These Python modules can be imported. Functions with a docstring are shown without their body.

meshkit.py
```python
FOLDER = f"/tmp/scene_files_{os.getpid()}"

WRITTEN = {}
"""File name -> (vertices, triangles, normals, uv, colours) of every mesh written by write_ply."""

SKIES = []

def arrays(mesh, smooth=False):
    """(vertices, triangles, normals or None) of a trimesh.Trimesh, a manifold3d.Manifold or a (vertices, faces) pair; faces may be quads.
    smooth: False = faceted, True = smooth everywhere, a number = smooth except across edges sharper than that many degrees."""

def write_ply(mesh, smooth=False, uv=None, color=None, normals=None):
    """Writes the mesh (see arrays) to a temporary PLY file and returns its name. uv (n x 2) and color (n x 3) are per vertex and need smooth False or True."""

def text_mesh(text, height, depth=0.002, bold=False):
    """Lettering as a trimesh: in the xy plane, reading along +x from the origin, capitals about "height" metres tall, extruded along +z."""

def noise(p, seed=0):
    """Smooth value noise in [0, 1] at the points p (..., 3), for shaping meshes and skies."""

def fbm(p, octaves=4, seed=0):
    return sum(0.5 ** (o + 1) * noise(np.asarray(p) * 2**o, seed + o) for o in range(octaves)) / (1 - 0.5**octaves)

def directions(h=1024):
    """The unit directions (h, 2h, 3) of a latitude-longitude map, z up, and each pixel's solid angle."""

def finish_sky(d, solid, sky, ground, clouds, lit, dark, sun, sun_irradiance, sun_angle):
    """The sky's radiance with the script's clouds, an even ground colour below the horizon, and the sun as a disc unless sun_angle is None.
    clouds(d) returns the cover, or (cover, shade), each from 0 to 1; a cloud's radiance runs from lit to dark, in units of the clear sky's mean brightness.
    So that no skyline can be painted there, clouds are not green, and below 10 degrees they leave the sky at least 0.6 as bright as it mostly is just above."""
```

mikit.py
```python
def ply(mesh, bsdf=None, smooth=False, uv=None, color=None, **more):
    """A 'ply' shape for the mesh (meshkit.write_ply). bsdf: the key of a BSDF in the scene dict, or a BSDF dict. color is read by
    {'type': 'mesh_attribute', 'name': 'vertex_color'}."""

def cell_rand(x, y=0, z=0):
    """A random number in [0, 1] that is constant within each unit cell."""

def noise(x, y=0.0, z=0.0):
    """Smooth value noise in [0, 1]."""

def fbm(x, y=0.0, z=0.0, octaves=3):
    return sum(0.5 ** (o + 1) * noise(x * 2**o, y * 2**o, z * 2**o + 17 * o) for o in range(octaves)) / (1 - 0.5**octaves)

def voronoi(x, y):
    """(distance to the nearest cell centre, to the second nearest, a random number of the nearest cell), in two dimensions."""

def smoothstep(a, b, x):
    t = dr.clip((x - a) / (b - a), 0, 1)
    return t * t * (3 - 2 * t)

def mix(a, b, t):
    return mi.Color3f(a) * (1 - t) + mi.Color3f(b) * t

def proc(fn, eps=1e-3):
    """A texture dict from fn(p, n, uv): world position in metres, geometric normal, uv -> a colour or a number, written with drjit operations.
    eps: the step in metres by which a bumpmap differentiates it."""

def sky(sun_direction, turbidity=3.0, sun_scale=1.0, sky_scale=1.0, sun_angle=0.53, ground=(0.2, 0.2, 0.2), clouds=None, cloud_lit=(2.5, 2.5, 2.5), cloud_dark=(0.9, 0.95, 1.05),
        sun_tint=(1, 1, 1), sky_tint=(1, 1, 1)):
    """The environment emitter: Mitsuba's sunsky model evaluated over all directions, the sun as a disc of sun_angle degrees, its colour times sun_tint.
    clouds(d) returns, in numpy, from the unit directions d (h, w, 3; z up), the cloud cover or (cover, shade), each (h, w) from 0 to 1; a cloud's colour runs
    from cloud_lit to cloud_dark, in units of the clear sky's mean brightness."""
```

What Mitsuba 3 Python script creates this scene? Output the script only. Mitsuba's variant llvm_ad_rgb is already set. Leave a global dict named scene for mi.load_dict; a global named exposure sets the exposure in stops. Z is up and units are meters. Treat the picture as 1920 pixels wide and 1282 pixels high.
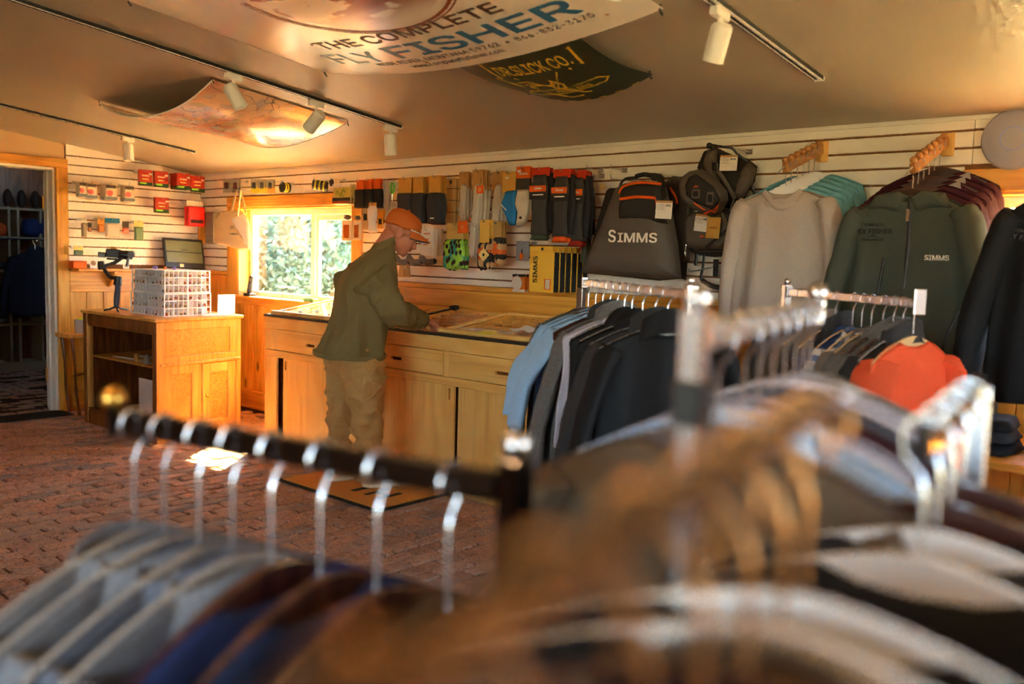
import math, random
import numpy as np
import trimesh, manifold3d, shapely
from shapely.geometry import Polygon, LineString, Point, box as sbox
from shapely import affinity
import drjit as dr
import mitsuba as mi
import mikit, meshkit
from mikit import ply, proc, noise, fbm, voronoi, cell_rand, smoothstep, mix

scene, labels = {}, {}
T4 = mi.ScalarTransform4f
rng = random.Random(7)
nrg = np.random.default_rng(7)

# ---------------------------------------------------------------- camera, sky, exposure
EYE = np.array([0.0, 0.0, 1.375])                 # floor is z = 0, back wall y = 4.3, left wall x = -7.6
FPX, CX, CY = 1663.0, 960.0, 641.0
_yaw, _pitch, _roll = np.radians([-41.10334, -5.351857, 1.725849])
_fw = np.array([np.sin(_yaw) * np.cos(_pitch), np.cos(_yaw) * np.cos(_pitch), np.sin(_pitch)])
_rt = np.array([np.cos(_yaw), -np.sin(_yaw), 0.0])
_up = np.cross(_rt, _fw)
CAM = np.array([np.cos(_roll) * _rt + np.sin(_roll) * _up, -np.sin(_roll) * _rt + np.cos(_roll) * _up, _fw])
scene['camera'] = {'type': 'thinlens', 'fov': 59.99, 'fov_axis': 'x', 'aperture_radius': 0.0078, 'focus_distance': 4.9,
                   'near_clip': 0.02, 'far_clip': 200.0,
                   'to_world': T4().look_at(origin=EYE.tolist(), target=(EYE + _fw).tolist(), up=CAM[1].tolist())}
SUN = (-0.73, 0.90, 1.0)                          # shines in through the back window
scene['sky'] = mikit.sky(SUN, turbidity=3.0, sun_scale=1.5, sky_scale=1.15, sun_angle=0.7, ground=(0.25, 0.24, 0.18),
                         sun_tint=(1.0, 0.96, 0.56), sky_tint=(1.0, 1.0, 0.92))
exposure = 6.55

# ---------------------------------------------------------------- measuring helpers (a pixel of the frame met with a real plane)
def ray(px, py):
    return CAM.T @ np.array([(px - CX) / FPX, -(py - CY) / FPX, 1.0])
def on_y(px, py, y):
    d = ray(px, py); return EYE + d * (y / d[1])
def on_x(px, py, x):
    d = ray(px, py); return EYE + d * (x / d[0])
def on_z(px, py, z):
    d = ray(px, py); return EYE + d * ((z - EYE[2]) / d[2])
def at_d(px, py, depth):
    return EYE + ray(px, py) * depth
def img(p):
    v = CAM @ (np.asarray(p, float) - EYE); return CX + FPX * v[0] / v[2], CY - FPX * v[1] / v[2], v[2]

# ---------------------------------------------------------------- mesh helpers
def TM(v, f): return trimesh.Trimesh(np.asarray(v, float), np.asarray(f, int), process=False)
def cat(*ms):
    ms = [m for m in ms if m is not None]
    return trimesh.util.concatenate(ms) if len(ms) > 1 else ms[0]
_s = np.array([[a, b, c] for a in (-1, 1) for b in (-1, 1) for c in (-1, 1)], float)
_pts = np.vstack([_s * [1, .8, .8], _s * [.8, 1, .8], _s * [.8, .8, 1]])
_hull = trimesh.convex.convex_hull(_pts)
_HV, _HF = np.array(_hull.vertices), np.array(_hull.faces)
_BF = np.array([[0, 1, 3], [0, 3, 2], [4, 6, 7], [4, 7, 5], [0, 4, 5], [0, 5, 1], [2, 3, 7], [2, 7, 6], [0, 2, 6], [0, 6, 4], [1, 5, 7], [1, 7, 3]])
def box(x0, x1, y0, y1, z0, z1, b=0.0):
    lo, hi = np.minimum([x0, y0, z0], [x1, y1, z1]), np.maximum([x0, y0, z0], [x1, y1, z1])
    c, h = (lo + hi) / 2, (hi - lo) / 2
    if b <= 0:
        return TM(_s * h + c, _BF)
    bb = min(b, 0.45 * h.min())
    v = np.where(np.abs(_HV) > 0.9, np.sign(_HV) * h, np.sign(_HV) * (h - bb))
    return TM(v + c, _HF)
def cbox(c, d, b=0.0):
    c, d = np.asarray(c, float), np.asarray(d, float) / 2
    return box(c[0] - d[0], c[0] + d[0], c[1] - d[1], c[1] + d[1], c[2] - d[2], c[2] + d[2], b)
def grid_faces(m, n, wrap=False):
    i, j = np.meshgrid(np.arange(m - 1), np.arange(n if wrap else n - 1), indexing='ij')
    a, b = i * n + j, i * n + (j + 1) % n
    q = np.stack([a, b, b + n, a + n], -1).reshape(-1, 4)
    return np.vstack([q[:, [0, 1, 2]], q[:, [0, 2, 3]]])
def loft(rings, caps=True):
    r = np.asarray(rings, float); m, n = r.shape[:2]
    v, f = r.reshape(-1, 3), grid_faces(m, n, True)
    if caps:
        v = np.vstack([v, r[0].mean(0), r[-1].mean(0)])
        k = np.arange(n); a, b = m * n, m * n + 1
        f = np.vstack([f, np.stack([(k + 1) % n, k, k * 0 + a], 1), np.stack([(m - 1) * n + k, (m - 1) * n + (k + 1) % n, k * 0 + b], 1)])
    t = TM(v, f)
    if t.volume < 0: t.invert()
    return t
def frames(p):
    p = np.asarray(p, float)
    t = np.gradient(p, axis=0); t /= np.linalg.norm(t, axis=1, keepdims=True) + 1e-12
    a = np.cross(t[0], [0, 0, 1.0] if abs(t[0][2]) < .9 else [1.0, 0, 0]); a /= np.linalg.norm(a)
    A = []
    for k in range(len(p)):
        a = a - t[k] * (a @ t[k]); a = a / (np.linalg.norm(a) + 1e-12); A.append(a)
    A = np.array(A)
    return p, t, A, np.cross(t, A)
def tube(pts, r, n=8, r2=None, caps=True):
    p, t, a, b = frames(pts)
    r = np.broadcast_to(r, (len(p),)); r2 = r if r2 is None else np.broadcast_to(r2, (len(p),))
    th = np.arange(n) * 2 * np.pi / n
    return loft(p[:, None] + r[:, None, None] * np.cos(th)[None, :, None] * a[:, None] + r2[:, None, None] * np.sin(th)[None, :, None] * b[:, None], caps)
def rod(p0, p1, r, n=8): return tube([p0, (np.asarray(p0, float) + p1) / 2, p1], r, n)
def curve(pts, m=8):
    """Catmull-Rom through pts."""
    p = np.asarray(pts, float); q = np.vstack([2 * p[0] - p[1], p, 2 * p[-1] - p[-2]]); out = []
    for i in range(1, len(q) - 2):
        for t in np.linspace(0, 1, m, endpoint=False):
            a, b, c, d = q[i - 1:i + 3]
            out.append(.5 * (2 * b + (c - a) * t + (2 * a - 5 * b + 4 * c - d) * t * t + (3 * b - a - 3 * c + d) * t ** 3))
    return np.array(out + [p[-1]])
def lathe(profile, n=20):
    pr = np.asarray(profile, float); th = np.arange(n) * 2 * np.pi / n
    closed = np.allclose(pr[0], pr[-1])
    return loft(np.stack([pr[:, :1] * np.cos(th), pr[:, :1] * np.sin(th), np.repeat(pr[:, 1:], n, 1)], -1), not closed)
def ball(c, r, sub=2):
    s = trimesh.creation.icosphere(subdivisions=sub, radius=1.0); s.vertices = s.vertices * np.asarray(r) + np.asarray(c); return s
def sheet(P, th):
    """A grid of points (m, n, 3) as a cloth or card of thickness th."""
    P = np.asarray(P, float); m, n = P.shape[:2]
    N = np.cross(np.gradient(P, axis=1), np.gradient(P, axis=0)); N /= np.linalg.norm(N, axis=2, keepdims=True) + 1e-12
    v = np.vstack([(P + N * th / 2).reshape(-1, 3), (P - N * th / 2).reshape(-1, 3)])
    f = grid_faces(m, n); k = m * n
    rim = np.r_[np.arange(n), n * np.arange(1, m) + n - 1, (m - 1) * n + np.arange(n - 2, -1, -1), n * np.arange(m - 2, 0, -1)]
    r2 = np.roll(rim, -1)
    F = np.vstack([f[:, ::-1], f + k, np.stack([rim, r2, r2 + k], 1), np.stack([rim, r2 + k, rim + k], 1)])
    t = TM(v, F)
    if t.volume < 0: t.invert()
    return t
def poly(pts_or_poly, th, b=0):
    """A flat outline (x, y) extruded along +z."""
    g = pts_or_poly if hasattr(pts_or_poly, 'exterior') else Polygon(pts_or_poly)
    if not g.is_valid: g = g.buffer(0)
    if hasattr(g, 'geoms'): g = max(g.geoms, key=lambda q: q.area)
    return trimesh.creation.extrude_polygon(g, th, engine='earcut')
def rrect(w, h, r, c=(0, 0)):
    return sbox(c[0] - w / 2 + r, c[1] - h / 2 + r, c[0] + w / 2 - r, c[1] + h / 2 - r).buffer(r, quad_segs=4)
def FR(o, x, y=None, z=None):
    """4x4 placing local x, y, z axes at o; any one axis may be left out."""
    nz = lambda v: np.asarray(v, float) / np.linalg.norm(v)
    x = None if x is None else nz(x); y = None if y is None else nz(y); z = None if z is None else nz(z)
    if z is None: z = nz(np.cross(x, y)); y = np.cross(z, x)
    elif y is None: y = nz(np.cross(z, x)); x = np.cross(y, z)
    elif x is None: x = nz(np.cross(y, z)); y = np.cross(z, x)
    M = np.eye(4); M[:3, 0], M[:3, 1], M[:3, 2], M[:3, 3] = x, y, z, o
    return M
def xf(m, M):
    m = m.copy(); m.vertices = m.vertices @ M[:3, :3].T + M[:3, 3]; return m
def mv(m, d): m = m.copy(); m.vertices = m.vertices + np.asarray(d, float); return m
def rotz(a, o=(0, 0, 0)):
    M = np.eye(4); c, s = math.cos(a), math.sin(a); M[:2, :2] = [[c, -s], [s, c]]; M[:3, 3] = o; return M
def rotx(a):
    M = np.eye(4); c, s = math.cos(a), math.sin(a); M[1:3, 1:3] = [[c, -s], [s, c]]; return M
def roty(a):
    M = np.eye(4); c, s = math.cos(a), math.sin(a); M[0, 0], M[0, 2], M[2, 0], M[2, 2] = c, s, -s, c; return M
def text(s, h, depth=.001, bold=True):
    m = meshkit.text_mesh(s, h, depth, bold); m.vertices[:, 0] -= m.bounds[:, 0].mean(); return m
# ---------------------------------------------------------------- entries of the scene
_n = {}
def number(k):
    i = _n.get(k, -1) + 1; _n[k] = i
    return k if i == 0 else f'{k}_{i:03d}'
def thing(name, label, cat_, group=None, kind=None):
    k = number(name); labels[k] = {'label': label}
    if cat_: labels[k]['category'] = cat_
    if group: labels[k]['group'] = group
    if kind: labels[k]['kind'] = kind
    return k
_cache = {}
def shape(mesh, mat, smooth, M=None):
    d = ply(mesh, mat, smooth)
    if M is not None: d = {**d, 'to_world': T4(np.asarray(M).tolist())}
    return d
def part(parent, name, mesh, mat, smooth=False, M=None, label=None, kind=None):
    k = number(f'{parent}__{name}')
    scene[k] = shape(mesh, mat, smooth, M)
    if label or kind: labels[k] = {**({'label': label} if label else {}), **({'kind': kind} if kind else {})}
    return k
def reuse(parent, name, d, M=None, mat=None, kind=None):
    k = number(f'{parent}__{name}')
    d = dict(d)
    if M is not None: d['to_world'] = T4(np.asarray(M).tolist())
    if mat: d['bsdf'] = {'type': 'ref', 'id': mat}
    scene[k] = d
    if kind: labels[k] = {'kind': kind}
    return k
def one(name, mesh, mat, label, cat_, smooth=False, group=None, kind=None, M=None):
    k = thing(name, label, cat_, group, kind)
    scene[k] = shape(mesh, mat, smooth, M)
    return k
def struct(name, mesh, mat, label, smooth=False):
    k = number(name); scene[k] = shape(mesh, mat, smooth); labels[k] = {'label': label, 'kind': 'structure'}; return k

# ---------------------------------------------------------------- materials
def lin(r, g=None, b=None):
    c = np.array((r, g, b) if g is not None else r, float) / 255.0
    return [float(x) for x in np.where(c <= .04045, c / 12.92, ((c + .055) / 1.055) ** 2.4)]
_mats = {}
def mat(name, col, rough=.6, metal=0.0, spec=.5, **more):
    c = col if isinstance(col, dict) else {'type': 'rgb', 'value': lin(col)}
    d = {'type': 'principled', 'base_color': c, 'roughness': rough, 'metallic': metal, **({} if metal else {'specular': spec}), **more}
    scene[name] = {'type': 'twosided', 'bsdf': d}
    return name
def C(r, g, b, rough=.7, spec=.35):
    """A plain material of this sRGB colour, made once."""
    rough = rough / 100 if rough > 1 else rough
    k = f'tone_{r}_{g}_{b}_{int(rough * 100)}'
    if k not in scene: mat(k, (r, g, b), rough, spec=spec)
    return k
def bumped(name, fn, scale, eps=1e-3):
    d = scene[name]['bsdf']
    scene[name] = {'type': 'twosided', 'bsdf': {'type': 'bumpmap', 'arbitrary': proc(fn, eps), 'scale': scale, 'bsdf': d}}
def woodfn(axis, c1, c2, c3, board=None, ring=9.0, knots=0.0):
    c1, c2, c3 = lin(c1), lin(c2), lin(c3)
    def fn(p, n, uv):
        q = [p.x, p.y, p.z]
        a = q[axis]; b, c = [q[i] for i in range(3) if i != axis]
        idn = mi.Float(0)
        if board is not None:
            idn = cell_rand(dr.floor((b if axis != 0 else c) / board), dr.floor(a / 1.9), 3)
        w = fbm(b * ring + idn * 31, c * ring, a * .9 + idn * 17, octaves=3)
        rg = .5 + .5 * dr.sin(w * 34.0)
        g = noise(b * 260, c * 260, a * 7)
        col = mix(c1, c2, smoothstep(.15, .9, rg * .6 + g * .4))
        col = col * (0.86 + .28 * idn) if board is not None else col
        if knots > 0:
            d, _, r = voronoi(b * 3.1 + 7 * idn, a * 1.3)
            kd = smoothstep(.075, .03, d) * dr.select(r > 1 - knots, 1.0, 0.0)
            col = mix(col, c3, kd)
        return mix(col, c3, .25 * smoothstep(.62, .8, noise(b * 90, c * 90, a * 1.6)))
    return proc(fn)
def woodmat(name, axis, c1, c2, c3, rough=.4, **k):
    more = {x: k.pop(x) for x in ('clearcoat',) if x in k}
    return mat(name, woodfn(axis, c1, c2, c3, **k), rough, **more)
woodmat('pine_upright', 2, (228, 164, 64), (214, 142, 46), (146, 80, 24), .38, board=.14, knots=.3)
woodmat('pine_along', 0, (220, 154, 60), (204, 130, 44), (138, 74, 24), .38, knots=.12)
woodmat('pine_across', 1, (220, 154, 60), (204, 130, 44), (138, 74, 24), .38, knots=.12)
woodmat('birch_ply', 0, (236, 182, 98), (228, 168, 82), (196, 128, 56), .35, ring=2.0)
woodmat('birch_upright', 2, (236, 182, 98), (230, 170, 84), (200, 132, 58), .35, ring=2.2)
woodmat('oak', 2, (220, 160, 76), (206, 140, 60), (140, 80, 30), .35, ring=9.0)
woodmat('oak_panel', 0, (208, 146, 66), (190, 122, 48), (150, 88, 34), .38, ring=22.0)
woodmat('oak_brown', 2, (128, 68, 28), (100, 50, 20), (60, 28, 12), .35, ring=12.0)
woodmat('dark_hanger_wood', 0, (72, 36, 24), (48, 22, 16), (28, 12, 10), .3, ring=10.0)
woodmat('peg_wood', 1, (188, 128, 66), (160, 100, 48), (110, 62, 28), .4, ring=12.0)
mat('slat_white', (234, 222, 204), .42)
mat('slat_groove', (122, 74, 38), .8)
mat('paint_tan', (196, 158, 112), .55)
mat('ceiling_tan', (172, 156, 136), .42, spec=.5)
bumped('ceiling_tan', lambda p, n, uv: fbm(p.x * 60, p.y * 60, p.z * 60, octaves=2), .0035, 2e-3)
mat('white_paint', (226, 216, 200), .45)
mat('white_vinyl', (240, 236, 228), .35)
mat('white_plastic', (236, 232, 226), .35)
mat('white_gloss', (238, 234, 228), .22)
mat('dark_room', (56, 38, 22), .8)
mat('black_metal', (22, 22, 24), .38, spec=.5)
mat('black_plastic', (28, 28, 30), .4)
mat('grey_plastic', (92, 94, 98), .4)
mat('rubber', (26, 25, 24), .8)
scene['chrome'] = {'type': 'twosided', 'bsdf': {'type': 'roughconductor', 'material': 'Cr', 'alpha': .07, 'distribution': 'ggx'}}
mat('gunmetal', (70, 66, 68), .14, 1.0)  # chrome bars with their dark reflections painted into the colour
mat('steel', (190, 186, 180), .28, 1.0)
mat('brass', (214, 160, 74), .3, 1.0)
scene['window_glass'] = {'type': 'thindielectric', 'int_ior': 1.5}
scene['case_glass'] = {'type': 'thindielectric', 'int_ior': 1.5}
scene['clear_acrylic'] = {'type': 'thindielectric', 'int_ior': 1.3}
def clothfn(col, col2, amp=.25, freq=380):
    a, b = lin(col), lin(col2)
    def fn(p, n, uv):
        t = fbm(p.x * freq, p.y * freq, p.z * freq * .5, octaves=2)
        return mix(a, b, smoothstep(.35, .65, t) * (amp * 4))
    return proc(fn)
# ================================================================ the room
def zc(y): return 2.06 + .115 * (4.3 - y)
XL, YB, XR, YF = -7.6, 4.3, 1.7, -2.7
W1 = (-6.96, -5.38, .985, 1.745)                  # back window opening: x0, x1, z0, z1
W2 = (-1.02, .25, .955, 1.725)
# ceiling: one sloped slab
_c = []
for y in (YF - .2, YB + .16):
    for x in (XL - .16, XR + .16):
        _c += [(x, y, zc(y)), (x, y, zc(y) + .12)]
struct('ceiling', TM(_c, [[0, 4, 6], [0, 6, 2], [1, 3, 7], [1, 7, 5], [0, 1, 5], [0, 5, 4], [2, 6, 7], [2, 7, 3], [0, 2, 3], [0, 3, 1], [4, 5, 7], [4, 7, 6]]), 'ceiling_tan',
       'low sloped tan painted ceiling rising from the back wall towards the viewer')

# back wall: backing with two window holes, then slats, rails and planks in front of it
def wall_with_holes(a0, a1, z0, z1, holes, make):
    """make(a0, a1, z0, z1) boxes around rectangular holes (sorted along a)."""
    out, a = [], a0
    for h0, h1, hz0, hz1 in holes:
        out += [make(a, h0, z0, z1), make(h0, h1, z0, hz0), make(h0, h1, hz1, z1)]; a = h1
    return cat(*out, make(a, a1, z0, z1))
k = struct('wall_back', wall_with_holes(XL - .16, XR + .16, -.05, zc(YB) + .03, [W1, W2], lambda a, b, c, d: box(a, b, YB + .014, YB + .16, c, d)), 'slat_groove',
           'long back wall of cream slatwall boards over orange pine wainscot')
PITCH, TOPG = .0765, 1.998
seams = [XL, -6.02, -3.56, -1.1, XR]
rows = [(TOPG + .005, zc(YB) - .004)] + [(TOPG - .0765 * (i + 1) + .005, TOPG - .0765 * i - .005) for i in range(10)] + [(1.19, TOPG - .765 - .005)]
T1 = (W1[0] - .17, W1[1] + .11, W1[2] - .055, W1[3] + .095)      # outer edge of the window trims
T2 = (W2[0] - .11, W2[1] + .11, W2[2] - .055, W2[3] + .10)
for z0, z1 in rows:
    for s0, s1 in zip(seams[:-1], seams[1:]):
        spans = [(s0 + .0012, s1 - .0012)]
        for t0, t1, tz0, tz1 in (T1, T2):
            nxt = []
            for a, b in spans:
                if z0 >= tz1 - .02 or z1 <= tz0 or b <= t0 or a >= t1: nxt.append((a, b)); continue
                if a < t0: nxt.append((a, t0))
                if b > t1: nxt.append((t1, b))
            spans = nxt
        for a, b in spans:
            if b - a > .02: part(k, 'slat', box(a, b, YB, YB + .016, z0, z1, .0025), 'slat_white')
part(k, 'ceiling_strip', box(XL + .02, XR, YB - .012, YB + .002, zc(YB) - .02, zc(YB) + .001, .002), 'white_paint')
part(k, 'cap_rail', box(XL + .02, T1[0], YB - .012, YB + .016, 1.155, 1.188, .003), 'pine_along')
part(k, 'cap_rail', box(T1[1], XR, YB - .022, YB + .016, 1.155, 1.188, .003), 'pine_along')
part(k, 'rail_board', box(T1[1], XR, YB - .006, YB + .016, .90, 1.153, .003), 'pine_along')
x = XL + .03
while x < XR - .02:                               # upright wainscot planks with bevelled joints
    w = .139
    top = T1[2] - .004 if T1[0] - .05 < x < T1[1] else (1.153 if x < T1[0] else .898)
    part(k, 'plank', box(x + .001, min(x + w, XR) - .001, YB - .002, YB + .016, .165, top, .006), 'pine_upright'); x += w + .001
struct('baseboard_back', box(XL + .02, XR, YB - .014, YB + .016, .004, .163, .004), 'pine_along', 'orange pine baseboard along the back wall')

# left wall with the doorway
DY0, DY1, DZ = 2.02, 3.02, 2.0
def lw(a, b, c, d): return box(XL - .16, XL - .014, a, b, c, d)
_poly = Polygon([(YF - .2, -.05), (DY0, -.05), (DY0, DZ), (DY1, DZ), (DY1, -.05), (YB + .014, -.05), (YB + .014, zc(YB) + .02), (YF - .2, zc(YF - .2) + .02)])
_lm = poly(_poly, .146); _lm = xf(_lm, FR((XL - .16, 0, 0), (0, 1, 0), (0, 0, 1)))
k = struct('wall_left', _lm, 'paint_tan', 'tan left wall with a doorway and a strip of cream slatwall')
z = 1.20; LG = 2.107
lrows = [(LG + .005, zc(3.1))] + [(LG - .0739 * (i + 1) + .005, LG - .0739 * i - .005) for i in range(12)]
for z0, z1 in lrows:
    yt = lambda z: min(4.298, 4.3 - (z - 2.06) / .115 - .03) if z > 2.06 else 4.298
    m = poly([(3.108, z0), (yt(z0), z0), (max(yt(z1), 3.115), z1), (3.108, z1)], .016)
    part(k, 'slat', xf(m, FR((XL - .016, 0, 0), (0, 1, 0), (0, 0, 1))), 'slat_white')
part(k, 'slat_backing', xf(poly([(3.1, 1.17), (4.31, 1.17), (4.31, 2.05), (3.1, 2.18)], .008), FR((XL - .0215, 0, 0), (0, 1, 0), (0, 0, 1))), 'slat_groove')
y = 3.115
while y < 4.29:
    part(k, 'plank', box(XL - .015, XL + .004, y + .001, min(y + .139, 4.298) - .001, .165, 1.165, .006), 'pine_upright'); y += .14
part(k, 'rail_board', box(XL - .015, XL + .014, 3.115, 4.296, .99, 1.165, .004), 'pine_across')
struct('baseboard_left', box(XL - .014, XL + .018, 3.115, 4.28, .004, .163, .004), 'pine_across', 'orange pine baseboard under the slatwall of the left wall')
# door: trim, jamb, leaf
k = thing('door_1', 'doorway with orange pine trim and white jamb, its white door opened into the dark store room', None, kind='structure')
def tr(y0, y1, z0, z1): return box(XL - .02, XL + .022, y0, y1, z0, z1, .004)
part(k, 'trim', tr(DY1, DY1 + .092, .0, DZ), 'pine_upright'); part(k, 'trim', tr(DY0 - .09, DY0, .0, DZ), 'pine_upright')
part(k, 'head_trim', tr(DY0 - .09, DY1 + .092, DZ, DZ + .075), 'pine_across')
part(k, 'jamb', box(XL - .17, XL - .004, DY1 - .022, DY1, 0, DZ - .02, .003), 'white_paint'); part(k, 'jamb', box(XL - .17, XL - .004, DY0, DY0 + .022, 0, DZ - .02, .003), 'white_paint')
part(k, 'head_jamb', box(XL - .17, XL - .004, DY0, DY1, DZ - .022, DZ, .003), 'white_paint')
part(k, 'stop', box(XL - .12, XL - .085, DY1 - .036, DY1 - .022, 0, DZ - .022, .002), 'white_paint')
hx, hy = XL - .165, DY1 - .03
leafM = FR((hx, hy, 0), (-.915, .404, 0), z=(0, 0, 1))
leaf = part(k, 'leaf', xf(box(.012, .82, -.042, 0, .012, DZ - .03, .004), leafM), 'white_paint')
for hz in (.30, 1.72):
    h = part(k, 'hinge', cat(xf(box(.006, .016, -.04, .004, hz - .05, hz + .05, .002), leafM), rod((hx + .004, hy - .004, hz - .055), (hx + .004, hy - .004, hz + .055), .007)), 'brass')
part(k, 'threshold', box(XL - .02, XL + .24, DY0 - .3, DY1 + .02, .002, .012, .004), 'rubber')

# right and front walls with their shop windows (behind the viewer)
RW = (.5, 2.3, .9, 1.95); FW = (-1.7, 1.0, .85, 2.0)
k = struct('wall_right', wall_with_holes(YF - .2, YB + .16, -.05, zc(YF) + .1, [RW], lambda a, b, c, d: box(XR, XR + .15, a, b, c, d)), 'paint_tan', 'tan right wall with a window')
k = struct('wall_front', wall_with_holes(XL - .16, XR + .16, -.05, zc(YF) + .1, [FW], lambda a, b, c, d: box(a, b, YF - .15, YF, c, d)), 'paint_tan', 'tan front wall with a wide shop window')

# windows
def pane(x0, x1, y, z0, z1): return TM([(x0, y, z0), (x1, y, z0), (x1, y, z1), (x0, y, z1)], [[0, 1, 2], [0, 2, 3]])
def window(name, label, x0, x1, z0, z1, trims, mull, depth=.12):
    k = thing(name, label, None, kind='structure')
    t0, t1, tz0, tz1 = trims
    yy = YB - .018
    part(k, 'trim', box(t0, x0, yy, YB + .02, z0, z1 + .001, .004), 'pine_upright'); part(k, 'trim', box(x1, t1, yy, YB + .02, z0, z1, .004), 'pine_upright')
    part(k, 'head_trim', box(t0, t1, yy - .003, YB + .02, z1, tz1, .004), 'pine_along')
    part(k, 'sill', box(t0 - .01, t1 + .01, YB - .06, YB + .13, z0 - .022, z0, .005), 'pine_along')
    part(k, 'apron', box(t0, t1, yy, YB + .02, tz0 - .02, z0 - .022, .004), 'pine_along')
    g = YB + depth
    for a, b in ((x0, x0 + .012), (x1 - .012, x1)): part(k, 'liner', box(a, b, YB - .012, g + .03, z0, z1, .002), 'pine_upright')
    part(k, 'liner', box(x0, x1, YB - .012, g + .03, z1 - .012, z1, .002), 'pine_along')
    x0, x1, z1 = x0 + .012, x1 - .012, z1 - .012
    fr = .05
    for a, b in ((x0, x0 + fr), (x1 - fr, x1)): part(k, 'frame', box(a, b, g - .02, g + .035, z0, z1, .004), 'white_vinyl')
    part(k, 'frame', box(x0 + fr, x1 - fr, g - .02, g + .035, z0, z0 + fr * .8, .004), 'white_vinyl'); part(k, 'frame', box(x0 + fr, x1 - fr, g - .02, g + .035, z1 - fr, z1, .004), 'white_vinyl')
    if mull:
        part(k, 'mullion', box(mull - .028, mull + .028, g - .024, g + .03, z0 + .03, z1 - .03, .004), 'white_vinyl')
        part(k, 'sash', box(mull + .028, mull + .06, g - .01, g + .02, z0 + .03, z1 - .03, .003), 'white_vinyl')
        part(k, 'sash', box(mull + .06, x1 - fr, g - .01, g + .02, z1 - .095, z1 - .045, .003), 'white_vinyl')
        part(k, 'pane', pane(x0 + fr, mull - .028, g + .012, z0 + .03, z1 - .03), 'window_glass')
        part(k, 'pane', pane(mull + .028, x1 - fr, g + .004, z0 + .03, z1 - .03), 'window_glass')
    else:
        part(k, 'pane', pane(x0 + fr, x1 - fr, g + .004, z0 + .03, z1 - .03), 'window_glass')
    return k
window('window_1', 'bright sliding window with white frame and orange pine trim behind the tote bags', *W1, T1, -6.02)
window('window_2', 'bright window with pine trim half hidden by the maroon shirts and black jacket', *W2, T2, None)
k = thing('window_3', 'window of the right wall', None, kind='structure')
for a, b in ((RW[0], RW[0] + .05), (1.18, 1.22), (RW[1] - .05, RW[1])): part(k, 'frame', box(XR + .05, XR + .1, a, b, RW[2], RW[3], .004), 'white_vinyl')
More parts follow.
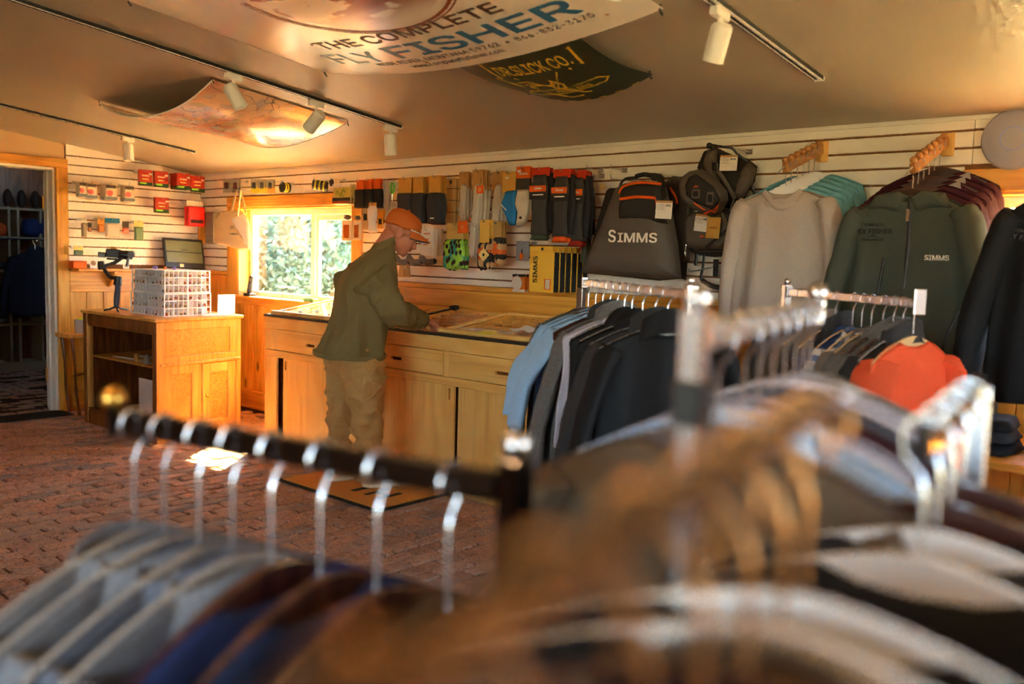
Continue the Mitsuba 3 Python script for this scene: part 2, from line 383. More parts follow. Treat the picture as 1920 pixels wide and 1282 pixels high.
for a, b in ((RW[2], RW[2] + .05), (RW[3] - .05, RW[3])): part(k, 'frame', box(XR + .05, XR + .1, RW[0] + .05, RW[1] - .05, a, b, .004), 'white_vinyl')
k = thing('window_4', 'wide shop window of the front wall', None, kind='structure')
for a in (FW[0], -.35, FW[1] - .05): part(k, 'frame', box(a, a + .05, YF - .1, YF - .05, FW[2], FW[3], .004), 'white_vinyl')
for a, b in ((FW[2], FW[2] + .05), (FW[3] - .05, FW[3])): part(k, 'frame', box(FW[0] + .05, FW[1] - .05, YF - .1, YF - .05, a, b, .004), 'white_vinyl')

# floor: mortar bed and worn bricks laid along y
mat('mortar', (52, 34, 26), .95, spec=.1)
k = struct('floor', box(-11.6, XR + .1, YF - .1, YB + .1, -.12, -.02), 'mortar', 'floor of worn red bricks laid in running courses')
def brickfn(p, n, uv):
    i = dr.floor((p.x + 8.0) / .092)
    j = dr.floor((p.y + 3.0 + .1065 * (i - 2 * dr.floor(i / 2))) / .213)
    r = cell_rand(i, j, 5); s = cell_rand(i, j, 9)
    col = mix(lin(188, 142, 114), lin(162, 118, 92), r)
    col = mix(col, lin(146, 124, 112), smoothstep(.86, .95, s))
    g = fbm(p.x * 55, p.y * 55, 0, octaves=4)
    col = col * (.72 + .55 * g)
    pit = smoothstep(.68, .78, noise(p.x * 170, p.y * 170))
    col = mix(col, lin(60, 34, 26), .55 * pit)
    return mix(col, lin(176, 150, 132), .35 * smoothstep(.55, .8, fbm(p.x * 4, p.y * 4, 3, octaves=3)))
mat('brick', proc(brickfn), .62, spec=.45)
bumped('brick', lambda p, n, uv: fbm(p.x * 90, p.y * 90, p.z * 20, octaves=3), .005, 2e-3)
bricks = []
nx, ny = int((XR - .1 + 11.4) / .092), int((YB - YF) / .213) + 1
variants = []
for v in range(6):
    m = box(-.0418, .0418, -.1005, .1005, -.05, .0, .008)
    vv = m.vertices; rr = np.random.default_rng(v)
    m.vertices = vv + rr.normal(0, .0013, vv.shape) * [1, 1.3, .5]
    variants.append(m)
vdicts = [ply(m, 'brick', False) for m in variants]
for i in range(int(-3.4 / .092), nx + 40):
    x = -8.0 + (i + .5) * .092
    if x < -11.4 or x > XR - .06: continue
    for j in range(0, ny + 1):
        y = -3.0 + (j + .5) * .213 - .1065 * (i % 2)
        if y < YF + .05 or y > YB - .015: continue
        if x < -7.75 and not (1.2 < y < 4.2): continue
        u, v_, d = img((x, y, 0))
        vis = d > .3 and -60 < u < 1000 and 770 < v_ < 1230
        bricks.append((vis and x > -7.6, d, x, y))
bricks.sort(key=lambda t: (not t[0], t[1]))
rest = []
for q, (vis, d, x, y) in enumerate(bricks):
    M = rotz(rng.gauss(0, .012), (x, y, rng.uniform(-.007, .002)))
    M = M @ rotx(rng.gauss(0, .006)) @ roty(rng.gauss(0, .01))
    vi = rng.randrange(6)
    if q < 300: reuse(k, 'brick', vdicts[vi], M)
    else: rest.append(xf(variants[vi], M))
part(k, 'brick_field', cat(*rest), 'brick', kind='stuff')

# the dark store room behind the door
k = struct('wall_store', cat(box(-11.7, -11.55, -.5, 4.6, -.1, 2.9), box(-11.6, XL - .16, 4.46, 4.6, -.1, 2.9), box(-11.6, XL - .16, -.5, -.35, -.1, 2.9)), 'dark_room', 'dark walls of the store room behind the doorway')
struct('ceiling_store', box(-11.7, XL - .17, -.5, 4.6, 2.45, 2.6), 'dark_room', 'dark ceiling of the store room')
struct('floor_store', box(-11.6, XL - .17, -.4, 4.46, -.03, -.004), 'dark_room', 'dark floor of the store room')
# ================================================================ fly counter
mat('counter_edge', (40, 34, 34), .35)
mat('cork', (206, 150, 88), .8)
def slot_panel(x0, x1, z0, z1, slot, th=.018):
    """Front panel in the x-z plane with a rounded finger slot cut through: slot = (cx, cz, w, h)."""
    g = sbox(x0, z0, x1, z1)
    if slot: g = g.difference(rrect(slot[2], slot[3], min(slot[2], slot[3]) * .48, (slot[0], slot[1])))
    m = trimesh.creation.extrude_polygon(g, th, engine='earcut')
    return xf(m, FR((0, 0, 0), (1, 0, 0), (0, 0, 1)))       # local z -> -y
CX0, CX1, CYF, CYB = -5.49, -2.15, 3.60, 4.27
ctop = lambda y: .93 + .15 * (y - CYF)
k = thing('fly_counter', 'long birch plywood fly bin counter with drawers and sliding doors beneath the peg hook displays', 'counter')
def fl(m, y): return mv(m, (0, y, 0))
part(k, 'top_rail', box(CX0, CX1, CYF, CYF + .02, .832, .915, .003), 'birch_ply')
part(k, 'edge_strip', box(CX0 - .006, CX1, CYF - .006, CYF + .026, .915, .932, .003), 'counter_edge')
for a, b in ((CX0, CX0 + .115), (-4.28, -4.235), (-3.668, -3.622), (-3.06, -3.02), (-2.45, CX1)):
    part(k, 'stile', box(a, b, CYF + .001, CYF + .02, .683, .832, .002), 'birch_upright')
part(k, 'mid_rail', box(CX0, CX1, CYF - .001, CYF + .02, .632, .682, .003), 'birch_ply')
for a, b in ((CX0, CX0 + .145), (-4.3, -4.24), (-2.5, CX1)):
    part(k, 'post', box(a, b, CYF, CYF + .02, .0, .632, .002), 'birch_upright')
part(k, 'kick_rail', box(CX0 + .145, -2.5, CYF + .004, CYF + .02, .0, .06, .002), 'birch_ply')
for (a, b), sx in zip(((-5.372, -4.283), (-4.232, -3.671), (-3.619, -3.063), (-3.017, -2.453)), (-4.955, -4.08, -3.21, -2.62)):
    d = part(k, 'drawer', fl(slot_panel(a, b, .686, .829, (sx, .748, .1, .02)), CYF + .02), 'birch_ply')
    part(d, 'slot_back', box(sx - .07, sx + .07, CYF + .03, CYF + .034, .72, .78), 'oak_brown')
for (a, b), sx, dy in zip(((-5.29, -4.30), (-4.235, -3.59), (-3.572, -3.05), (-3.06, -2.5)), (-5.262, -3.631, -3.09, -2.6), (.034, .034, .05, .034)):
    d = part(k, 'sliding_door', fl(slot_panel(a, b, .062, .630, (sx, .58, .016, .07), .014), CYF + dy), 'birch_upright')
    part(d, 'slot_back', box(sx - .02, sx + .02, CYF + dy + .004, CYF + dy + .008, .53, .63), 'oak_brown')
part(k, 'end_panel', xf(poly([(CYF + .002, 0), (CYB, 0), (CYB, ctop(CYB)), (CYF + .002, .93)], .018), FR((CX0 + .0, 0, 0), (0, 1, 0), (0, 0, 1))), 'birch_upright')
part(k, 'end_panel', xf(poly([(CYF + .002, 0), (CYB, 0), (CYB, ctop(CYB)), (CYF + .002, .93)], .018), FR((CX1 - .018, 0, 0), (0, 1, 0), (0, 0, 1))), 'birch_upright')
part(k, 'carcass', box(CX0 + .02, CX1 - .02, CYF + .07, CYB, .02, .86), 'oak_brown')
# tilted bins: a frame in the sloped plane, thin dividers, glass lids
SL = math.atan(.15)
BM = FR((0, CYF + .02, .926), (1, 0, 0), (0, math.cos(SL), math.sin(SL)))       # local y runs up the slope
BL = (CYB - CYF - .02) / math.cos(SL)
part(k, 'bin_floor', xf(box(CX0 + .02, CX1 - .02, .0, BL, -.05, -.04), BM), 'birch_ply')
bays = [(-5.46, -4.245), (-4.215, -3.70), (-3.67, -3.06), (-3.03, -2.18)]
for a, b in ((CX0 + .0, CX0 + .03), (-4.245, -4.215), (-3.70, -3.67), (-3.06, -3.03), (-2.18, CX1)):
    part(k, 'bin_rail', xf(box(a, b, 0, BL, -.04, .004, .002), BM), 'birch_ply')
part(k, 'bin_rail', xf(box(CX0, CX1, BL - .03, BL, -.04, .006, .002), BM), 'birch_ply')
part(k, 'bin_rail', xf(box(CX0, CX1, .002, .016, -.04, .003, .002), BM), 'birch_ply')
ddx = {}
for a, b in bays:
    n = max(3, round((b - a) / .075))
    for i in range(1, n):
        part(k, 'divider', xf(box(a + (b - a) * i / n - .0015, a + (b - a) * i / n + .0015, .016, BL - .03, -.04, -.008), BM), 'cork')
    for j in range(1, 8):
        part(k, 'divider', xf(box(a, b, BL * j / 8 - .0015, BL * j / 8 + .0015, -.04, -.008), BM), 'cork')
part(k, 'support_rod', xf(rod((-4.23, .2, .012), (-4.23, BL - .01, .012), .0055), BM), 'black_metal', 30)
part(k, 'rod_hinge', xf(box(-4.25, -4.20, BL - .05, BL - .005, .0, .03, .003), BM), 'black_metal')
# hand tied flies in the bins: nobody could count them
fl_m = []
for a, b in bays:
    n = int((b - a) * 90)
    for i in range(n):
        x, y = rng.uniform(a + .01, b - .01), rng.uniform(.03, BL - .05)
        fl_m.append(xf(mv(cbox((0, 0, 0), (rng.uniform(.006, .016), .004, .006)), (0, 0, 0)), BM @ rotz(rng.uniform(0, 3), (x, y, -.034))))
mat('fly_mix', proc(lambda p, n, uv: mix(mix(lin(70, 48, 30), lin(200, 170, 120), cell_rand(p.x * 70, p.y * 70, 1)), lin(190, 60, 30), dr.select(cell_rand(p.x * 70, p.y * 70, 2) > .8, 1.0, 0.0))), .8)
one('bin_flies', cat(*fl_m), 'fly_mix', 'many tiny tied fishing flies lying in the counter bins', 'fishing flies', kind='stuff')
# glass lids with wooden frames lying on the bins
def lid(a, b, lift, label):
    g = thing('glazed_frame', label, 'glass frame')
    M = BM
    part(g, 'front_rail', xf(box(a, b, .0, .03, lift, lift + .024, .003), M), 'birch_ply')
    for u, v in ((a, a + .028), (b - .028, b)): part(g, 'side_rail', xf(box(u, v, .03, BL - .05, lift, lift + .016, .002), M), 'birch_ply')
    part(g, 'back_rail', xf(box(a + .028, b - .028, BL - .08, BL - .05, lift, lift + .016, .002), M), 'birch_ply')
    z = lift + .009
    part(g, 'glass', xf(TM([(a + .02, .02, z), (b - .02, .02, z), (b - .02, BL - .06, z), (a + .02, BL - .06, z)], [[0, 1, 2], [0, 2, 3]]), M), 'case_glass')
lid(-3.735, -2.9, .008, 'wood framed glass bin lid held at its corner by the hand of the person')
lid(-5.45, -4.255, .007, 'wood framed glass bin lid at the left end of the counter by the window')
for (x, y), lab in zip(((-5.34, .045), (-5.16, .05), (-5.05, .11)), ('leftmost of the three white fly cups on the left counter lid', 'middle one of the three white fly cups on the left counter lid', 'fly cup farthest from the counter front on the left counter lid')):
    one('fly_cup', xf(lathe([(0.001, 0), (.013, 0), (.016, .012), (.013, .012), (.011, .003), (.001, .003)], 12), BM @ rotz(0, (x, y, .0245))), 'white_plastic', lab, 'cup', 30, 'white fly cups')
bp = thing('bin_card', 'clear plastic bag with a pale card lying on the glass lid', 'bag')
_g = np.array([[(x, y, .034 + .006 * math.sin(x * 60 + y * 33)) for x in np.linspace(-3.28, -3.13, 9)] for y in np.linspace(.12, .24, 7)])
part(bp, 'sheet', xf(sheet(_g, .001), BM), 'white_gloss', 30)
part(bp, 'card', xf(box(-3.40, -3.29, .13, .22, .0335, .036), BM @ rotz(.05)), C(226, 196, 70))

# ================================================================ display cabinet beside the doorway
CF, CL, CR = np.array([-5.90, 3.0, 0]), np.array([-7.03, 2.985, 0]), np.array([-6.035, 3.745, 0])
LW, RWd = np.linalg.norm(CL - CF), np.linalg.norm(CR - CF)
CM = np.eye(4); CM[:3, 0], CM[:3, 1], CM[:3, 3] = (CL - CF) / LW, (CR - CF) / RWd, CF     # x along the glass front, y along the wooden end
def cb(*a, b=.003):
    m = xf(box(*a, b), CM); m.invert(); return m
k = thing('display_cabinet', 'old oak display cabinet with glass front and panelled end beside the doorway', 'cabinet')
CH = .86
for a in ((0, .055, 0, .055), (LW - .055, LW, 0, .055), (0, .055, RWd - .045, RWd), (LW - .055, LW, RWd - .045, RWd)):
    part(k, 'post', cb(*a, 0, CH), 'oak')
part(k, 'top_board', cb(-.018, LW + .018, -.018, RWd + .018, CH, CH + .025, b=.006), 'oak')
mat('oak_front', woodfn(2, (134, 76, 34), (116, 62, 26), (72, 36, 14), ring=12.0), .35)  # same oak, with the shade of the glass side painted in
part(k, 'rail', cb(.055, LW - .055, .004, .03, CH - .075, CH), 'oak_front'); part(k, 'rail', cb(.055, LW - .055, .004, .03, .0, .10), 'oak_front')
for a in ((.0, .055, -.004, -.0005), (LW - .055, LW, -.004, -.0005)): part(k, 'post_facing', cb(*a, .0, CH, b=.001), 'oak_front')  # thin sheets carrying the painted shade over the front of the posts
part(k, 'floor_board', cb(.05, LW - .03, .03, RWd - .03, .07, .09), 'oak'); part(k, 'back_board', cb(.05, LW - .03, RWd - .03, RWd - .012, .09, CH), 'oak_brown')
part(k, 'side_board', cb(LW - .03, LW - .012, .05, RWd - .04, .0, CH), 'oak_brown')
part(k, 'shelf', cb(.055, LW - .03, .06, RWd - .03, .515, .53), 'oak')
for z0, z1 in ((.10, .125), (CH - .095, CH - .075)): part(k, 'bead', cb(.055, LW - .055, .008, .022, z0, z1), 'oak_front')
q = [(.055, .014, .12), (LW - .055, .014, .12), (LW - .055, .014, CH - .08), (.055, .014, CH - .08)]
part(k, 'glass', xf(TM(q, [[0, 1, 2], [0, 2, 3]]), CM), 'case_glass')
# panelled end (x = 0 side)
R_ = RWd
part(k, 'end_backing', cb(.012, .02, .05, R_ - .04, .02, CH), 'oak')
for a in ((.055, R_ - .045, .80, CH), (.055, R_ - .045, .545, .61), (.055, R_ - .045, .0, .05)): part(k, 'end_rail', cb(.001, .018, *a), 'oak')
for a in ((.055, .115, .61, .80), (R_ - .105, R_ - .045, .61, .80), (.055, .12, .05, .545), (.30, .385, .05, .545)): part(k, 'end_stile', cb(.001, .018, *a), 'oak')
part(k, 'mid_moulding', cb(-.012, .004, .03, R_ - .01, .545, .565, b=.004), 'oak'); part(k, 'panel_rail', cb(.001, .018, .12, .30, .48, .545), 'oak')
part(k, 'panel', cb(.012, .0165, .115, R_ - .105, .61, .80), 'oak_panel'); part(k, 'panel', cb(.012, .0165, .12, .30, .05, .48), 'oak_panel')
d = part(k, 'door', cb(-.001, .014, .392, .46, .052, .54), 'oak')
for a in ((R_ - .125, R_ - .052, .052, .54), (.46, R_ - .125, .052, .11), (.46, R_ - .125, .46, .54)): part(d, 'frame_rail', cb(-.001, .014, *a), 'oak')
part(d, 'inset', cb(.010, .0135, .46, R_ - .125, .11, .46), 'oak_panel')
part(d, 'patch', cb(-.003, -.0005, .47, R_ - .135, .475, .535, b=.001), 'birch_ply', label='paler patch of wood')
part(d, 'knob', xf(lathe([(.001, 0), (.008, 0), (.006, .012), (.014, .02), (.014, .028), (.001, .034)], 14), CM @ FR((-.001, .425, .30), (0, 1, 0), z=(-1, 0, 0))), 'brass', 30)
part(d, 'hinge', cb(-.005, .002, R_ - .056, R_ - .046, .44, .50, b=.001), 'brass')
# things inside
one('leaning_board', cb(.10, .42, .09, .10, .092, .42, b=.002), 'white_paint', 'grey white board leaning inside the glass fronted cabinet', 'board')
mat('fly_card', (228, 218, 200), .6)
cards = []
for i in range(22):
    a, b = .08 + .04 * (i % 11) * 1.9, .13 + .16 * (i // 11) + rng.uniform(-.03, .03)
    m = xf(cbox((0, 0, 0), (.07, .028, .006)), rotz(rng.uniform(-.5, .5), (a, b, .534 + .0035)))
    one('fly_packet', xf(m, CM), 'fly_card', 'small pale fly packet lying on the shelf inside the glass cabinet', 'packet', group='fly packets on the cabinet shelf')
def stone_ball(a, b, r, mt, lab): one('trinket', xf(mv(ball((0, 0, 0), (r * .8, r * .5, r)), (a, b, .53 + r)), CM), mt, lab, 'ornament', True)
stone_ball(.42, .075, .036, C(206, 150, 60, 40), 'round amber trinket standing at the front edge of the cabinet shelf')
stone_ball(.27, .075, .04, C(150, 132, 112), 'grey pointed stone trinket standing at the front edge of the cabinet shelf')
stone_ball(.17, .09, .032, C(120, 92, 70), 'brown lumpy trinket nearest the corner post on the cabinet shelf')

# ---------------------------------------------------------------- on the cabinet: fly towers, gimbal, boxes, paper
TOP = CH + .025
mat('tower_white', (244, 240, 238), .3)
ux, uy = CM[:3, 0], CM[:3, 1]
TMx = CM.copy(); TMx[:3, 3] = on_z(308, 594, TOP); TMx[2, 3] = TOP
def tb(*a, b=0.0):
    m = xf(box(*a, b), TMx); m.invert(); return m
TWx, TWy = .50, .42
def tower(z0, h, off, lab):
    k = thing('fly_tower', lab, 'compartment box')
    o = off
    for a in ((o, o + .008, o, o + .008), (TWx - .008, TWx, o, o + .008), (o, o + .008, TWy - .008, TWy), (TWx - .008, TWx, TWy - .008, TWy)):
        part(k, 'corner_post', tb(*a, z0, z0 + h), 'tower_white')
    for i in range(4):
        part(k, 'tray', tb(o, TWx, o, TWy, z0 + h * i / 3 - (.006 if i == 3 else 0), z0 + h * i / 3 + (0 if i == 3 else .005)), 'tower_white')
    part(k, 'core', tb(o + .06, TWx - .06, o + .06, TWy - .06, z0, z0 + h), 'tower_white')
    n = 10
    for i in range(1, n):
        w = .0045 if i == 5 else .0016
        part(k, 'divider', tb(o + (TWx - o) * i / n - w, o + (TWx - o) * i / n + w, o + .001, o + .06, z0, z0 + h), 'tower_white')
        part(k, 'divider', tb(o + .001, o + .06, o + (TWy - o) * i / n - w, o + (TWy - o) * i / n + w, z0, z0 + h), 'tower_white')
    part(k, 'front_pane', xf(TM([(o, o + .0005, z0), (TWx, o + .0005, z0), (TWx, o + .0005, z0 + h), (o, o + .0005, z0 + h)], [[0, 1, 2], [0, 2, 3]]), TMx), 'clear_acrylic')
    f = []
    for r in range(3):
        for i in range(n):
            for side in (0, 1):
                if rng.random() < .12: continue
                for j in range(5):
                    t = (i + rng.uniform(.15, .85)) / n; s = rng.uniform(.01, .05); zz = z0 + h * r / 3 + .006 + rng.uniform(.002, .018)
                    a, b = (o + (TWx - o) * t, o + s) if side == 0 else (o + s, o + (TWy - o) * t)
                    f.append(xf(cbox((0, 0, 0), (.016, .007, .012)), TMx @ rotz(rng.uniform(0, 3), (a, b, zz))))
    part(k, 'flies', cat(*f), 'fly_mix', kind='stuff')
tower(0, .165, 0.0, 'lower white compartment tower of brown flies on the oak cabinet')
tower(.168, .165, .012, 'upper white compartment tower of brown flies stacked on the oak cabinet')
for i, (a, b, col, lab) in enumerate(((.30, .10, (150, 130, 200), 'left purple bow on top of the fly tower'), (.12, .16, (150, 130, 200), 'right purple bow on top of the fly tower'), (.2, .13, (206, 110, 50), 'orange bow between two purple bows on the fly tower'))):
    m = cat(ball((-.016, 0, .012), (.018, .012, .012), 1), ball((.016, 0, .012), (.018, .012, .012), 1), ball((0, 0, .012), (.007, .007, .009), 1))
    one('ribbon_bow', xf(m, TMx @ rotz(.3 * i, (a, b, .334))), C(*col), lab, 'bow', True)
# camera on a gimbal
gp = on_z(218, 583, TOP)
gd = img(gp)[2]
G = lambda px, py, dd=0: at_d(px, py, gd + dd)
k = thing('camera_gimbal', 'black handheld gimbal with a mounted camera standing on the oak cabinet', 'camera gimbal')
for e in ((194, 580, -.05), (238, 577, .1), (222, 590, -.12)):
    e3 = G(*e); e3[2] = TOP + .006
    part(k, 'foot', tube([gp + [0, 0, .035], (gp + e3) / 2 + [0, 0, .012], e3], [.008, .007, .006]), 'black_plastic', 40)
part(k, 'grip', tube([gp + [0, 0, .03], G(219, 560), G(221, 540), G(220, 528)], [.017, .022, .021, .018], 12), C(58, 64, 84, 45), 40)
part(k, 'control_panel', tube([G(220, 535), G(222, 518)], [.03, .028], 12), 'black_plastic', 40)
part(k, 'arm', tube(curve([G(222, 521), G(208, 520), G(199, 510), G(194, 501), G(190, 497)]), .014, 10), 'black_plastic', 40)
part(k, 'roll_motor', tube([G(189, 490), G(191, 505)], .024, 14), C(50, 42, 36, 35), 40)
part(k, 'arm', tube([G(194, 499), G(214, 493), G(238, 477)], [.012, .013, .015], 10), C(70, 70, 72, 40), 40)
part(k, 'tilt_motor', tube([G(245, 478, -.05), G(247, 476, .03)], .026, 14), 'grey_plastic', 40)
part(k, 'tilt_arm', tube([G(241, 483), G(238, 500)], .012, 8), 'grey_plastic', 40)
cbm = FR(G(213, 475), (.63, .77, 0), z=(0.02, .05, 1))
part(k, 'camera_body', xf(cbox((0, 0, 0), (.10, .07, .065), .008), cbm), 'black_plastic')
part(k, 'lens', xf(lathe([(.001, 0), (.033, 0), (.035, .05), (.03, .085), (.026, .085), (.02, .07), (.001, .07)], 16), cbm @ FR((.05, 0, -.005), (0, 1, 0), z=(1, 0, 0))), C(36, 34, 36, 30), 30)
part(k, 'top_mount', xf(cbox((.0, 0, .042), (.045, .03, .02), .004), cbm), C(190, 140, 50, 40))
sc_ = part(k, 'screen', xf(cbox((-.085, 0, -.018), (.055, .008, .04), .002), cbm @ rotx(.25)), 'black_plastic')
part(sc_, 'display', xf(cbox((-.085, -.005, -.018), (.045, .002, .03)), cbm @ rotx(.25)), C(150, 156, 160, 20))
part(k, 'plate', xf(cbox((.0, 0, -.043), (.09, .04, .016), .003), cbm), 'black_plastic')
k = thing('card_terminal', 'cream payment terminal box standing behind the gimbal on the oak cabinet', 'terminal')
bM = FR((CM @ [.72, .34, TOP, 1])[:3], ux, z=(0, 0, 1))
part(k, 'case', xf(box(-.07, .07, -.04, .04, 0, .20, .008), bM), C(226, 208, 180, 50)); part(k, 'slot', xf(box(.02, .055, -.043, -.039, .03, .07), bM), 'black_plastic')
part(k, 'cover', xf(box(-.085, .085, -.05, .05, .201, .216, .004), bM @ rotx(.06)), C(236, 226, 206))
one('paper_stack', xf(sheet(np.array([[(x, .01 * math.sin(3 * x + z * 7), z) for x in np.linspace(0, .16, 6)] for z in np.linspace(0, .15 , 6)]), .02), CM @ rotz(1.5, (.12, .62, TOP + .001))), 'white_gloss', 'upright white papers leaning behind the fly towers', 'paper', 30)
one('paper_slip', cb(.03, .2, .45, .72, TOP + .0005, TOP + .004, b=.001), 'white_paint', 'flat white paper slip on the cabinet top next to the window', 'paper')

# ---------------------------------------------------------------- shelf along the left wall
k = thing('wall_shelf', 'orange pine shelf board under the slatwall of the left wall', 'shelf')
part(k, 'board', box(XL + .016, XL + .17, 3.12, 4.27, 1.168, 1.19, .004), 'pine_across')
for y in (3.45, 4.0): part(k, 'bracket', xf(poly([(0, 0), (.13, 0), (.13, -.02), (.02, -.13), (0, -.13)], .02), FR((XL + .016, y, 1.167), (1, 0, 0), (0, 0, 1))), 'pine_upright')
def wallX(px, py, off=.08): p = on_x(px, py, XL + off); return p
def lbox(name, p0, p1, off, th, mt, lab, cat_, z0=None, b=.003, tilt=0, rot=0):
    a, c = wallX(*p0, off), wallX(*p1, off)
    y0, y1, z1_ = a[1], c[1], max(a[2], c[2]); z0_ = min(a[2], c[2]) if z0 is None else z0
    M = FR((XL + off, (y0 + y1) / 2, z0_), (0, 1, 0), z=(tilt, 0, 1)) @ rotz(rot)
    h = z1_ - z0_; w = y1 - y0
    return M, w, h
def shelf_box(name, p0, p1, off, th, mt, lab, cat_, rot=0, tilt=0):
    M, w, h = lbox(name, p0, p1, off, th, mt, lab, cat_, 1.1905, rot=rot, tilt=tilt)
    k = thing(name, lab, cat_)
    part(k, 'body', xf(box(-w / 2, w / 2, -th / 2, th / 2, 0, h, .003), M), mt)
    return k, M, w, h
k, M, w, h = shelf_box('orange_box', (133, 490), (159, 505), .09, .09, C(232, 104, 28), 'small orange carton at the left end of the wall shelf', 'box')
part(k, 'lid', xf(box(-w / 2 - .002, w / 2 + .002, -.047, .047, h + .0005, h + .006, .001), M), C(226, 96, 26))
k, M, w, h = shelf_box('name_card', (169, 492), (183, 505), .1, .004, C(232, 226, 214), 'white card with a small oval print next to the orange carton', 'card', tilt=-.25)
part(k, 'print', xf(lathe([(.001, 0), (.022, 0), (.022, .001), (.001, .001)], 16), M @ FR((0, -.003, .045), (1, 0, 0), z=(0, -1, 0))), C(150, 120, 90))
k, M, w, h = shelf_box('name_card', (231, 496), (243, 506), .1, .004, C(226, 214, 190), 'pale card behind the tilt arm of the gimbal', 'card', tilt=-.25)
part(k, 'print', xf(box(-.02, .02, -.004, -.002, .02, .03), M), C(170, 120, 60))
# POS screen
k = thing('sales_monitor', 'black touch screen monitor leaning back on the wall shelf', 'monitor')
a, c = wallX(304, 441, .12), wallX(379, 500, .12)
mw, mh = c[1] - a[1], a[2] - c[2]
M = FR((XL + .17, (a[1] + c[1]) / 2 + .005, 1.205), (0, 1, 0), (-.26, .0, 1)) @ rotz(-.035)
part(k, 'case', xf(box(-mw / 2, mw / 2, 0, mh, -.02, .0, .006), M), 'black_plastic')
part(k, 'screen', xf(box(-mw / 2 + .02, mw / 2 - .02, .05, mh - .025, .0005, .003), M), C(112, 120, 92, 25))
part(k, 'screen_bar', xf(box(-mw / 2 + .02, mw / 2 - .02, mh * .52, mh * .55, .0032, .004), M), 'black_plastic')
part(k, 'screen_title', xf(box(-.03, .03, mh * .60, mh * .625, .0032, .004), M), 'black_plastic')
part(k, 'sticker', xf(box(-.055, -.02, .008, .035, .0032, .004), M), C(232, 214, 170))
part(k, 'stand', xf(box(-.07, .07, -.012, .04, -.05, -.021, .005), M), 'grey_plastic')
k = thing('keyboard_tray', 'thin black keyboard lying on the wall shelf beside the monitor', 'keyboard')
part(k, 'body', box(XL + .03, XL + .155, 4.03, 4.255, 1.1905, 1.204, .003), 'black_plastic')
for i in range(3): part(k, 'key_row', box(XL + .05 + .032 * i, XL + .075 + .032 * i, 4.045, 4.24, 1.2042, 1.208, .001), 'grey_plastic')

# rustic twig stand with a small tub between doorway and cabinet
k = thing('twig_stand', 'rustic twig legged side shelf between the doorway and the oak cabinet', 'shelf')
sh = on_x(121, 628, -7.42)
part(k, 'slab', box(-7.56, -7.30, sh[1] - .02, sh[1] + .28, sh[2] - .02, sh[2] + .012, .006), 'oak')
for y, dx in ((sh[1] + .02, .0), (sh[1] + .25, .0)):
    for x in (-7.52, -7.33):
        pts = [(x, y, sh[2] - .021), (x + .012, y + .015, sh[2] * .66), (x - .01, y + .03, sh[2] * .33), (x + .004, y + .05, .002)]
        part(k, 'leg', tube(curve(pts, 4), [.012] * 4 + [.010] * 4 + [.012] * 5, 7), 'oak_brown', 40)
part(k, 'stretcher', tube(curve([(-7.33, sh[1] + .03, sh[2] * .5), (-7.335, sh[1] + .14, sh[2] * .52), (-7.33, sh[1] + .265, sh[2] * .5)], 4), .009, 7), 'oak_brown', 40)
k = thing('small_tub', 'small grey tub with yellow contents on the twig stand', 'tub')
part(k, 'tub', mv(lathe([(.001, 0), (.05, 0), (.06, .11), (.057, .11), (.047, .006), (.001, .006)], 18), (-7.42, sh[1] + .14, sh[2] + .0125)), C(196, 180, 170), 30)
part(k, 'contents', mv(ball((0, 0, 0), (.05, .05, .04), 2), (-7.42, sh[1] + .14, sh[2] + .10)), C(214, 208, 30), True)

# door mat
k = thing('door_mat', 'tan door mat with dark border and black lettering under the person', 'mat')
part(k, 'border', box(-4.50, -3.565, 3.035, 3.585, .0035, .010, .003), 'rubber'); part(k, 'pile', box(-4.475, -3.59, 3.06, 3.56, .0102, .0155, .002), C(196, 132, 60, 80))
hM = FR((-3.80, 3.19, .0157), (1, 0, 0), (0, 1, 0))
part(k, 'letter', xf(cat(box(-.075, -.04, 0, .17, 0, .001), box(.04, .075, 0, .17, 0, .001), box(-.0401, .0401, .07, .10, 0, .001)), hM), 'rubber')
part(k, 'letter', xf(box(-.02, .02, 0, .17, 0, .001), FR((-3.97, 3.19, .0157), (1, 0, 0), (0, 1, 0))), 'rubber')
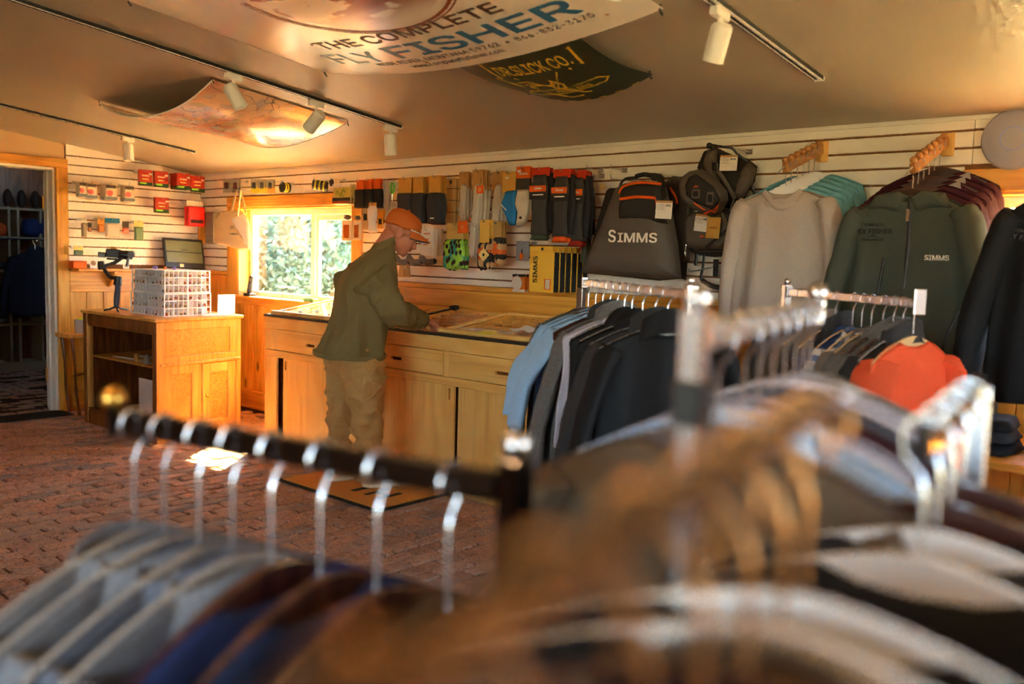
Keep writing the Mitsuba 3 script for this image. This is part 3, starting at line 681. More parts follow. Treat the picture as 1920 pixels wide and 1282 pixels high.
# ================================================================ ceiling: tracks, lamps, banners
SLV = np.array([0, 1, -.115]) / np.linalg.norm([0, 1, -.115])      # down the slope, towards the back wall
LAMP = 5.0  # radiance of the added, unseen lit spotlights
def cpt(x, y, off=0.0): return np.array([x, y, zc(y) - off])
mat('lamp_white', (232, 226, 216), .4)
def track(x, y0, y1, heads, name_label, lit=()):
    M = FR(cpt(x, y0), (1, 0, 0), z=-np.cross((1, 0, 0), SLV)); L = (y1 - y0) / SLV[1]
    if M[2, 2] > 0: M = FR(cpt(x, y0), (1, 0, 0), SLV)
    k = thing('light_track', name_label, 'light track')
    part(k, 'rail', cat(box(x - .018, x + .018, 0, 1, 0, 1)) if False else xf(box(-.018, .018, 0, L, .002, .02, .002), FR(cpt(x, y0), (-1, 0, 0), SLV)), 'lamp_white')
    Mz = FR(cpt(x, y0), (-1, 0, 0), SLV)                            # local z points down from the ceiling
    part(k, 'rail_edge', xf(box(.0185, .021, 0, L, .004, .019, .0), Mz), 'black_metal'); part(k, 'rail_edge', xf(box(-.021, -.0185, 0, L, .004, .019, .0), Mz), 'black_metal')
    part(k, 'slot', xf(box(-.006, .006, .01, L - .02, .0202, .0215), Mz), 'black_metal')
    part(k, 'end_cap', xf(box(-.02, .02, L + .0005, L + .012, .002, .021, .002), Mz), 'lamp_white')
    for hi, (y, aim, lab) in enumerate(heads):
        h = thing('track_spotlight', lab, 'spotlight', 'white spotlights on the ceiling tracks')
        o = cpt(x, y, .0225)
        part(h, 'adapter', xf(box(-.017, .017, -.045, .045, 0, .03, .004), FR(o, (-1, 0, 0), SLV)), 'lamp_white')
        j = o + [0, 0, -.095]
        part(h, 'stem', tube([o + [0, 0, -.028], o + [0.004, 0, -.06], j], .0085, 10), 'lamp_white', 40)
        a = np.asarray(aim, float) / np.linalg.norm(aim)
        b0 = j - a * .03
        Mb = FR(b0, np.cross(a, [.3, .5, .81]), z=a)
        part(h, 'housing', xf(lathe([(.001, -.02), (.026, -.02), (.034, -.012), (.036, .0), (.036, .105), (.0335, .105), (.0335, .09), (.001, .085)], 22), Mb), 'lamp_white', 35)
        ln = part(h, 'lens', xf(lathe([(.001, .086), (.031, .087), (.031, .091), (.001, .092)], 18), Mb), 'lamp_white', 35)
        if hi in lit: scene[ln]['emitter'] = {'type': 'area', 'radiance': {'type': 'rgb', 'value': [LAMP * 1.0, LAMP * .62, LAMP * .28]}}
track(-4.05, .9, 3.57, [(2.47, (.35, .35, -.87), 'first spotlight of the long track, above the map'), (2.97, (-.62, -.1, -.55), 'second spotlight of the long track, tilted towards the doorway'), (3.50, (0, .08, -1), 'last spotlight at the wall end of the long track')], 'long white light track with dark edges running towards the back wall beside the map')
track(-6.50, 1.4, 3.62, [(3.1, (.12, .0, -1), 'white spotlight hanging over the slatwall by the doorway')], 'white light track near the left wall')
track(-1.50, -1.9, 3.55, [(2.72, (-.35, .18, -.9), 'large white spotlight on the right track'), (2.12, (-.5, .3, -.8), 'white spotlight cut by the top edge of the photo'), (.25, (.55, .1, -.8), 'added unseen lit spotlight over the clothes racks, next to the top edge one'), (-.55, (.5, .45, -.75), 'added unseen lit spotlight behind the viewer'), (-1.35, (.4, .6, -.7), 'added unseen lit spotlight at the front end of the right track')], 'light track on the right part of the ceiling', lit=(2, 3, 4))  # the lit heads are added out of view for warm glints

# wall map tacked under the ceiling
def mapfn(p, n, uv):
    x, y = p.x, p.y
    a = fbm(x * 6, y * 6, 1, octaves=4); b = fbm(x * 14 + 9, y * 14, 2, octaves=3)
    col = mix(lin(226, 196, 164), lin(206, 150, 126), smoothstep(.35, .65, a))
    col = mix(col, lin(196, 182, 176), smoothstep(.58, .72, b))
    col = mix(col, lin(186, 176, 120), .6 * smoothstep(.62, .75, fbm(x * 9, y * 9 + 5, 3, octaves=2)))
    r = dr.abs(fbm(x * 7 + 3, y * 7 + 1, 5, octaves=3) - .5)
    col = mix(col, lin(112, 96, 108), smoothstep(.012, .004, r))
    r2 = dr.abs(fbm(x * 11 + 13, y * 11 + 4, 6, octaves=2) - .48)
    col = mix(col, lin(160, 84, 70), smoothstep(.012, .004, r2) * .8)
    return col
mat('map_print', proc(mapfn), .16, spec=.6)
k = thing('ceiling_map', 'large laminated map sagging under the ceiling beside the long light track', 'map')
mx0, mx1, my0, my1 = -5.62, -4.30, 2.50, 3.38
moff = lambda u, v: .012 + .135 * (1 - (2 * u - 1) ** 2) * (1 - .25 * v) + .004 * math.sin(9 * u + 4 * v)
G_ = np.array([[cpt(mx0 + (mx1 - mx0) * u, my0 + (my1 - my0) * v, moff(u, v)) for u in np.linspace(0, 1, 33)] for v in np.linspace(0, 1, 17)])
part(k, 'sheet', sheet(G_, .0015), 'map_print', True)
for i, j in ((0, 0), (0, -1)):
    part(k, 'edge_tape', tube(G_[0 if j == 0 else -1], .004, 6), 'white_gloss', 40)
for i, j in ((0, 0), (0, -1), (-1, 0), (-1, -1)): part(k, 'hook', tube([G_[i, j] + [0, 0, .011], G_[i, j] + [0, 0, -.002], G_[i, j] + [.008, .004, -.018]], .003, 6), 'black_metal', 40)

# big white shop banner
def bannerfn(p, n, uv):
    x, y = p.x, p.y
    w = lin(232, 218, 200)
    inside = smoothstep(1.0, .97, dr.square((x + 2.50) / .40) + dr.square((y - 1.90) / .31))
    t = fbm(x * 5 + 3, y * 9, 1, octaves=5) + .35 * dr.square((x + 2.55) / .45) - .25 * smoothstep(1.8, 2.2, y) * smoothstep(.0, .3, dr.abs(x + 2.45)) * 0
    return mix(w, lin(150, 66, 34), inside * smoothstep(.50, .56, t) * smoothstep(2.2, 2.02, y))
mat('banner_vinyl', proc(bannerfn), .2, spec=.55)
k = thing('shop_banner', 'big white shop banner with blue and brown lettering sagging under the ceiling', 'banner')
bx0, bx1, by0, by1 = -3.56, -1.68, .75, 2.66
boff = lambda u, v: .012 + .082 * (1 - (2 * u - 1) ** 2) * (.75 + .25 * v) + .012 * (1 - u) ** 3 * math.sin(40 * v) * (1 - v) * 2 * u
BU = np.linspace(0, 1, 57); BV = np.linspace(0, 1, 45)
part(k, 'vinyl', sheet(np.array([[cpt(bx0 + (bx1 - bx0) * u, by0 + (by1 - by0) * v, boff(u, v)) for u in BU] for v in BV]), .001), 'banner_vinyl', True)
def on_banner(m, x0, y0, off, ext):
    (u0, u1, v0, v1) = ext
    m = m.copy(); V = m.vertices; out = np.empty_like(V)
    for i, (a, b, c) in enumerate(V):
        x, y = x0 + a, y0 - b
        out[i] = cpt(x, y, off((x - u0) / (u1 - u0), (y - v0) / (v1 - v0)) + .0012 + c)
    m.vertices = out; m.invert()
    return m
BE = (bx0, bx1, by0, by1)
def btext(s, x0, x1, y, h, mt, name='lettering', bold=True):
    m = meshkit.text_mesh(s, h, .0006, bold); w = m.bounds[1, 0] - m.bounds[0, 0]
    m.vertices[:, 0] = (m.vertices[:, 0] - m.bounds[0, 0]) * (x1 - x0) / w
    part(k, name, on_banner(m, x0, y, boff, BE), mt)
inkbr, inkbl, inkrd = C(70, 46, 36, 50), C(38, 96, 138, 40), C(140, 62, 36, 45)
btext('THE COMPLETE', -3.10, -2.10, 2.315, .075, inkbr)
btext('FLY', -3.22, -2.90, 2.495, .115, inkbl); btext('FISHER', -2.82, -1.89, 2.485, .12, inkbl)
btext('WISE RIVER, MONTANA 59762  •  866-832-3175', -3.02, -1.88, 2.545, .034, inkbr, bold=False)
btext('www.completeflyfisher.com', -2.86, -2.34, 2.60, .034, inkbr, bold=False)
def bline(pts, w, mt, name):
    g = LineString(pts).segmentize(.05).buffer(w / 2, cap_style=2)
    m = trimesh.creation.extrude_polygon(g, .0006, engine='earcut')
    part(k, name, on_banner(m, 0, 0, boff, BE), mt)
for r, w in ((1.0, .014), (1.05, .006)):
    bline([(-2.50 + .44 * r * math.cos(t), -(1.90 + .345 * r * math.sin(t))) for t in np.linspace(-.2, math.pi + .2, 40)], w, inkrd, 'ring')
bline([(-3.12, -2.262), (-2.02, -2.262)], .011, inkrd, 'rule'); bline([(-2.02, -2.262), (-2.02, -1.6)], .008, inkrd, 'rule')
bline([(-2.75, -2.562), (-1.84, -2.562)], .008, inkrd, 'rule')
for x, y in ((bx0 + .01, by1 - .01), (bx1 - .01, by1 - .01), (bx0 + .01, 1.70)):
    part(k, 'hook', tube([cpt(x, y, .0), cpt(x, y, .02), cpt(x + .006, y + .01, .034)], .004, 6), 'black_metal', 40)

# small dark green banner
k = thing('green_banner', 'small dark green banner with yellow lettering hung behind the big white banner', 'banner')
gx0, gx1, gy0, gy1 = -2.80, -2.10, 2.66, 3.26
goff = lambda u, v: .012 + .075 * (1 - (2 * u - 1) ** 2) * (.35 + .65 * v) + .03 * math.sin(math.pi * min(max(v, 0), 1))
mat('green_vinyl', (34, 44, 34), .35, spec=.5)
part(k, 'vinyl', sheet(np.array([[cpt(gx0 + (gx1 - gx0) * u, gy0 + (gy1 - gy0) * v, goff(u, v)) for u in np.linspace(0, 1, 25)] for v in np.linspace(0, 1, 21)]), .001), 'green_vinyl', True)
GE = (gx0, gx1, gy0, gy1); gold = C(206, 158, 40, 45)
def gpart(m, name): part(k, name, on_banner(m, 0, .035, goff, GE), gold)
m = meshkit.text_mesh('DR.SLICK CO.', .075, .0006, True); w = m.bounds[1, 0] - m.bounds[0, 0]
m.vertices = (m.vertices - [m.bounds[0, 0], 0, 0]) * [.385 / w, 1, 1] + [-2.605, -2.835, 0]; gpart(m, 'lettering')
def gl(pts, w): gpart(trimesh.creation.extrude_polygon(LineString(pts).segmentize(.05).buffer(w / 2, cap_style=2, join_style=2), .0006, engine='earcut'), 'line')
gl([(-2.645, -2.735), (-2.175, -2.735), (-2.195, -2.86), (-2.63, -2.86), (-2.645, -2.735), (-2.6, -2.735)], .012)
gl([(-2.66, -2.86), (-2.46, -3.14), (-2.40, -3.14), (-2.26, -2.86)], .012)
gl([(-2.56, -2.86), (-2.44, -3.02), (-2.33, -2.86)], .008)
for i in range(4): gl([(-2.44 + .012 * i, -2.98 + .01 * i), (-2.52 - .01 * i, -2.90 - .022 * i), (-2.585 + .02 * i, -2.91 - .03 * i)], .007)
gl([(-2.44, -2.99), (-2.41, -2.92), (-2.38, -2.97), (-2.40, -3.03), (-2.44, -2.99)], .012); gl([(-2.41, -3.02), (-2.36, -3.10), (-2.33, -3.11)], .01)
gl([(-2.60, -3.02), (-2.62, -3.05), (-2.59, -3.08), (-2.22, -3.06), (-2.19, -3.03), (-2.22, -3.0), (-2.60, -3.02)], .009)
m = meshkit.text_mesh('ANGLERS', .03, .0006, False); m.vertices = m.vertices + [-2.47, -3.055, 0]; gpart(m, 'lettering')
for i in range(6): gl([(-2.62 + i * .085, -3.215), (-2.585 + i * .085, -3.215)], .006)
for x, y in ((gx0 + .01, gy0 + .01), (gx1 - .01, gy0 + .01), (gx0 + .01, gy1 - .01), (gx1 - .01, gy1 - .01)):
    part(k, 'hook', tube([cpt(x, y, .0), cpt(x, y, .02), cpt(x + .006, y + .01, .03)], .004, 6), 'black_metal', 40)
# ================================================================ the person at the counter
PD = 5.02                                          # depth of the body's middle plane from the lens
P3 = lambda px, py, dd=0: at_d(px, py, PD + dd)
V_R, V_U, V_F = CAM[0], CAM[1], CAM[2]             # used only to lay the measured outline out around the body's axis
def hull_chain(bones, edge=.012, it=10):
    """bones: list of [(point, radius), (point, radius)] hulls, joined, refined and smoothed into one surface."""
    ms = []
    for b in bones:
        sp = [manifold3d.Manifold.sphere(r, 20).translate(tuple(map(float, p))) for p, r in b]
        ms.append(manifold3d.Manifold.batch_hull(sp))
    m = manifold3d.Manifold.batch_boolean(ms, manifold3d.OpType.Add).refine_to_length(edge).to_mesh()
    t = trimesh.Trimesh(m.vert_properties[:, :3], m.tri_verts, process=True)
    v0 = np.array(t.vertices); trimesh.smoothing.filter_taubin(t, lamb=.5, nu=.51, iterations=it)
    bad = np.linalg.norm(t.vertices - v0, axis=1) > edge * 1.6
    t.vertices = np.where(bad[:, None], v0, t.vertices)
    return t
FACE = np.array([.56, .72, -.50]); FACE /= np.linalg.norm(FACE)        # where he looks: down over the counter
skin = mat('skin', proc(lambda p, n, uv: mix(lin(198, 124, 88), lin(184, 106, 74), fbm(p.x * 22, p.y * 22, p.z * 22, octaves=2))), .5, spec=.4)
jk = thing('person', 'person in olive jacket, orange cap and tan trousers leaning over the fly counter', 'person')
# --- head and neck
hc = P3(752, 436)                                  # centre of the skull
hz = np.array([.30, .40, .86]); hz -= FACE * (hz @ FACE); hz /= np.linalg.norm(hz)
HM = FR(hc, FACE, z=hz)                            # local x: face forward, y: his left, z: up
hb = []
def hp(x, y, z): return (HM @ [x, y, z, 1])[:3]
hb.append([(hp(-.028, 0, .025), .078), (hp(.02, 0, .03), .076)])
hb.append([(hp(.035, 0, -.015), .062), (hp(.048, 0, -.045), .048)])
hb.append([(hp(.045, 0, -.05), .047), (hp(.060, 0, -.088), .026)])          # jaw, chin
hb.append([(hp(.0, .0, -.03), .06), (hp(.055, 0, -.085), .030)])
hb.append([(hp(.070, .022, -.042), .02), (hp(.070, -.022, -.042), .02)])    # cheeks
hb.append([(hp(.090, 0, -.008), .010), (hp(.106, 0, -.036), .0125)])        # nose
hb.append([(hp(.088, 0, -.038), .016), (hp(.1, 0, -.038), .012)])
hb.append([(hp(.083, .016, -.064), .010), (hp(.083, -.016, -.064), .010), (hp(.09, 0, -.064), .010)])   # lips
hb.append([(hp(.075, .03, .012), .014), (hp(.075, -.03, .012), .014), (hp(.086, 0, .012), .012)])       # brow
nk = P3(722, 463)
hb.append([(hp(-.035, 0, -.045), .058), (nk, .060)])
hb.append([(nk, .062), (P3(712, 492), .062)])
head = hull_chain(hb, .007, 8)
part(jk, 'head', head, 'skin', True)
for s in (-1, 1):
    e = [xf(mv(ball((0, 0, 0), (.019, .007, .031), 2), (0, 0, 0)), HM @ FR((-.012, s * .079, -.012), (1, s * .25, 0), z=(-.2, 0, 1))),]
    part(jk, 'ear', cat(*e), 'skin', True)
    part(jk, 'ear_rim', xf(tube([(.019 * math.cos(t), 0, .031 * math.sin(t)) for t in np.linspace(-1.2, 4.0, 14)], .004, 6), HM @ FR((-.012, s * .085, -.012), (1, s * .25, 0), z=(-.2, 0, 1))), 'skin', True)
    ey = part(jk, 'eye', xf(ball((.076, s * .028, -.008), .0105, 2), HM), C(232, 222, 210, 30), True)
    part(ey, 'iris', xf(ball((.0835, s * .028, -.011), (.0045, .0055, .0055), 2), HM), C(60, 42, 30, 30), True)
    part(jk, 'eyebrow', xf(tube([(.088, s * .012, .012), (.087, s * .03, .017), (.075, s * .045, .012)], .004, 6), HM), C(110, 66, 40), True)
stub = part(jk, 'moustache', xf(cat(tube([(.088, .024, -.062), (.097, 0, -.053), (.088, -.024, -.062)], .0055, 7)), HM), C(140, 82, 56), True)
part(jk, 'chin_beard', xf(ball((.072, 0, -.098), (.016, .022, .016), 2), HM), C(164, 98, 70), True)
# --- cap
capd = mat('cap_orange', (196, 92, 28), .8)
rings = []
for t, r, zz in ((0, 1.03, .020), (.1, 1.06, .038), (.35, 1.03, .070), (.6, .90, .098), (.8, .66, .115), (.93, .36, .123), (1, .06, .126)):
    rings.append([(HM @ [-.008 + .098 * r * math.cos(a) - .012 * t, .083 * r * math.sin(a), zz + .018 * (1 - t) * math.cos(a) + .003 * math.cos(6 * a) * r, 1])[:3] for a in np.linspace(0, 2 * math.pi, 36, endpoint=False)])
cp = part(jk, 'cap', loft(rings), 'cap_orange', True)
part(cp, 'button', xf(ball((-.02, 0, .130), (.008, .008, .006), 1), HM), 'cap_orange', True)
Bm = []
for i, u in enumerate(np.linspace(-1, 1, 17)):
    a = u * 1.05
    p0 = np.array([-.008 + .102 * math.cos(a), .086 * math.sin(a), .024 + .020 * math.cos(a)])
    ext = .078 * math.cos(u * 1.35) ** .8 if abs(u) < 1 else 0.01
    Bm.append([p0 + np.array([ext * s, 0, -.010 * s - .030 * s * u * u]) for s in np.linspace(0, 1, 6)])
br = sheet(np.array(Bm), .005)
part(cp, 'brim', xf(br, HM), 'cap_orange', True)
lower = np.array(Bm) - [0, 0, .0045]
part(cp, 'brim_underside', xf(sheet(lower, .002), HM), C(34, 36, 44), True)
part(cp, 'cord', xf(tube([(-.008 + .106 * math.cos(a), .090 * math.sin(a), .028 + .020 * math.cos(a)) for a in np.linspace(-1.15, 1.15, 21)], .0038, 6), HM), C(236, 228, 214), True)
part(cp, 'patch', xf(box(.094, .098, -.026, .026, .062, .092, .001), HM @ roty(-.06)), C(228, 220, 206))
# --- jacket: cross sections along the bent back
BF_ = np.array([.47, .88, 0.0]); BS_ = np.array([.88, -.47, 0.0])        # chest forward, his right side
def ring_at(c, f, s, n=40, tilt=(0, 0), sq=2.4, wob=0.0, seed=0):
    out = []
    for t in np.linspace(0, 2 * math.pi, n, endpoint=False):
        ct, st = math.cos(t), math.sin(t)
        x = np.sign(ct) * abs(ct) ** (2 / sq) * f; y = np.sign(st) * abs(st) ** (2 / sq) * s
        k_ = 1 + wob * (math.sin(5 * t + seed) + .6 * math.sin(9 * t + 2.1 * seed))
        p = np.asarray(c) + BF_ * x * k_ + BS_ * y * k_
        out.append(p + np.array([0, 0, tilt[0] * x + tilt[1] * y]))
    return out
secs = []                                           # (px left, px right) outline -> centre and half depth along the chest direction
for py, xl, xr, sw, tl, wob, sh in ((462, 690, 738, .085, .35, 0, 0), (476, 672, 740, .15, .35, 0, 0), (492, 652, 742, .205, .3, .004, 1), (515, 638, 744, .235, .18, .006, 1.3),
                            (545, 627, 741, .25, .10, .009, 1.6), (575, 620, 735, .25, .05, .012, 2.0), (605, 610, 730, .25, .02, .015, 2.4), (635, 598, 727, .255, .0, .017, 2.7), (656, 590, 725, .262, -.02, .018, 3.0), (664, 588, 724, .262, -.03, .018, 3.1)):
    cx_ = (xl + xr) / 2; c = P3(cx_, py)
    f = (xr - xl) / 2 / FPX * PD * 1.02
    secs.append(ring_at(c, f * .93, sw * .88, tilt=(tl, 0), wob=wob, seed=sh))
jm = loft(secs)
v = jm.vertices; jm = trimesh.Trimesh(v, jm.faces, process=False)
jm = jm.subdivide()
trimesh.smoothing.filter_taubin(jm, iterations=4)
jm = jm.subdivide()
wob = (meshkit.fbm(jm.vertices * [10, 10, 2.2], 3, 5) - .5) * .06 * np.clip((1.36 - jm.vertices[:, 2:].ravel()) / .25, .25, 1) + (meshkit.fbm(jm.vertices * [24, 24, 9] , 2, 8) - .5) * .01
rdg = (1 - np.abs(2 * meshkit.fbm(jm.vertices * [8, 8, 2.6] + [0, 0, jm.vertices[:, 0].mean()], 2, 21) - 1)) ** 3
jm.vertices = jm.vertices + jm.vertex_normals * (wob + .024 * (rdg - .5) * np.clip((1.40 - jm.vertices[:, 2]) / .2, .1, 1))[:, None]
jacket_cloth = mat('olive_fleece', clothfn((122, 101, 62), (116, 96, 58), .25, 420), .95, spec=.15, sheen=.4)
part(jk, 'jacket', jm, 'olive_fleece', True)
part(jk, 'hem_band', loft([[p + np.array([0, 0, dz]) for p in ring_at(P3((588 + 724) / 2, 663), (724 - 588) / 2 / FPX * PD * .965 * q, .236 * q, tilt=(-.03, 0), wob=.018, seed=3.1)] for dz, q in ((.012, 1.0), (.008, 1.012), (-.012, 1.012), (-.016, .995))]), 'olive_fleece', True)
col_r = []
for dz, q in ((-.02, 1.12), (.03, 1.0), (.055, .98), (.056, .9), (.02, .88)):
    col_r.append([p + np.array([0, 0, dz]) + (BF_ * dz * .55) for p in ring_at(P3(717, 464), .078 * q, .082 * q, tilt=(.45, 0))])
part(jk, 'collar', loft(col_r, caps=False), 'olive_fleece', True)
# --- arms: near (his right) arm reaches to the lid, far arm bent behind the body
sR, eR, wR = P3(694, 520, -.18), P3(742, 586, -.13), P3(790, 600, .16)
sL, eL, wL = P3(690, 508, .14), P3(641, 530, .25), P3(690, 590, .50)
def sleeve(s, e, w, seed, q=1.0):
    pts = curve([s, (s * .5 + e * .5) + [0, 0, .01], e, (e + w) / 2 + [0, 0, .004], w], 8)
    r = np.interp(np.linspace(0, 1, len(pts)), [0, .2, .5, .8, 1], [.105, .098, .078, .062, .05]) * q
    m = tube(pts, r, 24).subdivide()
    d = (meshkit.fbm(m.vertices * 17, 3, seed) - .5) * .046
    d = d + .02 * ((1 - np.abs(2 * meshkit.fbm(m.vertices * 11, 2, seed + 5) - 1)) ** 3 - .5)
    m.vertices = m.vertices + m.vertex_normals * d[:, None]
    return m
part(jk, 'sleeve', sleeve(sR, eR, wR, 3), 'olive_fleece', True); part(jk, 'sleeve', sleeve(sL, eL, wL, 4, .68), 'olive_fleece', True)
part(jk, 'cuff', tube([wR - (wR - eR) * .08, wR, wR + (wR - eR) * .03], [.056, .054, .045], 16), 'olive_fleece', True)
# --- hands: palm, four fingers and a thumb each
def hand(w, d, up, side, curl, sgn):
    """w wrist, d pointing direction, up back of the hand, side towards the thumb."""
    d = d / np.linalg.norm(d); up = up - d * (up @ d); up /= np.linalg.norm(up); side = np.cross(up, d) * sgn
    q = lambda a, b, c: w + d * a + side * b + up * c
    B = [[(q(-.05, 0, 0), .030), (q(.015, 0, 0), .027)], [(q(.015, .02, 0), .020), (q(.085, .030, 0), .013), (q(.085, -.030, 0), .012), (q(.015, -.02, 0), .019)]]
    for i, (b, L) in enumerate(((.031, .075), (.010, .084), (-.011, .079), (-.031, .062))):
        p = q(.085, b, .0); a = .35
        for j, f in enumerate((.42, .32, .26)):
            a += curl * (.9, .75, .5)[j]
            n_ = p + d * (L * f * math.cos(a)) - up * (L * f * math.sin(a)) + side * (b * .10)
            B.append([(p, .0098 - .0008 * j), (n_, .0090 - .0009 * j)]); p = n_
    p = q(.022, .030, -.004)
    for j, (L, a, u) in enumerate(((.042, .85, -.25), (.034, .45, -.35), (.026, .2, -.35))):
        n_ = p + (d * math.cos(a) + side * math.sin(a) + up * u) * L; B.append([(p, .0135 - .0016 * j), (n_, .0118 - .0016 * j)]); p = n_
    return hull_chain(B, .0045, 5)
hd = (P3(826, 612, .26) - wR); hd[2] = -.035
part(jk, 'hand', hand(wR + [0, 0, .0], hd, np.array([0, -.15, 1.0]), None, .35, 1), 'skin', True)
part(jk, 'hand', hand(wL, np.array([.5, .7, -.35]), np.array([0, 0, 1.0]), None, .5, -1), 'skin', True)
# --- trousers, shoes
trs = mat('tan_trousers', clothfn((188, 140, 82), (180, 132, 74), .25, 400), .85, spec=.2)
hip = P3(662, 655)
def leg(px_pts, seed, dd):
    P_ = [P3(x, y, d) for x, y, d, _ in px_pts]; R_ = [r for *_, r in px_pts]
    pts = curve(P_, 10); r = np.interp(np.linspace(0, 1, len(pts)), np.linspace(0, 1, len(R_)), R_)
    m = tube(pts, r, 26).subdivide()
    m = m.subdivide()
    d = (meshkit.fbm(m.vertices * [13, 13, 12], 3, seed) - .5) * .05
    d = d + .022 * ((1 - np.abs(2 * meshkit.fbm(m.vertices * [9, 9, 11], 2, seed + 9) - 1)) ** 3 - .5)
    m.vertices = m.vertices + m.vertex_normals * d[:, None]
    return m
part(jk, 'trousers', hull_chain([[(P3(645, 642, .09), .105), (P3(676, 642, -.08), .11)], [(P3(645, 672, .09), .105), (P3(678, 674, -.08), .112)]], .03, 6), 'tan_trousers', True)
part(jk, 'trouser_leg', leg([(678, 664, -.08, .115), (683, 720, -.11, .112), (688, 769, -.12, .086), (688, 820, -.11, .074), (691, 895, -.10, .072)], 11, 0), 'tan_trousers', True)
part(jk, 'trouser_leg', leg([(645, 664, .09, .105), (643, 720, .10, .098), (640, 769, .10, .080), (634, 820, .09, .068), (636, 886, .08, .068)], 12, 0), 'tan_trousers', True)
part(jk, 'pocket_welt', tube(curve([P3(684, 752, -.215), P3(700, 741, -.21), P3(715, 722, -.19)], 5), .006, 6), 'tan_trousers', True)
def shoe(heel, d, L=.285):
    d = np.array([d[0], d[1], 0.0]); d /= np.linalg.norm(d); s = np.array([d[1], -d[0], 0])
    sole, up_ = [], []
    prof = [(0, .03, .055), (.04, .036, .085), (.10, .036, .10), (.16, .040, .085), (.21, .046, .06), (.25, .043, .048), (.285, .022, .034)]
    for x, w, h in prof:
        c = heel + d * x * L / .285
        up_.append([c + s * w * .93 * math.cos(t) + np.array([0, 0, .022 + (h - .022) * max(math.sin(t), 0) + .003 * min(math.sin(t), 0)]) for t in np.linspace(0, 2 * math.pi, 18, endpoint=False)])
        sole.append([c + s * (w + .004) * np.sign(math.cos(t)) * abs(math.cos(t)) ** .5 + np.array([0, 0, .012 + .012 * np.sign(math.sin(t)) * abs(math.sin(t)) ** .5 + (.012 if x > .27 else .006 if x == 0 else 0)]) for t in np.linspace(0, 2 * math.pi, 18, endpoint=False)])
    return loft(up_), loft(sole)
for px_, py_, dv in ((676, 914, (.42, .90)), (614, 903, (.2, .97))):
    hp0 = on_z(px_, py_, .016); hp0[2] = .0165
    hp0 = hp0 + np.array([dv[0], dv[1], 0]) * .01
    u_, s_ = shoe(hp0, dv)
    sh_ = part(jk, 'shoe', u_, C(196, 160, 116, 85), True, label='beige sneaker'); part(sh_, 'sole', s_, C(228, 204, 164, 60), True)
# ================================================================ goods on the slatwalls
from scipy.spatial import Delaunay
def puff(g, depth, R, step=.012, back=.0, amp=0.0, seed=0, freq=14.0, sag=0.0):
    """A soft body with the flat outline g (x, y): front swells to +z by depth within R of its edge, back by 'back'."""
    if not hasattr(g, 'exterior'): g = Polygon(g)
    if not g.is_valid: g = g.buffer(0)
    if hasattr(g, 'geoms'): g = max(g.geoms, key=lambda q: q.area)
    ring = np.array(g.exterior.segmentize(step).coords)[:-1]
    x0, y0, x1, y1 = g.bounds
    X, Y = np.meshgrid(np.arange(x0 + step * .5, x1, step), np.arange(y0 + step * .5, y1, step))
    X = X + np.where(np.arange(len(X))[:, None] % 2, step * .25, -step * .25)
    pts = np.c_[X.ravel(), Y.ravel()]
    ins = shapely.contains_xy(g.buffer(-step * .45), pts[:, 0], pts[:, 1]); pts = pts[ins]
    P = np.vstack([ring, pts]); nr = len(ring)
    tri = Delaunay(P).simplices
    cen = P[tri].mean(1); tri = tri[shapely.contains_xy(g, cen[:, 0], cen[:, 1])]
    d = shapely.distance(shapely.points(P), g.exterior); d[:nr] = 0
    t = np.clip(d / R, 0, 1); prof = np.sqrt(np.maximum(1 - (1 - t) ** 2, 0))
    nz_ = (meshkit.fbm(np.c_[P * freq, np.full(len(P), seed * 3.7)], 3, seed) - .5) * amp * prof
    if sag: prof = prof * (1 - sag * (P[:, 1] - y0) / (y1 - y0))
    front = np.c_[P, depth * prof + nz_]
    inner = np.arange(nr, len(P)); remap = np.arange(len(P)); remap[nr:] = len(P) + np.arange(len(inner))
    bk = np.c_[P[nr:], -back * prof[nr:] - .002]
    a = P[tri[:, 1]] - P[tri[:, 0]]; b = P[tri[:, 2]] - P[tri[:, 0]]
    fl_ = (a[:, 0] * b[:, 1] - a[:, 1] * b[:, 0]) < 0; tri[fl_] = tri[fl_][:, ::-1]
    return TM(np.vstack([front, bk]), np.vstack([tri, remap[tri][:, ::-1]]))
class Wall:
    def __init__(s, back): s.back = back
    def pt(s, px, py, off): return on_y(px, py, YB - off) if s.back else on_x(px, py, XL + off)
    def rect(s, x0, y0, x1, y1, off):
        a, b = s.pt(x0, y0, off), s.pt(x1, y1, off)
        c = s.pt((x0 + x1) / 2, y0, off)
        if s.back: w = b[0] - a[0]; M = FR(((a[0] + b[0]) / 2, YB - off, a[2]), (1, 0, 0), (0, 0, 1))
        else: w = b[1] - a[1]; M = FR((XL + off, (a[1] + b[1]) / 2, a[2]), (0, 1, 0), (0, 0, 1))
        m1, m2 = s.pt((x0 + x1) / 2, y0, off), s.pt((x0 + x1) / 2, y1, off)
        M[2, 3] = m1[2]
        return M, w, m1[2] - m2[2]
    def outline(s, pts, off):
        o = s.pt(*pts[0], off); q = [s.pt(x, y, off) for x, y in pts]
        M = FR(o, (1, 0, 0), (0, 0, 1)) if s.back else FR(o, (0, 1, 0), (0, 0, 1))
        return M, [((p - o)[0 if s.back else 1], (p - o)[2]) for p in q]
BW, LWl = Wall(True), Wall(False)
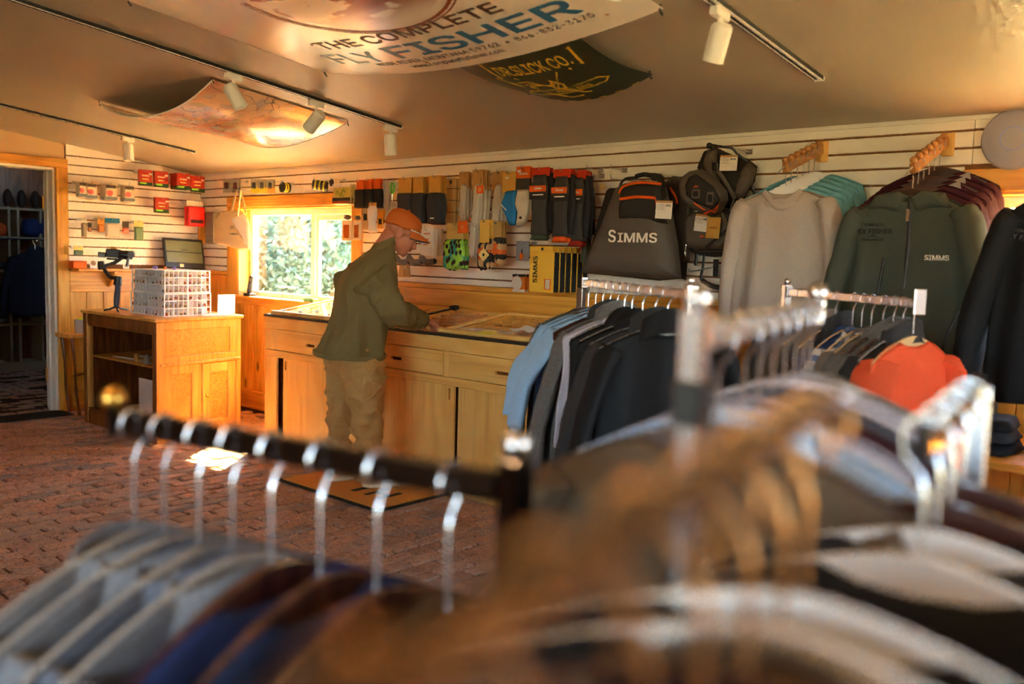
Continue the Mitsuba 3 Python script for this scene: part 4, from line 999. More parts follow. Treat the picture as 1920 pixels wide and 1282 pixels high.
def peg(W, M, off, top, what, y=0.0, tip=.03):
    """A steel peg hook whose rod runs from the wall to just in front of the goods it carries."""
    k = thing('peg_hook', f'steel peg hook holding {what}', 'hook')
    z0 = -off + (.001 if W.back else .001)
    pts = [(0, top, z0 + .004), (0, top, tip - .02), (0, top + .004, tip - .008), (0, top + .02, tip)]
    part(k, 'rod', xf(tube(curve(pts, 4), .0026, 6), M), 'steel', 40)
    part(k, 'plate', xf(box(-.02, .02, top - .012, top + .014, z0, z0 + .005, .001), M), 'steel')
NTH = ['second', 'third', 'fourth', 'fifth', 'sixth', 'seventh', 'eighth']
def hang(W, name, cat_, r, off, n, build, label, group, what=None, step=.018, hook=True, top=-.012):
    M, w, h = W.rect(*r, off)
    proto = None
    for i in range(n):
        lab = label if i == 0 else f'{label}, {NTH[i - 1]} from the front of its hook'
        k = thing(name, lab if len(lab.split()) <= 16 else ' '.join(f'{NTH[i - 1]} from front, {label}'.split()[:16]), cat_, group)
        if i == 0: build(k, M, w, h)
        else:
            T = np.eye(4); T[:3, 3] = -M[:3, 2] * step * i + M[:3, 0] * rng.uniform(-.006, .006) + M[:3, 1] * rng.uniform(-.003, .001)
            for kk in proto: reuse(k, kk.split('__')[1].rstrip('0123456789_') if False else '__'.join(kk.split('__')[1:]).split('_00')[0], scene[kk], T)
        if i == 0: proto = [q for q in list(scene) if q.startswith(k + '__')]
    if hook: peg(W, M, off, top, what or 'the ' + ' '.join(label.split()[:11]), tip=.02)
    return M, w, h
def R2(x0, y0, x1, y1, z0, z1, b=.001): return box(x0, x1, y0, y1, z0, z1, b)
def header(k, M, w, h0, col, tag=None, txt=None, z=0.0):
    g = sbox(-w / 2, -h0, w / 2, 0).difference(Point(0, -.012).buffer(.006, quad_segs=3))
    part(k, 'header_card', xf(mv(trimesh.creation.extrude_polygon(g, .002, engine='earcut'), (0, 0, z - .001)), M), col)
    if tag: part(k, 'price_tag', xf(R2(tag[0] * w, -h0 * tag[1] - .012, tag[0] * w + .026, -h0 * tag[1], z + .0012, z + .0018, .0), M), C(232, 222, 206))
    if txt:
        m = text(txt[0], txt[1], .0006); m = mv(m, (0, txt[2], z + .0012)); part(k, 'print', xf(m, M), txt[3])
def cloth_body(w, y0, y1, th, seed, taper=(1, 1), amp=.012, top_pinch=.8):
    pts = []
    for t in np.linspace(0, 1, 9): pts.append((-w / 2 * (top_pinch + (1 - top_pinch) * min(1, t * 4)) * (taper[0] + (taper[1] - taper[0]) * t) + .006 * math.sin(7 * t + seed), y0 + (y1 - y0) * t))
    for t in np.linspace(1, 0, 9): pts.append((w / 2 * (top_pinch + (1 - top_pinch) * min(1, t * 4)) * (taper[0] + (taper[1] - taper[0]) * t) + .006 * math.sin(8 * t + 2 * seed), y0 + (y1 - y0) * t))
    return puff(pts, th, min(.02, w * .35), .011, .002, amp, seed, 18)
KRAFT, KRAFT2, ORNG, REDO = C(206, 148, 62), C(190, 138, 76), C(222, 92, 26), C(196, 52, 24)
INKW, INKD, GREYD = C(226, 220, 208), C(36, 32, 30), C(58, 54, 52, 85)
# 1 grey tippet cards and spools above the window
def tippet(col):
    def b(k, M, w, h):
        part(k, 'card', xf(R2(-w / 2, -h * .62, w / 2, 0, -.002, 0), M), C(168, 160, 148)); part(k, 'foot', xf(R2(-w / 2, -h, w / 2, -h * .622, -.002, 0), M), C(*col))
        part(k, 'blister', xf(R2(-w * .32, -h * .72, w * .32, -h * .22, .0005, .012, .004), M), 'clear_acrylic')
    return b
for i, (x0, x1, col, nm) in enumerate(((418, 431, (150, 146, 140), 'all grey'), (435, 447, (110, 104, 98), 'dark grey'), (470, 482, (212, 190, 40), 'yellow footed'), (485, 497, (214, 196, 60), 'pale yellow footed'), (501, 512, (220, 160, 70), 'orange footed'))):
    hang(BW, 'tippet_card', 'card', (x0, 336, x1, 361), .12, 2, tippet(col), f'small {nm} leader card above the window', 'leader cards above the window', step=.02)
def spool(k, M, w, h):
    a = M @ FR((0, -h / 2, 0), (0, 1, 0), z=(0, 0, -1))
    r = h / 2
    part(k, 'reel', xf(lathe([(.001, 0), (r, .0), (r, .006), (r * .8, .008), (r * .8, .05), (r, .052), (r, .058), (.001, .058)], 24), a), 'black_plastic', 30)
    part(k, 'band', xf(lathe([(r * .81, .012), (r * .9, .012), (r * .9, .022), (r * .81, .022)], 24), a), C(206, 190, 30), 30)
    part(k, 'band', xf(lathe([(r * .81, .034), (r * .9, .034), (r * .9, .044), (r * .81, .044)], 24), a), C(206, 190, 30), 30)
hang(BW, 'line_spool', 'spool', (521, 341, 537, 361), .1, 1, spool, 'black spool with two yellow bands on the slatwall above the left pane', None)
def can(k, M, w, h):
    a = M @ FR((-.035, -h / 2, -.0), (0, 1, 0), z=(.72, -.12, -.68)); r = h / 2 * .92
    part(k, 'can', xf(lathe([(.001, 0), (r, 0), (r, .105), (r * .95, .112), (.001, .112)], 24), a), 'black_plastic', 30)
    for z0 in (.018, .05, .082): part(k, 'yellow_print', xf(lathe([(r * 1.002, z0), (r * 1.012, z0), (r * 1.012, z0 + .011), (r * 1.002, z0 + .011)], 24), a), C(190, 176, 40), 30)
hang(BW, 'line_tube', 'tube', (580, 335, 604, 356), .12, 1, can, 'black tube with yellow print lying sideways above the window mullion', None)
def tape(k, M, w, h):
    a = M @ FR((0, -h / 2, 0), (0, 1, 0), z=(0, 0, -1)); r = h / 2
    part(k, 'roll', xf(lathe([(r * .35, 0), (r, 0), (r, .05), (r * .35, .05), (r * .35, .0)], 24), a), 'white_gloss', 30); part(k, 'ring', xf(lathe([(r * .5, -.001), (r * .8, -.001), (r * .8, -.003), (r * .5, -.003)], 24), a), INKD, 30)
hang(BW, 'tape_roll', 'tape roll', (614, 333, 630, 351), .12, 1, tape, 'white tape roll with black ring right of the black tube', None)
# fish print bag
def lure_bag(k, M, w, h):
    part(k, 'pouch', xf(puff(rrect(w, h, .006, (0, -h / 2)), .012, .02, .012, .004, .004, 2), M), C(198, 178, 84, 35), 30)
    part(k, 'label_band', xf(R2(-w / 2, -h * .82, w / 2, -h * .66, .0125, .0135, .0), M), INKD)
    part(k, 'red_band', xf(R2(-w / 2, -h * .92, w / 2, -h * .83, .0123, .0132, .0), M), C(150, 36, 28)); part(k, 'header_card', xf(R2(-w / 2, -h * .16, w / 2, 0, .0122, .013, .0), M), C(222, 212, 196))
    for i, (a, b_) in enumerate(((-.2, -.42), (.12, -.38), (.02, -.55))):
        part(k, 'worm', xf(tube(curve([(a * w - .02, b_ * h - .01, .014), (a * w, b_ * h + .012, .016), (a * w + .02, b_ * h - .008, .014)], 5), .004, 6), M), C(120, 136, 30, 40), 40)
hang(BW, 'lure_bag', 'lure bag', (626, 345, 659, 384), .16, 3, lure_bag, 'yellow green bag of curled worm lures with black label strip', 'worm lure bags', step=.02)
# black gaiters with orange headers
def gaiter(hcol, ccol, hh, ink=None, logo=True, tag=None, wide=1.0, th=.014):
    def b(k, M, w, h):
        header(k, M, w * .9, h * hh, hcol, tag)
        part(k, 'cloth', xf(cloth_body(w * wide, -h * hh + .004, -h, th, rng.randrange(99), top_pinch=.9), M), ccol, True)
        if logo: part(k, 'print', xf(mv(R2(-.018, -.003, .018, .003, 0, .0008, 0), (0, -h * .88, th + .001)), M), INKW)
    return b
for i, (x0, x1) in enumerate(((668, 682), (684, 697), (697, 713))):
    hang(BW, 'glove_pack', 'gloves', (x0, 337 + i * -1, x1, 390), .2 - .02 * i, 2, gaiter(ORNG, C(30, 28, 28, 85), .36, logo=False, wide=1.25), f'{["first", "second", "third"][i]} pack of black sun gloves with orange header beside the lure bag', 'black sun gloves with orange headers', step=.02)
# pliers
def pliers(k, M, w, h):
    part(k, 'card', xf(R2(-w / 2, -h * .5, w / 2, 0, -.003, -.001), M), C(206, 200, 190))
    for s in (-1, 1): part(k, 'handle', xf(tube(curve([(s * .002, -h * .62, .006), (s * .014, -h * .45, .007), (s * .018, -h * .22, .007), (s * .010, -h * .08, .006)], 5), .0055, 7), M), C(96, 206, 30, 40), 40)
    part(k, 'jaws', xf(tube([(0, -h * .62, .006), (0, -h * .8, .006), (0, -h, .006)], [.007, .005, .002], 7), M), 'steel', 40)
hang(BW, 'pliers', 'pliers', (730, 340, 744, 378), .14, 1, pliers, 'lime green handled pliers left of the dark gaiters', None)
def forceps(k, M, w, h):
    part(k, 'card', xf(R2(-w / 2, -h, w / 2, 0, -.003, -.001), M), C(190, 180, 168, 40))
    for s in (-1, 1):
        part(k, 'arm', xf(tube([(s * .012, -h * .2, .004), (0, -h * .5, .004), (s * -.003, -h * .92, .004)], .003, 6), M), 'steel', 40)
        part(k, 'loop', xf(tube([(s * .012 + .010 * math.cos(t), -h * .14 + .012 * math.sin(t), .004) for t in np.linspace(0, 2 * math.pi, 12)], .0028, 6), M), 'steel', 40)
hang(BW, 'forceps', 'forceps', (714, 338, 728, 392), .14, 2, forceps, 'steel forceps on a pale card left of the lime pliers', 'forceps cards')
for i in range(3):
    hang(BW, 'fly_rings', 'rings', (727 - i * 3, 378 + i * 13, 744 - i * 2, 389 + i * 13), .11, 1, lambda k, M, w, h: [part(k, 'ring', xf(tube([(a + .009 * math.cos(t), -h * .5 + .009 * math.sin(t), .002) for t in np.linspace(0, 2 * math.pi, 12)], .002, 6), M), 'steel', 40) for a in (-.03, -.01, .012, .032)] + [part(k, 'card', xf(R2(-w / 2, -h, w / 2, 0, -.004, -.002), M), C(216, 204, 190))], f'{["top", "middle", "bottom"][i]} card of small steel rings under the lime pliers', None, hook=False)
# dark gaiters with kraft headers
for i, (x0, x1, n) in enumerate(((746, 772, 2), (774, 793, 4), (803, 826, 3))):
    hang(BW, 'neck_gaiter', 'neck gaiter', (x0, 333 - i * 2, x1, 416 + i * 2), .26, n, gaiter(KRAFT, C(54, 52, 54, 85), .36, th=.018), f'{["first", "second", "third"][i]} stack of dark grey neck gaiter with kraft header above the orange cap', 'dark neck gaiters with kraft headers', step=.022)
# tall strip of boxes
def strip(k, M, w, h):
    part(k, 'strip', xf(R2(-w / 2, -h, w / 2, 0, -.012, 0), M), C(208, 168, 104))
    for t in (.22, .48, .74): part(k, 'band', xf(R2(-w / 2 - .002, -h * t - .003, w / 2 + .002, -h * t, -.013, .002, .0), M), INKD)
    part(k, 'emblem', xf(R2(-.008, -h * .12, .008, -h * .05, .0005, .0015, 0), M), GREYD)
hang(BW, 'box_strip', 'pack strip', (836, 334, 853, 420), .1, 2, strip, 'tall kraft strip with dark bands between gaiters and gloves', 'kraft strips', step=.03)
# gloves
def gloves(hcol, gcol, hh, seed, tag=None, lean=0, txt=None):
    def b(k, M, w, h):
        header(k, M, w * .85, h * hh, hcol, tag, txt)
        y0, y1 = -h * hh + .006, -h
        for s in (0, 1):
            g = unary([LineString([(lean * .2 + .004, y0), (lean * .5, y0 * .6 + y1 * .4)]).buffer(w * .27), LineString([(lean * .5, y0 * .65 + y1 * .35), (lean * .8, y0 * .35 + y1 * .65)]).buffer(w * .3)] +
                      [LineString([(lean * .8 + w * (.1 * f), y0 * .4 + y1 * .6), (lean * 1.1 + w * (.15 * f), y1 + .02 + .012 * abs(f))]).buffer(w * .13) for f in (-1.2, 0, 1.2)] +
                      [LineString([(lean * .6, y0 * .55 + y1 * .45), (lean * .7 - w * .42, y0 * .35 + y1 * .65)]).buffer(w * .08)])
            part(k, 'glove', xf(mv(puff(g, .012, .012, .009, .003, .010, seed + s, 30), (s * .01, s * -.006, -.016 * s)), M), gcol, True)
    return b
from shapely import unary_union as unary
def hang_gloves(r, off, n, hcol, gcol, hh, label, seed, lean=0, tag=None, txt=None, step=.03): hang(BW, 'sun_gloves', 'gloves', r, off, n, gloves(hcol, gcol, hh, seed, tag, lean, txt), label, 'sun gloves', step=step)
PALE, PALE2, BLUEG, TAUPE = C(196, 180, 160, 85), C(206, 188, 164, 85), C(38, 112, 170, 80), C(160, 140, 118, 85)
hang_gloves((860, 322, 879, 414), .2, 2, KRAFT2, PALE, .34, 'pale grey sun gloves with kraft header left of the orange tagged pair', 5, -.004)
hang_gloves((885, 318, 905, 428), .26, 3, KRAFT2, PALE, .34, 'long pale sun gloves with kraft header and square orange tag', 6, -.012)
def orange_tag(rect, off, lab):
    M, w, h = BW.rect(*rect, off); k = thing('orange_tag', lab, 'tag')
    part(k, 'card', xf(R2(-w / 2, -h, w / 2, 0, -.002, 0), M @ rotz(.06)), ORNG); part(k, 'ring', xf(tube([(.010 * math.cos(t), -h / 2 + .010 * math.sin(t), .001) for t in np.linspace(0, 6.283, 14)], .0022, 5), M), C(240, 190, 150), 40)
    part(k, 'string', xf(tube([(0, -.004, -.001), (.002, .02, -.004), (.0, .045, -.012)], .0012, 5), M), INKD)
orange_tag((893, 348, 906, 363), .285, 'square orange tag on the long pale gloves')
hang_gloves((921, 321, 945, 422), .2, 2, KRAFT2, PALE2, .36, 'tan sun gloves with kraft header left of the bright blue pair', 7, -.008)
def visor(k, M, w, h):
    header(k, M, w * .9, h * .38, KRAFT, (-.3, .25))
    part(k, 'cloth', xf(puff([(-w * .55, -h * .62), (-w * .2, -h * .36), (w * .5, -h * .34), (w * .6, -h * .7), (w * .5, -h * .98), (w * .15, -h), (-w * .2, -h * .8)], .016, .02, .01, .003, .014, 3, 20), M), BLUEG, True)
    part(k, 'print', xf(mv(R2(-.03, -.004, .03, .004, 0, .001, 0), (0, 0, 0)), M @ FR((-w * .2, -h * .66, .018), (.75, -.6, 0), z=(0, 0, 1))), INKW)
hang(BW, 'neck_gaiter', 'neck gaiter', (942, 322, 966, 423), .27, 2, visor, 'bright blue neck gaiter with kraft header', None, step=.02)
def tan_visor(k, M, w, h):
    header(k, M, w * .95, h * .2, ORNG, (-.42, .3), ('Simms', .016, -h * .14, INKW)); part(k, 'dark_card', xf(R2(-w * .45, -h * .38, w * .45, -h * .201, -.001, .001, 0), M), C(64, 54, 48))
    part(k, 'cloth', xf(puff([(-w * .35, -h * .38), (w * .4, -h * .38), (w * .5, -h * .6), (w * .42, -h * .82), (w * .1, -h * .95), (-w * .4, -h), (-w * .3, -h * .78), (-w * .52, -h * .62)], .016, .02, .01, .003, .014, 4, 20), M), PALE2, True)
    part(k, 'print', xf(R2(-.006, -h * .88, .010, -h * .84, .017, .0185, 0), M), INKD)
hang(BW, 'neck_gaiter', 'neck gaiter', (968, 312, 992, 424), .27, 2, tan_visor, 'cream neck gaiter with orange and brown header', None, step=.02)
# socks
def socks(k, M, w, h, toe):
    part(k, 'header_card', xf(R2(-w * .48, -h * .12, w * .48, 0, -.002, 0), M), REDO)
    part(k, 'sock', xf(cloth_body(w * .82, -h * .1, -h * .93, .016, 3, amp=.008), M), C(62, 56, 52, 90), True)
    part(k, 'sock', xf(mv(cloth_body(w * .8, -h * .08, -h * .9, .014, 8, amp=.008), (w * .22, .004, -.03)), M), C(40, 36, 36, 90), True)
    part(k, 'band', xf(R2(-w * .46, -h * .44, w * .42, -h * .26, .013, .0165, .001), M), C(44, 38, 36)); part(k, 'orange_band', xf(R2(-w * .46, -h * .335, w * .42, -h * .25, .0167, .0175, 0), M), ORNG)
    part(k, 'print', xf(mv(text('Simms', .013, .0006), (0, -h * .305, .0177)), M), INKW); part(k, 'print', xf(R2(-w * .28, -h * .385, w * .28, -h * .37, .0167, .0175, 0), M), INKW)
    part(k, 'toe', xf(cloth_body(w * .8, -h * .91, -h, .017, 5, amp=.006), M), toe, True)
hang(BW, 'sock_pack', 'socks', (996, 314, 1027, 450), .3, 2, lambda k, M, w, h: socks(k, M, w, h, C(62, 74, 58, 90)), 'dark wading socks with orange band and green toe', 'wading socks', step=.035)
hang(BW, 'sock_pack', 'socks', (1037, 317, 1066, 454), .3, 2, lambda k, M, w, h: socks(k, M, w, h, C(226, 84, 24, 90)), 'dark wading socks with orange band and bright orange toe', 'wading socks', step=.035)
hang(BW, 'sock_pack', 'socks', (1068, 319, 1094, 462), .24, 2, lambda k, M, w, h: socks(k, M, w, h, C(150, 40, 28, 90)), 'dark wading socks with red toe at the right end of the sock hooks', 'wading socks', step=.035)
# second row
def window_box(k, M, w, h):
    part(k, 'box', xf(R2(-w / 2, -h, w / 2, -h * .2, -.02, 0, .003), M), C(228, 202, 156)); part(k, 'window', xf(R2(-w * .28, -h * .9, w * .28, -h * .38, .0005, .003, 0), M), C(178, 84, 30, 30)); part(k, 'reel', xf(ball((0, -h * .09, -.008), (w * .36, h * .1, .014), 2), M), C(90, 74, 66, 40), True)
hang(BW, 'window_box', 'box', (641, 403, 658, 451), .19, 1, window_box, 'cream box with orange window hanging in front of the window', None)
hang(BW, 'window_box', 'box', (662, 404, 675, 450), .19, 1, window_box, 'cream box with narrow window right of the orange windowed one', None)
hang(BW, 'glove_pack', 'gloves', (691, 380, 706, 436), .2, 1, gaiter(KRAFT, C(226, 214, 200, 85), .12, logo=False, wide=1.0), 'white folded buff under the black gloves', None)
hang(BW, 'spare_pack', 'pack', (680, 388, 690, 430), .15, 2, lambda k, M, w, h: [part(k, 'card', xf(R2(-w / 2, -h, w / 2, 0, -.003, 0), M), C(214, 176, 122)), part(k, 'print', xf(R2(-w * .3, -h * .6, w * .3, -h * .3, .0005, .0012, 0), M), INKD)], 'tan pack left of the white folded buff', 'tan packs')
hang(BW, 'spare_pack', 'pack', (708, 392, 718, 428), .15, 2, lambda k, M, w, h: [part(k, 'card', xf(R2(-w / 2, -h, w / 2, 0, -.003, 0), M), C(214, 150, 52)), part(k, 'print', xf(R2(-w * .3, -h * .8, w * .3, -h * .5, .0005, .0012, 0), M), INKD)], 'golden pack right of the white folded buff', 'golden packs')
hang(BW, 'clear_bag', 'bag', (716, 395, 742, 430), .12, 1, lambda k, M, w, h: [part(k, 'pouch', xf(puff(rrect(w, h, .006, (0, -h / 2)), .012, .02, .012, .004, .006, 9), M), C(226, 212, 196, 35), 30), part(k, 'print', xf(R2(-w * .3, -h * .6, w * .2, -h * .52, .013, .014, 0), M), INKD)], 'white soft bag left of the orange cap', None)
def ticket_box(k, M, w, h):
    part(k, 'box', xf(R2(-w / 2, -h, w / 2, 0, -.012, 0), M), C(236, 222, 204))
    for i in range(3): part(k, 'print', xf(R2(-w * .3, -h * (.22 + .2 * i), w * (.25 - .1 * i), -h * (.17 + .2 * i), .0004, .001, 0), M), C(206, 120, 90))
hang(BW, 'ticket_box', 'box', (790, 428, 811, 479), .24, 5, ticket_box, 'white printed carton right of the orange cap', 'white cartons right of the cap', step=.022)
mat('trout_print', proc(lambda p, n, uv: mix(mix(lin(150, 196, 60), lin(40, 150, 140), smoothstep(.45, .6, fbm(p.x * 22, p.z * 22, 2, octaves=2))), lin(50, 26, 20), smoothstep(.36, .30, voronoi(p.x * 30, p.z * 22)[0]))), .8)
mat('wild_print', proc(lambda p, n, uv: mix(mix(lin(40, 34, 30), lin(196, 150, 100), smoothstep(.5, .58, fbm(p.x * 40, p.z * 18, 2, octaves=2))), lin(210, 90, 30), smoothstep(.62, .68, fbm(p.x * 24 + 4, p.z * 24, 7, octaves=2)))), .8)
def buff(mt, hcol, hh, seed, txt=None):
    def b(k, M, w, h):
        header(k, M, w * .8, h * hh, hcol, None, txt)
        part(k, 'cloth', xf(puff([(-w * .42, -h * hh), (w * .4, -h * hh + .004), (w * .5, -h * .6), (w * .44, -h * .97), (w * .1, -h * .94), (-w * .2, -h), (-w * .5, -h * .93), (-w * .5, -h * .6)], .022, .025, .011, .004, .014, seed, 18), M), mt, True)
    return b
hang(BW, 'trout_buff', 'neck gaiter', (834, 418, 872, 508), .24, 2, buff('trout_print', C(222, 190, 110), .34, 3), 'green neck gaiter with black trout spots', None, step=.035)
orange_tag((858, 414, 876, 437), .27, 'larger square orange tag above the trout spotted gaiter')
hang_gloves((878, 408, 897, 486), .24, 2, ORNG, PALE, .08, 'pale half finger gloves left of the patterned gaiters', 12, -.006)
hang(BW, 'pattern_buff', 'neck gaiter', (898, 412, 918, 508), .26, 2, buff('wild_print', C(226, 178, 78), .45, 5), 'patterned neck gaiter with tall yellow header and diamond tag', None, step=.03)
hang(BW, 'pattern_buff', 'neck gaiter', (917, 415, 941, 500), .22, 3, buff('wild_print', C(196, 150, 84), .36, 8), 'dark patterned neck gaiter with short tan header', 'dark patterned gaiters', step=.025)
M, w, h = BW.rect(898, 465, 916, 490, .30); k = thing('diamond_tag', 'cream diamond shaped tag with dark emblem on the patterned gaiter', 'tag')
part(k, 'card', xf(mv(poly([(0, 0), (w * .55, -h / 2), (0, -h), (-w * .55, -h / 2)], .002), (0, 0, 0)), M), C(232, 196, 120)); part(k, 'emblem', xf(R2(-.007, -h * .6, .007, -h * .4, .0025, .003, 0), M), INKD)
# lower middle: curved dark cases, leather sheaths
def curved(k, M, w, h): part(k, 'case', xf(tube(curve([(-w * .5, -h * .2, 0), (-w * .1, -h * .7, .01), (w * .4, -h * .6, 0)], 6), [.02] * 13, 10), M), C(120, 108, 98, 50), 40); part(k, 'mouth', xf(ball((w * .4, -h * .6, 0), (.012, .017, .017), 1), M), INKD, True)
for i, x in enumerate((742, 766, 790)): hang(BW, 'curved_case', 'case', (x, 478, x + 28, 497), .12, 1, curved, f'{["first", "second", "third"][i]} grey curved tube lying on the ledge under the white cartons', 'grey curved tubes', hook=False)
def wedge(k, M, w, h): part(k, 'sheath', xf(poly([(-w * .12, 0), (w * .12, 0), (w * .5, -h), (-w * .5, -h)], .012), M), C(188, 146, 88)); part(k, 'stud', xf(ball((0, -h * .2, .013), .004, 1), M), 'brass')
for i, x in enumerate((736, 749, 760)): hang(BW, 'wedge_sheath', 'sheath', (x, 490, x + 11, 519), .1, 1, wedge, f'{["first", "second", "third"][i]} tan wedge shaped sheath near the chin of the person', 'tan wedge sheaths', hook=i == 1)
hang(BW, 'olive_pack', 'pack', (723, 488, 735, 511), .1, 1, lambda k, M, w, h: [part(k, 'card', xf(R2(-w / 2, -h, w / 2, 0, -.004, 0), M), C(140, 132, 60)), part(k, 'foot', xf(R2(-w / 2, -h * 1.15, w / 2, -h * 1.001, -.004, 0), M), C(226, 210, 190))], 'olive pack left of the tan wedge sheaths', None)
hang(BW, 'tool_card', 'card', (968, 452, 991, 489), .12, 1, lambda k, M, w, h: [part(k, 'card', xf(R2(-w / 2, -h, w / 2, 0, -.002, 0), M), C(150, 144, 146, 40)), part(k, 'drop', xf(ball((0, -h * .78, .008), (.016, .022, .008), 2), M), C(232, 112, 30, 40), True), part(k, 'loop', xf(tube([(0, -h * .6, .006), (.003, -h * .5, .006), (0, -h * .4, .006)], .003, 6), M), INKD, 40)], 'grey card with an orange drop shaped tool left of the yellow box', None)
def disc_pack(k, M, w, h):
    part(k, 'card', xf(R2(-w / 2, -h, w / 2, 0, -.012, 0), M), C(226, 120, 40)); part(k, 'top', xf(R2(-w / 2, -h * .14, w / 2, 0, .0003, .001, 0), M), INKD)
    part(k, 'disc', xf(lathe([(.001, 0), (w * .4, 0), (w * .4, .004), (.001, .004)], 20), M @ FR((-w * .12, -h * .5, .0005), (1, 0, 0), z=(0, 0, 1))), C(230, 214, 196), 30); part(k, 'foot', xf(R2(-w / 2, -h, w / 2, -h * .86, .0003, .001, 0), M), C(224, 210, 196))
hang(BW, 'disc_pack', 'pack', (961, 514, 984, 547), .12, 2, disc_pack, 'small orange pack with pale disc at the bottom left of the yellow box', 'disc packs', step=.03)
# yellow wader boxes
def wader_box(k, M, w, h):
    part(k, 'front', xf(R2(-w / 2, -h, w / 2, 0, -.003, 0, .001), M), C(238, 178, 56, 60)); part(k, 'body', xf(R2(-w / 2 + .001, -h + .002, w / 2 - .001, -.002, -.048, -.0032, .001), M), C(34, 30, 30))
    part(k, 'hang_tab', xf(R2(-w * .5, .0005, w * .42, .032, -.004, -.001, 0), M), C(226, 168, 54)); part(k, 'tab_print', xf(lathe([(.001, 0), (.009, 0), (.009, .001), (.001, .001)], 14), M @ FR((0, .016, -.0009), (1, 0, 0), z=(0, 0, 1))), INKD)
    t = text('SIMMS', .030, .0008); t.vertices[:, 0] *= h * .66 / (t.bounds[1, 0] - t.bounds[0, 0]); part(k, 'lettering', xf(t, M @ FR((-w * .18, -h * .44, .0003), (0, 1, 0), (-1, 0, 0))), INKD)
    part(k, 'window_rim', xf(R2(w * .12, -h * .93, w * .40, -h * .66, .0003, .001, 0), M), C(226, 110, 30)); part(k, 'window', xf(R2(w * .18, -h * .91, w * .35, -h * .68, .0012, .0016, 0), M), C(226, 206, 186))
hang(BW, 'wader_box', 'box', (994, 472, 1037, 548), .36, 6, wader_box, 'yellow carton with dark lettering hanging under the socks', 'yellow cartons with dark lettering', step=.055, hook=False)
# tote bags
def tote():
    mat('canvas_pale', (244, 232, 206), .9)  # same canvas, with sunlight put into its colour
    mat('canvas', clothfn((226, 196, 146), (214, 182, 130), .25, 420), .9, spec=.15)
    k = thing('tote_bag', 'natural canvas tote bag with small dark print hanging left of the window', 'tote bag')
    M, o = BW.outline([(416, 396), (452, 394), (466, 410), (470, 440), (467, 468), (452, 470), (430, 462), (408, 458), (404, 440), (407, 412)], .16)
    part(k, 'body', xf(puff(o, .03, .05, .012, .012, .02, 4, 12), M), 'canvas', True)
    hk = BW.pt(449, 357, .15)
    for a, b, c in (((434, 396), (440, 372), (444, 358)), ((461, 400), (456, 376), (450, 358))):
        part(k, 'strap', tube(curve([BW.pt(*a, .155), BW.pt(*b, .15), BW.pt(*c, .15)], 6), .004, 8, r2=.016), 'canvas', True)
    Mt, w, h = BW.rect(424, 423, 452, 430, .205)
    part(k, 'lettering', xf(mv(text('FLY', .024, .0008), (-.02, -.026, 0)), Mt), INKD); part(k, 'lettering', xf(mv(text('CO. MONTANA', .012, .0008), (.005, -.075, 0)), Mt), INKD)
    peg(BW, FR(hk, (1, 0, 0), (0, 0, 1)), .15, 0, 'the two canvas tote bags')
    k = thing('tote_bag', 'folded tote bag painted sunlit pale in front of the printed canvas tote', 'tote bag')
    M, o = BW.outline([(433, 410), (458, 400), (466, 420), (470, 446), (470, 470), (462, 462), (448, 440)], .30)
    part(k, 'body', xf(puff(o, .02, .03, .012, .006, .016, 7, 14), M), 'canvas_pale', True)
    part(k, 'fold', tube([BW.pt(434, 411, .31), BW.pt(449, 440, .325), BW.pt(466, 466, .31)], .008, 8), 'canvas', 40)
    part(k, 'strap', tube(curve([BW.pt(446, 405, .30), BW.pt(449, 380, .22), BW.pt(452, 358, .16)], 6), .004, 8, r2=.018), 'canvas', True)
tote()
# ---------------------------------------------------------------- left slatwall
def clam(k, M, w, h):
    part(k, 'pouch', xf(puff([(-w / 2, -.01), (w / 2, -.01), (w * .52, -h * .9), (0, -h), (-w * .52, -h * .9)], .012, .02, .012, .003, .008, 3, 20), M), C(206, 186, 160, 30), 30)
    part(k, 'top_label', xf(R2(-w * .4, -h * .28, w * .4, -h * .12, .0125, .0135, 0), M), C(70, 58, 50)); part(k, 'yarn', xf(ball((-.01, -h * .55, .012), (w * .26, h * .14, .009), 2), M), C(226, 110, 110, 90), True)
    part(k, 'foot_label', xf(R2(-w * .5, -h * .9, w * .5, -h * .74, .010, .0132, 0), M), C(110, 120, 128, 40))
for i, (x0, x1) in enumerate(((146, 163), (160, 182), (195, 219), (231, 252))):
    hang(LWl, 'yarn_pack', 'pack', (x0, 339 + i * 2, x1, 372 + i * 3), .15, (3, 3, 4, 3)[i], clam, f'{["first", "second", "third", "fourth"][i]} clear yarn pack from the doorway on the left slatwall', 'clear yarn packs', step=.025)
def red_pack(k, M, w, h):
    part(k, 'card', xf(R2(-w / 2, -h, w / 2, 0, -.004, 0), M), C(172, 44, 30, 40)); part(k, 'green_foot', xf(R2(-w / 2, -h, w / 2, -h * .78, .0003, .001, 0), M), C(30, 62, 34)); part(k, 'lime_mark', xf(R2(-w * .42, -h * .9, w * .05, -h * .8, .0012, .0018, 0), M), C(150, 210, 60))
    part(k, 'mark', xf(R2(-w * .28, -h * .42, w * .25, -h * .33, .0004, .001, 0), M), C(230, 170, 140)); part(k, 'mark', xf(R2(-w * .25, -h * .62, w * .2, -h * .55, .0004, .001, 0), M), C(226, 190, 110)); part(k, 'tag', xf(R2(w * .24, -h * .3, w * .46, -h * .2, .0004, .0012, 0), M), C(236, 226, 206))
